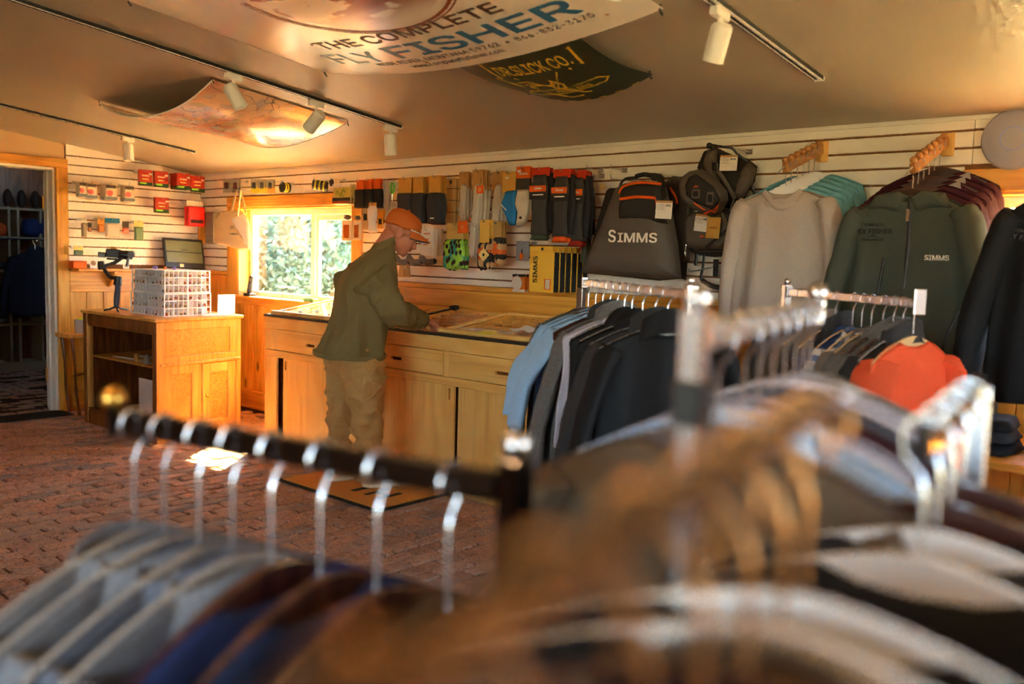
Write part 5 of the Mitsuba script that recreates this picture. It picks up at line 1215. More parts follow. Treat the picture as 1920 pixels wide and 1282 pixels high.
for i, (x0, y0, n) in enumerate(((260, 318, 2), (290, 321, 2), (331, 325, 6), (358, 330, 2))):
    hang(LWl, 'leader_pack', 'pack', (x0, y0, x0 + 26, y0 + 30), .17, n, red_pack, f'{["first", "second", "third", "fourth"][i]} red leader pack in the top row of the left slatwall', 'red leader packs in the top row', step=.02)
hang(LWl, 'leader_pack', 'pack', (291, 370, 317, 399), .15, 2, red_pack, 'red leader pack alone below the top row', None, step=.02)
def red_case(k, M, w, h):
    part(k, 'card', xf(R2(-w / 2, -h * .25, w / 2, 0, -.002, 0), M), C(206, 190, 172)); part(k, 'case', xf(R2(-w / 2, -h, w / 2, -h * .22, .0005, .035, .012), M), C(222, 28, 20, 35)); part(k, 'badge', xf(R2(-w * .38, -h * .88, w * .36, -h * .74, .0352, .0362, 0), M), C(60, 16, 16))
hang(LWl, 'red_case', 'case', (350, 377, 381, 424), .18, 2, red_case, 'bright red case with dark badge in the corner of the slatwalls', 'bright red cases', step=.045)
def small_pack(c1, c2, hh):
    def b(k, M, w, h):
        part(k, 'card', xf(R2(-w / 2, -h * hh, w / 2, 0, -.002, 0), M), C(*c1)); part(k, 'pouch', xf(puff(rrect(w, h * (1 - hh), .004, (0, -h * (1 + hh) / 2)), .012, .014, .01, .003, .008, 5, 26), M), C(*c2, 40), 30)
    return b
for r, c1, c2, hh, lab in (((152, 409, 163, 444), (206, 196, 176), (150, 128, 96), .25, 'slim tan vial pack at the doorway end of the lower row'), ((164, 417, 172, 434), (40, 34, 34), (150, 90, 50), .5, 'tiny dark pack beside the tan vial pack'), ((183, 410, 196, 435), (206, 138, 50), (196, 112, 40), .4, 'orange pack left of the blue bag'),
                           ((197, 409, 225, 445), (30, 100, 140), (200, 180, 160), .25, 'shiny blue bag with pale window in the lower row'), ((229, 415, 242, 437), (70, 56, 46), (222, 110, 90), .55, 'dark card with coral foot right of the blue bag'), ((251, 414, 269, 451), (222, 200, 120), (110, 134, 92), .3, 'green patterned pouch at the right end of the lower row'), ((138, 461, 156, 479), (226, 200, 120), (100, 120, 100), .45, 'small green and cream pouch above the orange carton')):
    hang(LWl, 'small_pack', 'pack', r, .1, 1, small_pack(c1, c2, hh), lab, None)
for i, (x, y) in enumerate(((250, 323), (283, 371))): part(thing('empty_hook', f'empty steel hook {["left of the first red pack", "left of the lone red pack"][i]}', 'hook'), 'rod', rod(LWl.pt(x, y, .002), LWl.pt(x, y, .10), .003), 'steel', 40)
# grey box in the corner
k = thing('fuse_box', 'grey metal box with a wooden edge in the corner beside the tote bags', 'box')
a, c = BW.pt(385, 398, .08), BW.pt(400, 457, .08)
part(k, 'case', box(max(a[0], XL + .09), c[0], YB - .08, YB - .0005, c[2], a[2], .004), C(134, 118, 100, 50)); part(k, 'edge', box(XL + .065, XL + .089, YB - .07, YB - .0005, c[2], a[2], .003), 'pine_upright')
# ================================================================ bags and packs on the right part of the back wall
mat('bag_cloth', clothfn((94, 80, 68), (86, 73, 62), .25, 800), .7, spec=.3)
mat('bag_dark', clothfn((48, 42, 38), (43, 37, 34), .25, 800), .7, spec=.3)
ZIP = C(226, 86, 24, 50)
def wallpoly(px, off):
    return BW.outline(px, off)
def strap_px(k, pts, w, mt, name='strap', th=.004):
    part(k, name, tube(curve([BW.pt(x, y, o) for x, y, o in pts], 6), th, 8, r2=w), mt, 40)
def hangtag(k, rect, off, name='hang_tag', kraft=False, rot=0.0):
    M, w, h = BW.rect(*rect, off); M = M @ rotz(rot)
    t = part(k, name, xf(R2(-w / 2, -h, w / 2, 0, -.001, .001, 0), M), KRAFT if kraft else C(232, 216, 196))
    if kraft: part(t, 'mark', xf(R2(-w * .3, -h * .55, w * .3, -h * .45, .0012, .0018, 0), M), C(190, 110, 40)); return
    part(t, 'top_strip', xf(R2(-w / 2, -h * .12, w / 2, 0, .0012, .002, 0), M), KRAFT2)
    for i in range(5): part(t, 'bar', xf(R2(w * (.12 + .06 * i), -h * .32, w * (.15 + .06 * i), -h * .2, .0012, .0018, 0), M), INKD)
    for i in range(4): part(t, 'text_line', xf(R2(-w * .38, -h * (.24 + .09 * i), w * (.0 + .1 * (i % 2)), -h * (.22 + .09 * i), .0012, .0018, 0), M), C(130, 120, 112))
# big duffel shaped wader bag
k = thing('wader_bag', 'large grey brown bag with white lettering and orange zip hung on the slatwall', 'bag')
M, o = wallpoly([(1160, 352), (1172, 344), (1205, 338), (1243, 342), (1250, 352), (1262, 400), (1272, 460), (1278, 520), (1240, 524), (1180, 519), (1093, 512), (1112, 470), (1134, 420), (1148, 380)], .20)
part(k, 'body', xf(puff(o, .10, .10, .016, .0, .035, 5, 7), M), 'bag_cloth', True)
M, o = wallpoly([(1160, 352), (1250, 350), (1264, 400), (1276, 460), (1283, 522), (1236, 526), (1120, 514), (1140, 420)], .03)
part(k, 'back_body', xf(puff(o, .168, .05, .02, .0, .01, 6, 7), M), 'bag_dark', True)
M, o = wallpoly([(1163, 372), (1166, 352), (1205, 343), (1240, 346), (1245, 372), (1250, 404), (1252, 420), (1200, 412), (1160, 412)], .285)
part(k, 'pocket', xf(puff(o, .028, .04, .012, .0, .012, 9, 10), M), 'bag_dark', True)
strap_px(k, [(1160, 362, .30), (1170, 349, .31), (1200, 342, .315), (1240, 345, .31)], .007, ZIP, 'zip', .004)
strap_px(k, [(1162, 373, .31), (1195, 369, .325), (1228, 371, .32)], .008, ZIP, 'zip', .004); strap_px(k, [(1228, 371, .325), (1230, 378, .325), (1231, 386, .322)], .004, ZIP, 'zip_pull', .003)
strap_px(k, [(1158, 378, .24), (1162, 350, .24), (1172, 336, .24), (1195, 333, .25)], .008, 'bag_dark', 'handle_strap'); strap_px(k, [(1195, 330, .25), (1207, 327, .255), (1222, 329, .25)], .012, 'bag_dark', 'handle_grip', .022)
strap_px(k, [(1222, 331, .25), (1238, 334, .26), (1243, 345, .28), (1246, 372, .32)], .020, 'bag_dark', 'handle_strap')
hangtag(k, (1231, 376, 1260, 410), .34, rot=-.05)
Mt, w, h = BW.rect(1141, 432, 1232, 455, .314)
tS, tI = text('S', h * .98, .002), text('IMMS', h * .74, .002)
wS = tS.bounds[1, 0] - tS.bounds[0, 0]; wI = tI.bounds[1, 0] - tI.bounds[0, 0]
tS = mv(tS, (-w / 2 + wS / 2, -h * .95, 0)); tI.vertices = tI.vertices * [(w - wS - .012) / wI, 1, 1] + [wS / 2 + .006, -h * .95, 0]
part(k, 'lettering', xf(tS, Mt), C(232, 216, 196)); part(k, 'lettering', xf(tI, Mt), C(232, 216, 196))
peg(BW, FR(BW.pt(1150, 335, .22), (1, 0, 0), (0, 0, 1)), .22, .0, 'the large wader bag')
# plastic wrapped bag behind it
k = thing('wrapped_bag', 'dark bag in shiny clear plastic behind the large wader bag', 'bag')
M, o = wallpoly([(1252, 345), (1268, 335), (1290, 340), (1294, 380), (1292, 440), (1290, 480), (1286, 525), (1270, 520), (1262, 400)], .01)
part(k, 'bag', xf(puff(o, .06, .04, .014, .0, .02, 12, 14), M), 'bag_dark', True)
M, o = wallpoly([(1246, 342), (1262, 330), (1292, 334), (1297, 380), (1295, 440), (1293, 490), (1270, 492), (1262, 400)], .085)
part(k, 'plastic', xf(puff(o, .02, .03, .012, .0, .035, 13, 26), M), mat('shiny_wrap', (70, 60, 54), .08, spec=.9), True)
strap_px(k, [(1256, 352, .115), (1266, 368, .12), (1270, 382, .12)], .008, ZIP, 'zip')
strap_px(k, [(1278, 350, .1), (1287, 356, .11), (1288, 366, .1)], .014, C(196, 40, 26), 'red_patch')
# rod tubes with red lanyard at the left of the bag
k = thing('rod_case', 'olive rod case with red lanyard hanging between the socks and the large bag', 'rod case')
part(k, 'tube', tube([BW.pt(1101, 384, .10), BW.pt(1100, 440, .10), BW.pt(1096, 492, .10)], .028, 14), C(74, 70, 52, 60), 40)
part(k, 'tube', tube([BW.pt(1112, 368, .06), BW.pt(1112, 440, .06)], .014, 12), 'black_plastic', 40); part(k, 'tip', tube([BW.pt(1114, 352, .06), BW.pt(1113, 372, .06)], .007, 8), C(150, 140, 130, 30), 40)
strap_px(k, [(1108, 322, .14), (1109, 350, .14), (1105, 392, .14), (1098, 440, .14), (1086, 470, .13)], .007, C(176, 44, 24, 60), 'lanyard')
strap_px(k, [(1104, 418, .13), (1116, 416, .1)], .006, 'bag_dark', 'buckle', .006); strap_px(k, [(1118, 415, .1), (1126, 413, .1), (1132, 416, .09)], .006, ZIP, 'orange_clip', .006)
part(k, 'net_cord', tube(curve([BW.pt(1092, 400, .13), BW.pt(1086, 420, .14), BW.pt(1093, 436, .13), BW.pt(1088, 460, .13), BW.pt(1092, 480, .12)], 6), .004, 6), C(150, 130, 110), 40)
for i, x in enumerate((1105, 1150)):
    M_ = FR(BW.pt(x, 316, .12), (1, 0, 0), (0, 0, 1)); peg(BW, M_, .12, 0, ['the rod case', 'the clear packet left of the large bag'][i])
k = thing('clear_packet', 'clear plastic packet hanging between rod case and large bag', 'packet')
M, w, h = BW.rect(1112, 322, 1150, 392, .07); part(k, 'pouch', xf(puff(rrect(w, h, .006, (0, -h / 2)), .008, .02, .016, .002, .01, 4, 16), M), 'clear_acrylic', 30); part(k, 'insert', xf(R2(-.02, -.10, .01, -.07, .001, .003, 0), M), C(214, 170, 90))
# chest pack (upper) and sling pack (lower)
k = thing('chest_pack', 'grey brown chest pack with boxy front pod and dangling tags, upper of two packs', 'pack')
M, o = wallpoly([(1326, 282), (1342, 276), (1372, 290), (1402, 298), (1420, 312), (1416, 340), (1396, 372), (1374, 392), (1348, 386), (1322, 340), (1312, 316)], .04)
part(k, 'back_panel', xf(puff(o, .08, .05, .014, .0, .015, 3, 12), M), 'bag_dark', True)
M, o = wallpoly([(1392, 318), (1404, 302), (1418, 316), (1412, 344), (1392, 374), (1376, 368)], .12); part(k, 'shoulder_pad', xf(puff(o, .03, .02, .012, 0, .006, 5, 14), M), 'bag_cloth', True)
M, o = wallpoly([(1318, 306), (1328, 282), (1344, 280), (1346, 320), (1352, 352), (1326, 330)], .13); part(k, 'upper_pocket', xf(puff(o, .035, .03, .012, 0, .012, 6, 14), M), 'bag_cloth', True)
M, o = wallpoly([(1279, 348), (1284, 332), (1300, 320), (1316, 316), (1345, 336), (1364, 358), (1366, 376), (1352, 400), (1336, 408), (1300, 392), (1281, 372)], .17)
part(k, 'pod', xf(puff(o, .075, .035, .011, 0, .008, 8, 14), M), 'bag_cloth', True)
M, o = wallpoly([(1285, 348), (1292, 332), (1306, 326), (1338, 350), (1350, 372), (1340, 394), (1304, 380), (1287, 366)], .247)
part(k, 'pod_face', xf(puff(o, .012, .012, .010, 0, .004, 9, 14), M), 'bag_dark', True)
for r in ((1298, 355, 1312, 372), (1326, 360, 1338, 384)):
    Mq, w, h = BW.rect(*r, .262); part(k, 'patch_frame', xf(poly(rrect(w, h, .006, (0, -h / 2)), .004), Mq), 'bag_cloth'); part(k, 'patch', xf(poly(rrect(w * .6, h * .6, .004, (0, -h / 2)), .003), Mq @ FR((0, 0, .0042), (1, 0, 0), (0, 1, 0))), 'black_plastic')
strap_px(k, [(1301, 380, .265), (1312, 388, .262), (1322, 394, .255)], .004, ZIP, 'orange_mark', .003); strap_px(k, [(1300, 352, .262), (1304, 349, .262), (1308, 350, .262)], .003, ZIP, 'orange_mark', .003)
strap_px(k, [(1320, 400, .25), (1334, 396, .26), (1348, 384, .26)], .003, C(206, 64, 26), 'cord', .003); strap_px(k, [(1324, 402, .25), (1330, 394, .26), (1340, 398, .255), (1346, 388, .26)], .003, C(206, 64, 26), 'cord', .003)
strap_px(k, [(1326, 282, .12), (1334, 300, .15), (1338, 322, .165), (1344, 345, .165)], .010, 'bag_cloth'); strap_px(k, [(1342, 316, .165), (1356, 334, .165), (1372, 362, .14), (1378, 372, .12)], .011, 'bag_cloth')
strap_px(k, [(1327, 275, .12), (1334, 272, .14), (1352, 275, .15), (1372, 278, .14), (1384, 290, .12), (1400, 302, .1)], .006, 'black_plastic', 'top_strap')
part(k, 'buckle', xf(box(-.016, .016, -.02, .02, -.006, .006, .003), FR(BW.pt(1341, 312, .185), (1, 0, 0), (.1, 0, 1))), 'black_plastic'); part(k, 'strap_knot', ball(BW.pt(1330, 273, .13), .016, 2), 'black_plastic', True)
strap_px(k, [(1405, 338, .1), (1410, 352, .1), (1416, 364, .09)], .010, 'black_plastic'); strap_px(k, [(1376, 374, .13), (1371, 388, .15), (1367, 402, .15)], .008, 'bag_cloth')
hangtag(k, (1351, 291, 1382, 320), .175, rot=-.03)
peg(BW, FR(BW.pt(1380, 279, .15), (1, 0, 0), (0, 0, 1)), .15, 0, 'the chest pack')
k = thing('sling_pack', 'grey brown sling pack with hanging waist strap and kraft tag, lower of two packs', 'pack')
M, o = wallpoly([(1297, 420), (1300, 402), (1316, 396), (1370, 390), (1390, 394), (1394, 430), (1388, 460), (1374, 472), (1310, 472), (1298, 462)], .03)
part(k, 'body', xf(puff(o, .13, .045, .012, 0, .012, 15, 12), M), 'bag_cloth', True)
M, o = wallpoly([(1300, 464), (1384, 462), (1380, 480), (1340, 482), (1306, 478)], .02); part(k, 'base', xf(puff(o, .09, .03, .012, 0, .01, 16, 14), M), 'bag_dark', True)
M, o = wallpoly([(1352, 396), (1380, 396), (1384, 412), (1362, 420), (1350, 410)], .15); part(k, 'top_pad', xf(puff(o, .025, .02, .011, 0, .006, 17, 14), M), 'bag_dark', True)
strap_px(k, [(1352, 400, .17), (1362, 420, .18), (1374, 436, .18), (1366, 452, .17)], .012, C(96, 80, 58)); strap_px(k, [(1384, 420, .17), (1366, 436, .185), (1346, 462, .17)], .010, C(84, 72, 56)); strap_px(k, [(1324, 464, .16), (1344, 446, .175), (1364, 430, .18)], .008, 'bag_dark')
strap_px(k, [(1313, 445, .165), (1316, 442, .166), (1320, 444, .165)], .004, ZIP, 'orange_mark', .003)
hangtag(k, (1305, 402, 1328, 434), .185, rot=-.12); hangtag(k, (1327, 407, 1350, 447), .195, 'kraft_tag', True, -.06)
strap_px(k, [(1306, 474, .06), (1305, 488, .06), (1304, 498, .06)], .009, 'black_plastic'); strap_px(k, [(1320, 476, .07), (1318, 500, .08), (1314, 520, .08), (1316, 526, .08)], .008, 'black_plastic')
strap_px(k, [(1316, 525, .09), (1330, 534, .1), (1352, 539, .1), (1378, 530, .09)], .014, 'bag_dark', 'waist_belt'); part(k, 'belt_clip', xf(box(-.012, .012, -.01, .01, -.005, .005, .002), FR(BW.pt(1356, 540, .1), (1, 0, 0), (0, 0, 1))), 'black_plastic')
part(k, 'buckle', xf(box(-.014, .014, -.045, .045, -.006, .006, .003), FR(BW.pt(1342, 502, .06), (1, 0, 0), (0, 0, 1))), 'black_plastic'); part(k, 'buckle', xf(ball((0, 0, 0), (.02, .02, .016), 2), FR(BW.pt(1377, 484, .07), (1, 0, 0), (0, 0, 1))), 'black_plastic', True)
peg(BW, FR(BW.pt(1385, 392, .1), (1, 0, 0), (0, 0, 1)), .1, .0, 'the sling pack')
part(thing('empty_hook', 'long empty steel hook under the sling pack', 'hook'), 'rod', tube(curve([BW.pt(1340, 500, .002), BW.pt(1296, 509, .3), BW.pt(1293, 504, .315)], 4), .004, 6), 'steel', 40)
# round access point on the wall at the right edge
k = thing('access_point', 'round lavender grey wall device with a faint blue ring above the right window', 'wireless access point')
aM = FR((-.935, YB - .001, 1.945), (1, 0, 0), z=(0, -1, 0))
part(k, 'dome', xf(lathe([(.001, 0), (.10, 0), (.125, .012), (.13, .022), (.122, .034), (.09, .044), (.052, .047), (.001, .047)], 48), aM), C(158, 154, 168, 45), 30)
part(k, 'ring', xf(lathe([(.048, .0472), (.051, .0472), (.051, .0482), (.048, .0482), (.048, .0472)], 48), aM), C(140, 150, 220, 40), 30)
# ================================================================ garments, hangers, clothes racks
HK = .112                                          # from the bar down to the neck of a hanger
def hook_mesh():
    a = np.linspace(-.5, math.pi, 12)
    pts = [(.019 * math.cos(t), 0, -.019 + .019 * math.sin(t)) for t in a] + [(-.019, 0, -.019), (-.017, 0, -.034), (-.004, 0, -.05), (0, 0, -.065), (0, 0, -HK)]
    return mv(tube(pts[::-1], .0021, 7), (0, 0, .0))
def hang_y(x, drop): return -HK - .012 - drop * (abs(x) / .215) ** 1.55
def hanger_mesh(kind):
    """Body in the local x-z plane, thickness along y, hook top at z = 0."""
    xs = np.linspace(-.215, .215, 31)
    if kind == 'wood':
        up = [(x, hang_y(x, .082) + .008) for x in xs]; lo = [(x, hang_y(x, .085) - (.048 - .03 * (abs(x) / .215) ** 1.2)) for x in xs[::-1]]; th = .014
    elif kind == 'slim':
        up = [(x, hang_y(x, .075) + .005) for x in xs]; lo = [(x, hang_y(x, .078) - (.030 - .012 * abs(x) / .215)) for x in xs[::-1]]; th = .008
    else:                                            # plastic tube hanger with a bar
        c = LineString([(x, hang_y(x, .075)) for x in xs]).buffer(.009, quad_segs=3); b = LineString([(-.213, hang_y(.213, .075)), (-.20, hang_y(.215, .085) - .01), (.20, hang_y(.215, .085) - .01), (.213, hang_y(.213, .075))]).buffer(.0055, quad_segs=3)
        m = trimesh.creation.extrude_polygon(c.union(b), .012, engine='earcut'); return xf(mv(m, (0, 0, -.006)), FR((0, 0, 0), (1, 0, 0), (0, 0, 1)))
    m = trimesh.creation.extrude_polygon(Polygon(up + lo), th, engine='earcut')
    m = m.subdivide().subdivide() if False else m
    return xf(mv(m, (0, 0, -th / 2)), FR((0, 0, 0), (1, 0, 0), (0, 0, 1)))
_hd = {}
def hanger(M, kind, mt, label, group=None, hookmat='chrome', drop=0.0):
    k = thing('clothes_hanger', label, 'hanger', group)
    if kind not in _hd: _hd[kind] = ply(hanger_mesh(kind), 'black_plastic', 30)
    if 'hook' not in _hd: _hd['hook'] = ply(hook_mesh(), 'chrome', 40)
    D = np.eye(4); D[2, 3] = -drop
    if drop and ('hook', drop) not in _hd:
        m = hook_mesh(); z = m.vertices[:, 2]; m.vertices[:, 2] = np.where(z < -.06, -.06 + (z + .06) * (1 + drop / (HK - .06)), z); _hd[('hook', drop)] = ply(m, 'chrome', 40)
    reuse(k, 'body', _hd[kind], M @ D, mt); reuse(k, 'hook', _hd[('hook', drop) if drop else 'hook'], M, hookmat)
    return k
def torso_mesh(w, L, th, seed, hem=1.1, fold=.012, neck=.07, drop=.082, nb=44, nv=26):
    """A hanging torso: shoulders follow the hanger, folds grow downwards, closed at the hem."""
    rings = []
    th_ = np.linspace(0, 2 * math.pi, nb, endpoint=False)
    u = np.sign(np.cos(th_)) * np.abs(np.cos(th_)) ** .8; sy = np.sin(th_)
    zt = -HK - .006 - drop * np.abs(u) ** 1.6 - .012 * (np.abs(u) > .97) - .034 * np.clip(1 - (u / .38) ** 2, 0, 1)
    for i, v in enumerate(np.linspace(0, 1, nv)):
        s = v ** 1.15
        W = w * (1 + (hem - 1) * s - .05 * math.sin(math.pi * min(1, v * 1.6)) * (v < .62))
        t = th * (.30 + .70 * min(1, v * 5) ** .6)
        fo = fold * min(1, v * 2.2) * (np.sin(u * 9 + seed) + .7 * np.sin(u * 17 + seed * 2.3 + v * 2) + .5 * np.sin(u * 5 - seed + 3 * v))
        y = t * np.sign(sy) * np.abs(sy) ** .75 + fo
        z = zt * (1 - s) + (-L + .012 * np.sin(u * 6 + seed)) * s + 0.0
        rings.append(np.c_[u * W, y, z])
    return loft(rings)
def sleeve_mesh(side, w, L, th, seed, spread=.10, r0=.085, r1=.05, drop=.082):
    x0, z0 = side * w * .93, -HK - .03 - drop * .9
    pts = [(side * w * .78, 0, z0 + .02), (x0, 0, z0 - .05), (side * (w + spread * .5), .012 * math.sin(seed), z0 - L * .5), (side * (w + spread * .75), .02 * math.sin(seed * 2), z0 - L)]
    c = curve(pts, 7); n = len(c); r = np.interp(np.linspace(0, 1, n), [0, .25, 1], [r0 * .8, r0, r1])
    m = tube(c, r, 18, r2=np.minimum(th * .95, r * .62))
    d = (meshkit.fbm(m.vertices * [22, 22, 12] + seed * 5.1, 2, 3) - .5) * .02
    m.vertices = m.vertices + m.vertex_normals * d[:, None]
    return m
def collar_mesh(kind, seed):
    if kind == 'cowl':
        rg = [[(.10 * q * math.cos(t), .05 * q2 * math.sin(t) + o, -HK - .042 + dz - .03 * abs(math.cos(t)) ** 2 * q - .02 * max(0, -math.sin(t))) for t in np.linspace(0, 2 * math.pi, 22, endpoint=False)] for q, q2, dz, o in ((1.3, .9, -.03, 0), (1.15, 1.1, -.005, .0), (.95, 1.0, .006, .004), (.8, .8, .0, .004), (.7, .6, -.03, 0))]
    elif kind == 'hood':
        rg = [[(.11 * q * math.cos(t), .05 * q2 * math.sin(t) + o, -HK - .015 + dz - .05 * abs(math.cos(t)) ** 2 * q - .03 * max(0, math.sin(t)) * 0) for t in np.linspace(0, 2 * math.pi, 22, endpoint=False)] for q, q2, dz, o in ((1.15, .8, -.03, 0), (1.0, 1.05, .02, .004), (.8, .95, .045, .006), (.6, .7, .04, .004), (.55, .5, -.02, 0))]
    elif kind == 'stand':
        rg = [[(.085 * q * math.cos(t), .05 * q * math.sin(t), -HK - .018 + dz - .018 * abs(math.cos(t)) ** 2 + .02 * math.sin(t)) for t in np.linspace(0, 2 * math.pi, 22, endpoint=False)] for q, dz in ((1.2, -.03), (1.0, .02), (.95, .045), (.85, .046), (.8, .0))]
    else:                                            # shirt collar or crew band
        rg = [[(.082 * q * math.cos(t), .045 * q * math.sin(t), -HK - .030 + dz - .02 * abs(math.cos(t)) ** 2) for t in np.linspace(0, 2 * math.pi, 22, endpoint=False)] for q, dz in ((1.35, -.03), (1.12, .005), (.98, .026), (.88, .024), (.85, -.01))]
    return loft(rg, caps=False)
_gd = {}
def garment(M, name, cat_, label, mt, w=.225, L=.72, th=.032, sleeves=.6, collar='shirt', seed=1, hem=1.08, group=None, spread=.10, fold=.010, r0=.082, r1=.05, drop=.082, extra=None):
    key = (w, L, th, sleeves, collar, seed % 4, hem, spread, fold, r0, r1, drop)
    if key not in _gd:
        s = seed % 4 + 1.3
        _gd[key] = [('torso', ply(torso_mesh(w, L, th, s, hem, fold, drop=drop), mt, True))]
        if sleeves: _gd[key] += [('sleeve', ply(sleeve_mesh(sd, w, sleeves, th, s + sd, spread, r0, r1, drop), mt, True)) for sd in (-1, 1)]
        if collar: _gd[key] += [('collar', ply(collar_mesh(collar, s), mt, True))]
    k = thing(name, label, cat_, group)
    for nm, d in _gd[key]: reuse(k, nm, d, M, mt)
    if extra: extra(k, M)
    return k
def cl(name, c, rough=.9, freq=800, k2=.92): return mat(name, clothfn(c, tuple(int(x * k2) for x in c), .25, freq), rough, spec=.2)
cl('cloth_sand', (182, 162, 146)); cl('cloth_aqua', (112, 168, 176)); cl('cloth_maroon', (70, 30, 38)); cl('cloth_forest', (76, 80, 68)); cl('cloth_black', (26, 25, 26), .8)
cl('cloth_heather', (112, 106, 100), .95, 500, .75); cl('cloth_lightblue', (152, 184, 214)); cl('cloth_charcoal', (52, 50, 50), .95); cl('cloth_lilac', (190, 178, 186)); cl('cloth_slate', (92, 98, 112), .95)
cl('cloth_navy', (44, 58, 92)); cl('cloth_royal', (48, 64, 112)); cl('cloth_tan', (168, 138, 104)); cl('cloth_brown', (92, 72, 54)); cl('cloth_coral', (222, 84, 48)); cl('cloth_white', (216, 214, 220)); cl('cloth_grey', (112, 114, 120), .95); cl('cloth_taupe', (120, 106, 94)); cl('cloth_paleblue', (176, 192, 214))
mat('plaid', proc(lambda p, n, uv: mix(mix(lin(206, 196, 190), lin(86, 104, 140), smoothstep(.0, .5, dr.sin(p.z * 130))), lin(70, 60, 70), .5 * smoothstep(.2, .6, dr.sin((p.x + p.y) * 120)))), .9)
mat('hanger_white', (228, 220, 214), .4); mat('hanger_grey', (150, 146, 142), .5); mat('hanger_natural', (206, 170, 120), .45)
# ---------------------------------------------------------------- face out arms on the back wall
def face_out(px_wall, px_tip, tip_off, label):
    a, b = BW.pt(*px_wall, .02), BW.pt(*px_tip, tip_off)
    b[0] = a[0]; b = np.array([a[0], YB - tip_off, b[2]])
    k = thing('wooden_display_arm', label, 'display arm')
    d = (b - a) / np.linalg.norm(b - a)
    Mx = FR(a, d, (1, 0, 0)); L = np.linalg.norm(b - a)
    part(k, 'bar', xf(box(0, L, -.012, .012, -.03, .015, .003), Mx), 'peg_wood'); part(k, 'wall_plate', box(a[0] - .022, a[0] + .03, YB - .018, YB - .001, a[2] - .07, a[2] + .03, .003), 'birch_upright')
    for i in range(7): part(k, 'ball', ball(a + d * (L * (.1 + .147 * i)) + [-.0, 0, .026], .0155, 2), 'peg_wood', True)
    part(k, 'end_pin', rod(b + d * .001 + [0, 0, .0], b + d * .05 + [-.01, 0, -.02], .0035), 'steel', 40)
    return a, b, d, L
def on_arm(a, d, L, t): p = a + d * L * t; return p + np.array([0, 0, .0185])
FX = FR((0, 0, 0), (1, 0, 0), (0, 1, 0))
def face(p, yaw=0.0): return rotz(yaw, p)
a, b, d, L = face_out((1540, 276), (1486, 311), .42, 'beaded wooden display arm carrying the sand coloured and aqua hooded shirts')
def knot(k, M):
    part(k, 'neck_fold', xf(tube(curve([(-.09, -.03, -HK - .03), (-.03, -.045, -HK - .085), (.02, -.045, -HK - .095), (.075, -.032, -HK - .045)], 6), .008, 8, r2=.016), M), 'cloth_sand', 40)
    part(k, 'neck_fold', xf(tube(curve([(.09, -.03, -HK - .028), (.03, -.046, -HK - .075), (-.015, -.046, -HK - .082)], 6), .008, 8, r2=.014), M), 'cloth_sand', 40)
p = on_arm(a, d, L, .94)
garment(face(p), 'hooded_shirt', 'shirt', 'long sand coloured hooded sun shirt at the front of the left display arm', 'cloth_sand', w=.235, L=.80, th=.045, sleeves=.66, collar='cowl', seed=1, spread=.05, fold=.010, r0=.075, r1=.055, drop=.07, extra=knot)
hanger(face(p), 'slim', 'hanger_white', 'white plastic hanger of the sand coloured hooded shirt')
for i in range(5):
    p = on_arm(a, d, L, .80 - .155 * i)
    nm = ['first', 'second', 'third', 'fourth', 'last'][i]
    garment(face(p, rng.uniform(-.04, .04)), 'hooded_shirt', 'shirt', f'{nm} aqua hooded shirt counted from behind the sand coloured one', 'cloth_aqua', w=.245, L=.78, th=.026, sleeves=.62, collar=None, seed=2 + i % 2, spread=.05, r0=.07, drop=.075, group='aqua shirts on the left display arm')
    hanger(face(p), 'slim', 'hanger_white', f'white plastic hanger of the {nm} aqua shirt', 'white hangers on the left display arm')
a, b, d, L = face_out((1775, 262), (1728, 312), .46, 'beaded wooden display arm carrying the green jacket and maroon shirts')
p = on_arm(a, d, L, .95)
def jacket_bits(k, M):
    part(k, 'zip', xf(tube(curve([(.012, -.052, -.16), (.02, -.062, -.35), (.008, -.066, -.60), (.0, -.068, -.85)], 6), .003, 6, r2=.009), M), 'black_plastic', 40)
    part(k, 'zip_pull', xf(box(.004, .016, -.064, -.056, -.25, -.20, .002), M), C(150, 120, 90)); part(k, 'pocket_zip', xf(tube([(-.075, -.060, -.40), (-.085, -.064, -.50), (-.095, -.066, -.60)], .002, 6, r2=.005), M), 'black_plastic', 40)
    part(k, 'pocket_zip', xf(tube(curve([(.23, -.045, -.60), (.19, -.058, -.72), (.17, -.062, -.86)], 5), .002, 6, r2=.005), M), 'black_plastic', 40)
    Mt = M @ FR((.135, -.060, -.405), (1, 0, 0), (0, 0, 1)); part(k, 'lettering', xf(text('SIMMS', .020, .0015), Mt), INKW)
    Mt = M @ FR((-.125, -.060, -.30), (1, 0, 0), (0, 0, 1)); part(k, 'emblem_text', xf(text('FLY FISHER', .020, .0012), Mt), INKD); part(k, 'emblem_text', xf(mv(text('COMPLETE', .011, .0012), (0, .032, 0)), Mt), INKD); part(k, 'emblem_text', xf(mv(text('WISE RIVER MT', .009, .0012), (0, -.03, 0)), Mt), INKD)
    part(k, 'emblem', xf(mv(poly([(-.03, -.012), (0, .0), (.03, -.012), (0, -.006)], .001), (0, -.004, 0)), Mt), INKD)
    for s in (-1, 1): part(k, 'hood_flap', xf(puff([(s * .0, .02), (s * .05, .045), (s * .14, .03), (s * .17, -.03), (s * .10, -.03), (s * .03, -.05)], .03, .03, .012, .02, .012, 5 + s, 16), M @ FR((0, -.03, -HK - .055), (1, 0, 0), (0, 0, 1))), 'cloth_forest', True)
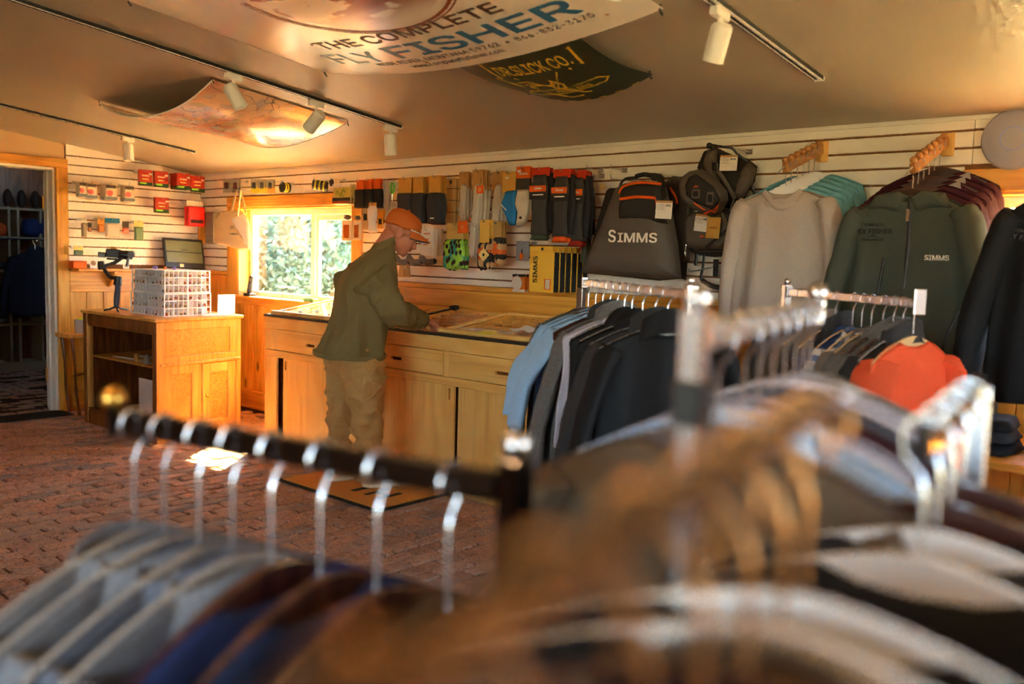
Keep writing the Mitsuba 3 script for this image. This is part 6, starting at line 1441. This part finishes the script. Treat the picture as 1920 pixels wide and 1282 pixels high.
garment(face(p, -.05), 'rain_jacket', 'jacket', 'forest green zip jacket with small white chest lettering on the right display arm', 'cloth_forest', w=.25, L=.90, th=.055, sleeves=.80, collar='cowl', seed=3, spread=.13, fold=.010, r0=.095, r1=.06, drop=.095, hem=1.12, extra=jacket_bits)
hanger(face(p, -.05), 'wood', 'dark_hanger_wood', 'dark wooden hanger of the forest green jacket')
for i in range(5):
    p = on_arm(a, d, L, .80 - .155 * i); nm = ['first', 'second', 'third', 'fourth', 'last'][i]
    garment(face(p, rng.uniform(-.03, .03)), 'fleece_pullover', 'pullover', f'{nm} maroon pullover counted from behind the green jacket', 'cloth_maroon', w=.25, L=.80, th=.028, sleeves=.70, collar=None, seed=i % 2, spread=.09, group='maroon pullovers on the right display arm', drop=.09)
    hanger(face(p), 'wood', 'dark_hanger_wood', f'dark wooden hanger of the {nm} maroon pullover', 'dark hangers on the right display arm')
    if i >= 2: one('collar_tag', xf(poly([(0, 0), (.05, .02), (.06, -.045), (.012, -.05)], .0012), FR(p + [.085, -.034, -.165], (1, 0, 0), (0, 0, 1))), C(150, 138, 134), f'grey folded paper tag on the collar of the {nm} maroon pullover', 'tag')
# black jacket cut by the right edge
pj = np.array([-.52, 3.42, 1.80])
ax = thing('wooden_display_arm', 'wooden display arm at the right edge carrying the black jacket', 'display arm')
part(ax, 'bar', box(-.532, -.508, 3.36, 4.29, 1.752, 1.7795, .003), 'peg_wood'); part(ax, 'wall_plate', box(-.545, -.495, 4.272, 4.2995, 1.72, 1.82, .003), 'birch_upright')
def bj(k, M):
    Mt = M @ FR((-.16, -.056, -.31), (1, 0, -.15), (0, 0, 1)); part(k, 'emblem_text', xf(text('FLY FISHER', .016, .0012), Mt), C(70, 66, 62)); part(k, 'emblem_text', xf(mv(text('COMPLETE', .010, .0012), (0, .024, 0)), Mt), C(70, 66, 62))
garment(rotz(-.15, pj + [0, 0, -.001]), 'shell_jacket', 'jacket', 'black shell jacket cut by the right edge in front of the window', 'cloth_black', w=.26, L=.86, th=.05, sleeves=.70, collar='hood', seed=2, spread=.12, r0=.10, r1=.062, drop=.11, extra=bj)
hanger(rotz(-.15, pj), 'wood', 'dark_hanger_wood', 'dark wooden hanger of the black shell jacket')
# ---------------------------------------------------------------- clothes racks
def rack_arm(k, a, b, post_at=1, ends=(True, True), bh=.030, bw=.014, post=.0125, post_top=.03, cap=True):
    """A flat chrome bar from a to b; bar tops at the z of a and b."""
    a, b = np.asarray(a, float), np.asarray(b, float); d = b - a; L = np.linalg.norm(d)
    M = FR(a, d, z=(0, 0, 1))
    part(k, 'bar', xf(box(0, L, -bw / 2, bw / 2, -bh, 0, .003), M), 'chrome')
    if cap:
        e = part(k, 'end_plate', xf(box(-.008 if post_at else L, .0 if post_at else L + .008, -bw * .9, bw * .9, -bh * 1.15, bh * .25, .002), M), 'chrome')
def post(k, x, y, ztop, w=.025, finial=True, collar=None, yaw=0.0):
    M = rotz(yaw, (x, y, 0))
    part(k, 'post', xf(box(-w / 2, w / 2, -w / 2, w / 2, .03, ztop, .002), M), 'chrome')
    if finial: part(k, 'finial', ball((x, y, ztop + .012), .0135, 3), 'chrome', True)
    if collar: part(k, 'collar', xf(box(-w * .65, w * .65, -w * .65, w * .65, collar - .022, collar + .022, .003), M), 'black_plastic')
def feet(k, c, r=.36, n=4, yaw=.3):
    for i in range(n):
        t = yaw + i * 2 * math.pi / n
        part(k, 'foot', tube([(c[0], c[1], .06), (c[0] + r * .6 * math.cos(t), c[1] + r * .6 * math.sin(t), .045), (c[0] + r * math.cos(t), c[1] + r * math.sin(t), .022)], .016, 8), 'chrome', 40)
def on_bar(a, b, t, drop=0.0, yaw=0.0):
    """Frame of a hanger on the bar at t: its x axis lies across the bar."""
    a, b = np.asarray(a, float), np.asarray(b, float); p = a + (b - a) * t
    d = (b - a) / np.linalg.norm(b - a); x = np.array([d[1], -d[0], 0]); x /= np.linalg.norm(x)
    return FR(p + [0, 0, .0025 - drop], x, z=(0, 0, 1)) @ rotz(yaw)
def hung(a, b, t, hk, hm, hl, g=None, yaw=0.0, hgroup=None, drop=0.0, hook='chrome'):
    M = on_bar(a, b, t, 0, yaw)
    hanger(M, hk, hm, hl, hgroup, drop=drop, hookmat=hook)
    D = np.eye(4); D[2, 3] = -drop
    if g: garment(M @ D, **g)
# --- rack by the counter: shirts and vests
CA, CBb = np.array([-2.20, 2.97, 1.300]), np.array([-1.34, 2.32, 1.300])
k = thing('clothes_rack', 'chrome clothes rack of shirts and black vests in front of the counter', 'clothes rack')
rack_arm(k, CA, CBb); dC = (CBb - CA) / np.linalg.norm(CBb - CA); pc = CBb + dC * .021
post(k, pc[0], pc[1], 1.315, .036, yaw=math.atan2(dC[1], dC[0])); part(k, 'post', box(CA[0] - .05, CA[0] - .02, CA[1] + .01, CA[1] + .04, .03, 1.262, .002), 'chrome')
feet(k, pc, .3); feet(k, CA + [-.035, .025, 0], .3)
shirt = dict(name='shirt', cat_='shirt'); vest = dict(name='vest', cat_='vest')
def puffer(k, M):
    for z in (-.30, -.38, -.46, -.54): part(k, 'quilt_seam', xf(tube(curve([(-.2, -.036, z), (0, -.048, z - .01), (.2, -.036, z)], 4), .003, 5), M), 'black_plastic', 40)
    part(k, 'logo', xf(box(.06, .075, -.054, -.05, -.33, -.30, .001), M), INKW)
def cuff(k, M):
    for s in (-1, 1): part(k, 'cuff', xf(tube([(s * .308, .004, -.48), (s * .316, .005, -.52)], [.078, .080], 16, r2=[.036, .037]), M), 'cloth_lightblue', 40)
rackC = [(.055, 'wood', 'heather', 'heather grey long sleeved shirt at the counter end of the rack', dict(L=.74, sleeves=.56, collar='shirt', seed=1)),
         (.15, 'wood', 'lightblue', 'first light blue short sleeved shirt with a turned cuff beside the heather shirt', dict(L=.84, w=.245, sleeves=.32, r0=.10, r1=.085, collar='shirt', seed=2, spread=.12, extra=cuff)),
         (.235, 'wood', 'lightblue', 'second light blue shirt on the counter rack, behind the turned cuff', dict(L=.86, w=.24, sleeves=.36, r0=.10, r1=.085, collar='shirt', seed=3, spread=.12)),
         (.32, 'wood', 'charcoal', 'charcoal sweater squeezed between light blue and heather on the counter rack', dict(L=.78, sleeves=.5, collar='stand', seed=1, w=.195)),
         (.40, 'slim', 'heather', 'heather grey knit sweater next to the black quilted vests', dict(L=.86, sleeves=.62, collar='stand', seed=2)),
         (.475, 'slim', 'lilac', 'pale lilac collar shirt showing between the heather knit and black vest', dict(L=.6, sleeves=0, collar='shirt', seed=2)),
         (.55, 'slim', 'black', 'first black quilted vest on the counter rack', dict(L=.74, sleeves=0, collar='hood', seed=0, th=.05, extra=puffer)),
         (.65, 'slim', 'black', 'second black quilted vest with the small white mark', dict(L=.76, sleeves=0, collar='hood', seed=1, th=.05, extra=puffer)),
         (.76, 'slim', 'charcoal', 'dark jacket right of the black quilted vests', dict(L=.76, sleeves=.58, collar='stand', seed=3)),
         (.86, 'slim', 'black', 'last dark jacket at the post end of the counter rack', dict(L=.76, sleeves=.58, collar='stand', seed=0))]
for t, hk, mtn, lab, kw in rackC:
    nm = 'vest' if 'vest' in lab else 'sweater' if ('sweater' in lab) else 'jacket' if 'jacket' in lab else 'shirt'
    kw = {'th': .03, **kw}
    hung(CA, CBb, t, hk, 'dark_hanger_wood' if hk == 'wood' else 'hanger_grey', f'{"dark wooden" if hk == "wood" else "grey"} hanger under the {lab.split(" on the")[0].split(" beside")[0].split(" at the")[0]}', dict(name=nm, cat_=nm, label=lab, mt='cloth_' + mtn, **kw), yaw=rng.uniform(-.06, .06))
# --- rack by the right window
DA, DB = np.array([-1.50, 3.40, 1.290]), np.array([-.86, 2.89, 1.290])
k = thing('clothes_rack', 'chrome clothes rack of dark jackets under the green jacket', 'clothes rack')
rack_arm(k, DA, DB); dD = (DB - DA) / np.linalg.norm(DB - DA)
q = DA - dD * .03; post(k, q[0], q[1], 1.305, .03, yaw=math.atan2(dD[1], dD[0])); feet(k, q, .3); part(k, 'end_tab', xf(box(-.004, .004, -.02, .02, -.05, .03, .002), FR(DB + dD * .006, dD, z=(0, 0, 1))), 'chrome')
rackD = [(.10, 'slim', 'hanger_natural', 'charcoal', 'jacket', 'charcoal jacket nearest the post of the window rack'), (.20, 'wood', 'dark_hanger_wood', 'slate', 'jacket', 'slate jacket second from the post of the window rack'), (.30, 'slim', 'hanger_natural', 'taupe', 'jacket', 'taupe jacket on a pale hanger of the window rack'),
         (.42, 'slim', 'hanger_natural', 'charcoal', 'jacket', 'dark jacket on the first pale hanger under the green jacket'), (.56, 'slim', 'hanger_natural', 'navy', 'shirt', 'navy shirt left of the plaid shirt'), (.63, 'slim', 'hanger_natural', 'plaid', 'shirt', 'blue and white plaid shirt on the window rack'),
         (.70, 'slim', 'hanger_natural', 'taupe', 'shirt', 'taupe shirt right of the plaid shirt'), (.78, 'wood', 'dark_hanger_wood', 'heather', 'sweater', 'first speckled sweater right of the plaid shirt'), (.85, 'wood', 'dark_hanger_wood', 'heather', 'sweater', 'second speckled sweater near the end of the window rack'),
         (.91, 'slim', 'hanger_grey', 'charcoal', 'sweater', 'dark sweater before the coral jacket'), (.98, 'slim', 'hanger_natural', 'coral', 'jacket', 'coral orange jacket at the end of the window rack')]
for i, (t, hk, hm, mtn, nm, lab) in enumerate(rackD):
    hung(DA, DB, t, hk, hm, f'{"dark wooden" if hk == "wood" else "pale"} hanger under the {lab}', dict(name=nm, cat_=nm, label=lab, mt=('cloth_' + mtn) if mtn != 'plaid' else 'plaid', L=.72, sleeves=.54, collar=None if mtn == 'coral' else 'shirt' if nm == 'shirt' else 'stand', seed=i, th=.024), yaw=.45 + rng.uniform(-.05, .05))
# --- four way rack close to the viewer
k = thing('clothes_rack', 'four way chrome rack close to the viewer with its arms out of focus', 'clothes rack')
A0, A1 = np.array([-1.08, .50, 1.175]), np.array([-.545, .612, 1.175])       # arm going left
rack_arm(k, A0, A1, post_at=1); post(k, -.528, .616, 1.190, .026, finial=False)
for kk in [x for x in scene if x.startswith(k + '__')]: scene[kk]['bsdf'] = {'type': 'ref', 'id': 'gunmetal'}
part(k, 'finial', ball((-.528, .616, 1.204), .0137, 3), 'chrome', True)
part(k, 'finial', ball(A0 + [-.01, -.002, .012], .016, 3), 'brass', True)
B0, B1 = np.array([-.437, .790, 1.318]), np.array([-.585, 1.43, 1.318])       # arm going back
post(k, -.433, .768, 1.330, .024, collar=1.24); rack_arm(k, B0, B1, post_at=0); part(k, 'finial', ball(B1 + [0, .004, .016], .017, 3), 'chrome', True)
part(k, 'hub', box(-.53, -.40, .60, .77, .35, .40, .004), 'chrome'); feet(k, (-.47, .68), .42)
def rowof(a, b, items, where, drop=0.0, hook='chrome'):
    cnt = {}
    for i, (t, hk, hm, mtn, nm, kw) in enumerate(items):
        col = mtn.replace('cloth_', ''); cnt[(col, nm)] = cnt.get((col, nm), 0) + 1
        o = ['first', 'second', 'third', 'fourth', 'fifth', 'sixth'][cnt[(col, nm)] - 1]
        hd = {'dark_hanger_wood': 'dark wooden', 'hanger_white': 'white', 'hanger_grey': 'grey', 'hanger_natural': 'pale wooden'}[hm]
        lab = f'{o} {col} {nm} from the outer end of {where}'
        hung(a, b, t, hk, hm, f'blurred {hd} hanger of the {o} {col} {nm} on {where}', dict(name=nm, cat_=nm, label='blurred ' + lab, mt=mtn, seed=i, **{'L': .66, 'sleeves': .5, 'collar': 'shirt', 'th': .022, **kw}), yaw=rng.uniform(-.05, .05), drop=drop, hook=hook)
rowof(A0, A1, [(.05, 'slim', 'hanger_grey', 'cloth_grey', 'shirt', {}), (.15, 'slim', 'hanger_grey', 'cloth_grey', 'shirt', {}), (.26, 'slim', 'hanger_grey', 'cloth_slate', 'shirt', {}), (.36, 'slim', 'hanger_grey', 'cloth_grey', 'shirt', {}), (.47, 'wood', 'dark_hanger_wood', 'cloth_royal', 'shirt', {'collar': None}), (.60, 'wood', 'dark_hanger_wood', 'cloth_navy', 'shirt', {'collar': None}), (.74, 'wood', 'dark_hanger_wood', 'cloth_brown', 'shirt', {'collar': None}), (.90, 'wood', 'dark_hanger_wood', 'cloth_brown', 'shirt', {'collar': None})], 'the left rack arm', .035)
rowof(B1, B0, [(.05, 'slim', 'hanger_white', 'cloth_taupe', 'shirt', {}), (.14, 'slim', 'hanger_white', 'cloth_lilac', 'shirt', {}), (.24, 'slim', 'hanger_white', 'cloth_lilac', 'shirt', {}), (.36, 'wood', 'dark_hanger_wood', 'cloth_slate', 'shirt', {}), (.48, 'wood', 'dark_hanger_wood', 'cloth_maroon', 'shirt', {'collar': None}), (.60, 'wood', 'dark_hanger_wood', 'cloth_lilac', 'shirt', {}), (.72, 'slim', 'hanger_white', 'cloth_paleblue', 'shirt', {}), (.90, 'wood', 'dark_hanger_wood', 'cloth_brown', 'shirt', {'collar': None})], 'the far rack arm')
# --- rack right under the lens: its bar runs away to the right
k = thing('clothes_rack', 'bronze clothes rack right under the viewer, wholly out of focus', 'clothes rack')
N0, N1 = EYE + _rt * -.225 + _fw * -.20, EYE + _rt * .195 + _fw * .54; N0[2] = N1[2] = 1.302
mat('satin_brass', (158, 108, 66), .3, 1.0)
mat('bronze', (112, 88, 66), .3, 1.0)
rack_arm(k, N0, N1, post_at=0, cap=False, bh=.014, bw=.009); dN = (N1 - N0) / np.linalg.norm(N1 - N0)
q = N0 + dN * .012; post(k, q[0], q[1], 1.287, .02, finial=False); feet(k, q, .3)
for kk in [x for x in scene if x.startswith(k + '__bar')]: scene[kk]['bsdf'] = {'type': 'ref', 'id': 'bronze'}
rowof(N0, N1, [(.48, 'wood', 'dark_hanger_wood', 'cloth_black', 'shirt', {}), (.57, 'wood', 'dark_hanger_wood', 'cloth_brown', 'shirt', {}), (.65, 'wood', 'hanger_natural', 'cloth_tan', 'shirt', {}), (.72, 'slim', 'hanger_white', 'cloth_black', 'shirt', {}), (.80, 'wood', 'dark_hanger_wood', 'cloth_brown', 'shirt', {}), (.88, 'slim', 'hanger_white', 'cloth_black', 'shirt', {'collar': None}), (.95, 'slim', 'hanger_white', 'cloth_black', 'shirt', {'collar': None})], 'the nearest rack', hook='satin_brass')
# --- rack at the right edge, close to the viewer
k = thing('clothes_rack', 'chrome clothes rack of black garments near the viewer at the right edge', 'clothes rack')
S0, S1 = EYE + _rt * .33 + _fw * .70, EYE + _rt * .56 + _fw * 1.06; S0[2] = S1[2] = 1.255
rack_arm(k, S0, S1, post_at=1, cap=False)
for kk in [x for x in scene if x.startswith(k + '__')]: scene[kk]['bsdf'] = {'type': 'ref', 'id': 'gunmetal'}
dS = (S1 - S0) / np.linalg.norm(S1 - S0); q = S1 + dS * .022
post(k, q[0], q[1], 1.238, .026, finial=False, yaw=math.atan2(dS[1], dS[0])); feet(k, q, .3)
rowof(S0, S1, [(.06, 'slim', 'hanger_white', 'cloth_black', 'jacket', {'collar': None}), (.28, 'slim', 'hanger_white', 'cloth_charcoal', 'jacket', {'collar': None}), (.52, 'wood', 'dark_hanger_wood', 'cloth_black', 'jacket', {'collar': None}), (.76, 'wood', 'dark_hanger_wood', 'cloth_brown', 'jacket', {'collar': None})], 'the right edge rack')
# ================================================================ on the window sill
k = thing('cordless_phone', 'black cordless phone standing in its base on the sill of the sliding window', 'phone')
p = on_z(462, 551, .9855); p = np.array([-6.80, 4.30, .9855])
part(k, 'base', mv(box(-.045, .055, -.035, .035, 0, .025, .008), p), 'black_plastic')
pm = FR(p + [0, 0, .022], (1, 0, 0), z=(.12, .1, 1)); part(k, 'handset', xf(box(-.024, .024, -.014, .014, 0, .155, .009), pm), 'black_plastic')
for i in range(5):
    for j in range(3): part(k, 'key', xf(box(-.016 + .012 * j, -.008 + .012 * j, -.0165, -.0142, .02 + .014 * i, .029 + .014 * i), pm), 'grey_plastic')
part(k, 'display', xf(box(-.016, .016, -.0165, -.0142, .105, .135), pm), C(120, 110, 84, 30))
for i, x in enumerate((-6.30, -6.16)):
    k = thing('fly_stand', f'{["left", "right"][i]} small stand with a flat white top on the window sill', 'stand')
    part(k, 'base', mv(lathe([(.001, 0), (.016, 0), (.016, .004), (.001, .005)], 14), (x, 4.30, .9855)), 'black_metal'); part(k, 'stem', rod((x, 4.30, .990), (x, 4.30, 1.075), .0028), 'black_metal', 40)
    part(k, 'top', mv(lathe([(.001, 0), (.012, .0), (.045, .012), (.045, .016), (.001, .016)], 18), (x, 4.30, 1.075)), 'white_plastic', 30)
one('green_box', box(-5.98, -5.84, 4.27, 4.33, .9855, 1.012, .006), C(110, 168, 110, 50), 'small flat green box lying on the window sill below the mullion', 'box')
cl('cloth_midnight', (36, 38, 46))
# ================================================================ store room seen through the doorway
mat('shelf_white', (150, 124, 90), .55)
SX = -10.3
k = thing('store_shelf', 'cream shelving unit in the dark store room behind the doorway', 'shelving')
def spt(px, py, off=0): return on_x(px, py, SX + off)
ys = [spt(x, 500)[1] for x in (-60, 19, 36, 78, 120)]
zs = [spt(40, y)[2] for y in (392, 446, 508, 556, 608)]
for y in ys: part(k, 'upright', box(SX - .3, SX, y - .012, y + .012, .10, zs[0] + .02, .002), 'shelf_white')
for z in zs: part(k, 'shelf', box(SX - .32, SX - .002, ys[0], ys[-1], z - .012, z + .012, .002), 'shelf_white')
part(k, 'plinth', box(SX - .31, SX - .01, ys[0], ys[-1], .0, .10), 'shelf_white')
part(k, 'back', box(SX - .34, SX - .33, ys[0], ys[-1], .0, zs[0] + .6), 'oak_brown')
for i in range(7):
    y = ys[1] - .25 + i * .14
    one('stored_boot', mv(cat(ball((0, 0, .10), (.05, .045, .10), 2)), (SX - .12, y, zs[0] + .0125)), C(44 + 6 * (i % 3), 32, 24), 'dark boot on the top shelf in the store room', 'boot', True, group='boots on the store room top shelf')
def soft(name, y, z, r, col, lab, cat_): return one(name, mv(puff(rrect(r[1] * 2, r[2] * 2, min(r[1], r[2]) * .6), r[0], min(r[1], r[2]), .02, r[0] * .3, .02, 3, 9), (0, 0, 0)) if False else xf(puff(rrect(r[1] * 2, r[2] * 2, min(r[1], r[2]) * .6), r[0], min(r[1], r[2]), .02, r[0] * .3, .03, 3, 9), FR((SX - .08, y, z + r[2]), (0, 1, 0), (0, 0, 1))), C(*col, 90), lab, cat_, True)
soft('folded_jacket', ys[2] + .22, zs[1] + .0125, (.1, .16, .10), (30, 44, 84), 'folded blue jacket on the store room shelf', 'jacket')
soft('folded_jacket', ys[0] + .30, zs[1] + .0125, (.1, .10, .07), (206, 80, 30), 'folded orange jacket on the store room shelf at the photo edge', 'jacket')
for i, (zz, col) in enumerate(((zs[2], (44, 50, 58)), (zs[3], (44, 40, 40)), (zs[4], (206, 200, 190)))):
    one('stored_shoe', mv(xf(ball((0, 0, .05), (.13, .05, .05), 2), FR((0, 0, 0), (.8, .6, 0), z=(0, 0, 1))), (SX - .13, ys[1] - .12, zz + .0125)), C(*col), ['dark shoe on the upper shoe shelf in the store room', 'black shoe on the middle shoe shelf in the store room', 'pale shoe on the lowest shoe shelf in the store room'][i], 'shoe', True)
sj = spt(66, 472, .25)
for i, (dy, mt_, lab) in enumerate(((0, 'cloth_midnight', 'blue padded jacket hanging in front of the store room shelves'), (.16, 'cloth_black', 'black jacket hanging behind the blue padded jacket in the store room'))):
    garment(rotz(1.1, (sj[0], sj[1] + dy, sj[2] + .13)), 'stored_jacket', 'jacket', lab, mt_, w=.24, L=.80, th=.06, sleeves=.62, collar='stand', seed=i)
    hanger(rotz(1.1, (sj[0], sj[1] + dy, sj[2] + .13)), 'wood', 'dark_hanger_wood', f'hanger of the {lab.split(" hanging")[0]} in the store room')
k = thing('hanging_rail', 'rail carrying the jackets in the dark store room', 'rail')
part(k, 'tube', rod((sj[0], ys[0], sj[2] + .128), (sj[0], 4.4, sj[2] + .128), .009), 'black_metal', 40)
one('ceiling_beam', box(-10.6, -7.9, 2.9, 3.05, 2.28, 2.44, .01), 'dark_room', 'dark ceiling beam in the store room', None, kind='structure'); labels['ceiling_beam'] = {'label': 'dark ceiling beam in the store room', 'kind': 'structure'}
# ================================================================ outdoors
mat('gravel', proc(lambda p, n, uv: mix(lin(196, 186, 164), lin(150, 146, 110), fbm(p.x * 1.3, p.y * 1.3, 0, octaves=4))), .95, spec=.1)
struct('ground', cat(box(-40, 30, YB + .17, 60, -.4, -.15)), 'gravel', 'pale sunlit ground outside the windows')
scene['leaf'] = {'type': 'principledthin', 'base_color': {'type': 'rgb', 'value': lin(112, 148, 122)}, 'roughness': .5, 'diff_trans': .8}
scene['leaf_pale'] = {'type': 'principledthin', 'base_color': {'type': 'rgb', 'value': lin(138, 164, 146)}, 'roughness': .5, 'diff_trans': .8}
mat('bark', (120, 92, 66), .9)
def tree(x, y, h, r, lab, leafm, n, seed):
    n = int(n * 2.4)
    g = np.random.default_rng(seed)
    k = thing('tree', lab, 'tree')
    part(k, 'trunk', tube(curve([(x, y, -.2), (x + .08, y, h * .35), (x - .05, y + .1, h * .8)], 5), np.linspace(.17, .05, 11), 9), 'bark', 40)
    for i in range(5):
        t = g.uniform(0, 6.28); part(k, 'branch', tube([(x, y, h * (.25 + .1 * i)), (x + r * .5 * math.cos(t), y + r * .5 * math.sin(t), h * (.35 + .11 * i)), (x + r * .9 * math.cos(t), y + r * .9 * math.sin(t), h * (.4 + .12 * i))], [.06, .04, .015], 6), 'bark', 40)
    cl_ = g.normal(0, 1, (26, 3)); cl_ /= np.linalg.norm(cl_, axis=1, keepdims=True); cl_ = cl_ * g.uniform(.3, 1, (26, 1)) * [r, r, h * .46] + [x, y, h * .56]
    c = cl_[g.integers(0, 26, n)] + g.normal(0, 1, (n, 3)) * [r * .25, r * .25, r * .25]
    c[:, 2] = np.maximum(c[:, 2], .12)
    a = g.normal(0, 1, (n, 3)); a /= np.linalg.norm(a, axis=1, keepdims=True); b = np.cross(a, g.normal(0, 1, (n, 3))); b /= np.linalg.norm(b, axis=1, keepdims=True)
    s = g.uniform(.03, .058, (n, 1))
    v = np.stack([c - a * s, c + b * s * .5, c + a * s, c - b * s * .5], 1).reshape(-1, 3)
    q = np.arange(n)[:, None] * 4
    part(k, 'foliage', TM(v, np.vstack([np.hstack([q, q + 1, q + 2]), np.hstack([q, q + 2, q + 3])])), leafm, kind='stuff')
for i, (x, y, h, r, l, n) in enumerate(((-12.4, 7.6, 3.4, 1.5, 'leaf', 9000), (-9.6, 7.2, 3.0, 1.15, 'leaf_pale', 8000), (-15.5, 10.5, 4.6, 2.1, 'leaf_pale', 9000), (-12.0, 9.8, 4.2, 1.7, 'leaf', 9000), (-10.9, 6.6, 1.6, .8, 'leaf', 6000), (-18.0, 12.5, 5.0, 2.4, 'leaf', 9000))):
    tree(x, y, h, r, f'{["sunlit leafy tree nearest the left pane", "pale tree behind the right pane", "tall pale tree far behind the left pane", "dark green tree between the window panes", "low bush right outside the back window", "tree farthest from the back window"][i]} outside', l, n, 40 + i)

# ================================================================ low bench with folded garments under the right window
bp_ = at_d(1885, 850, 3.35)
k = thing('low_bench', 'low pine bench under the right window carrying folded black garments', 'bench')
part(k, 'top', box(bp_[0] - .45, bp_[0] + .55, bp_[1] - .2, YB - .03, bp_[2] - .03, bp_[2], .004), 'pine_along')
for x in (bp_[0] - .42, bp_[0] + .48):
    for y in (bp_[1] - .17, YB - .09): part(k, 'leg', box(x, x + .05, y, y + .05, .004, bp_[2] - .0305, .003), 'pine_upright')
for j, (dx, n) in enumerate(((-.12, 3), (.25, 3))):
    for i in range(n):
        g = puff(rrect(.32 - .01 * i, .26, .05), .035, .03, .02, .006, .012, i + 3 * j, 12)
        one('folded_garment', xf(g, rotz(.1 * i - .1, (bp_[0] + dx, bp_[1] + .02, bp_[2] + .01 + .044 * i))), 'cloth_black' if i != 1 else 'cloth_charcoal', f'{["lowest", "middle", "topmost"][i]} folded dark garment of the {["left", "right"][j]} stack on the low bench', 'folded garment', True)
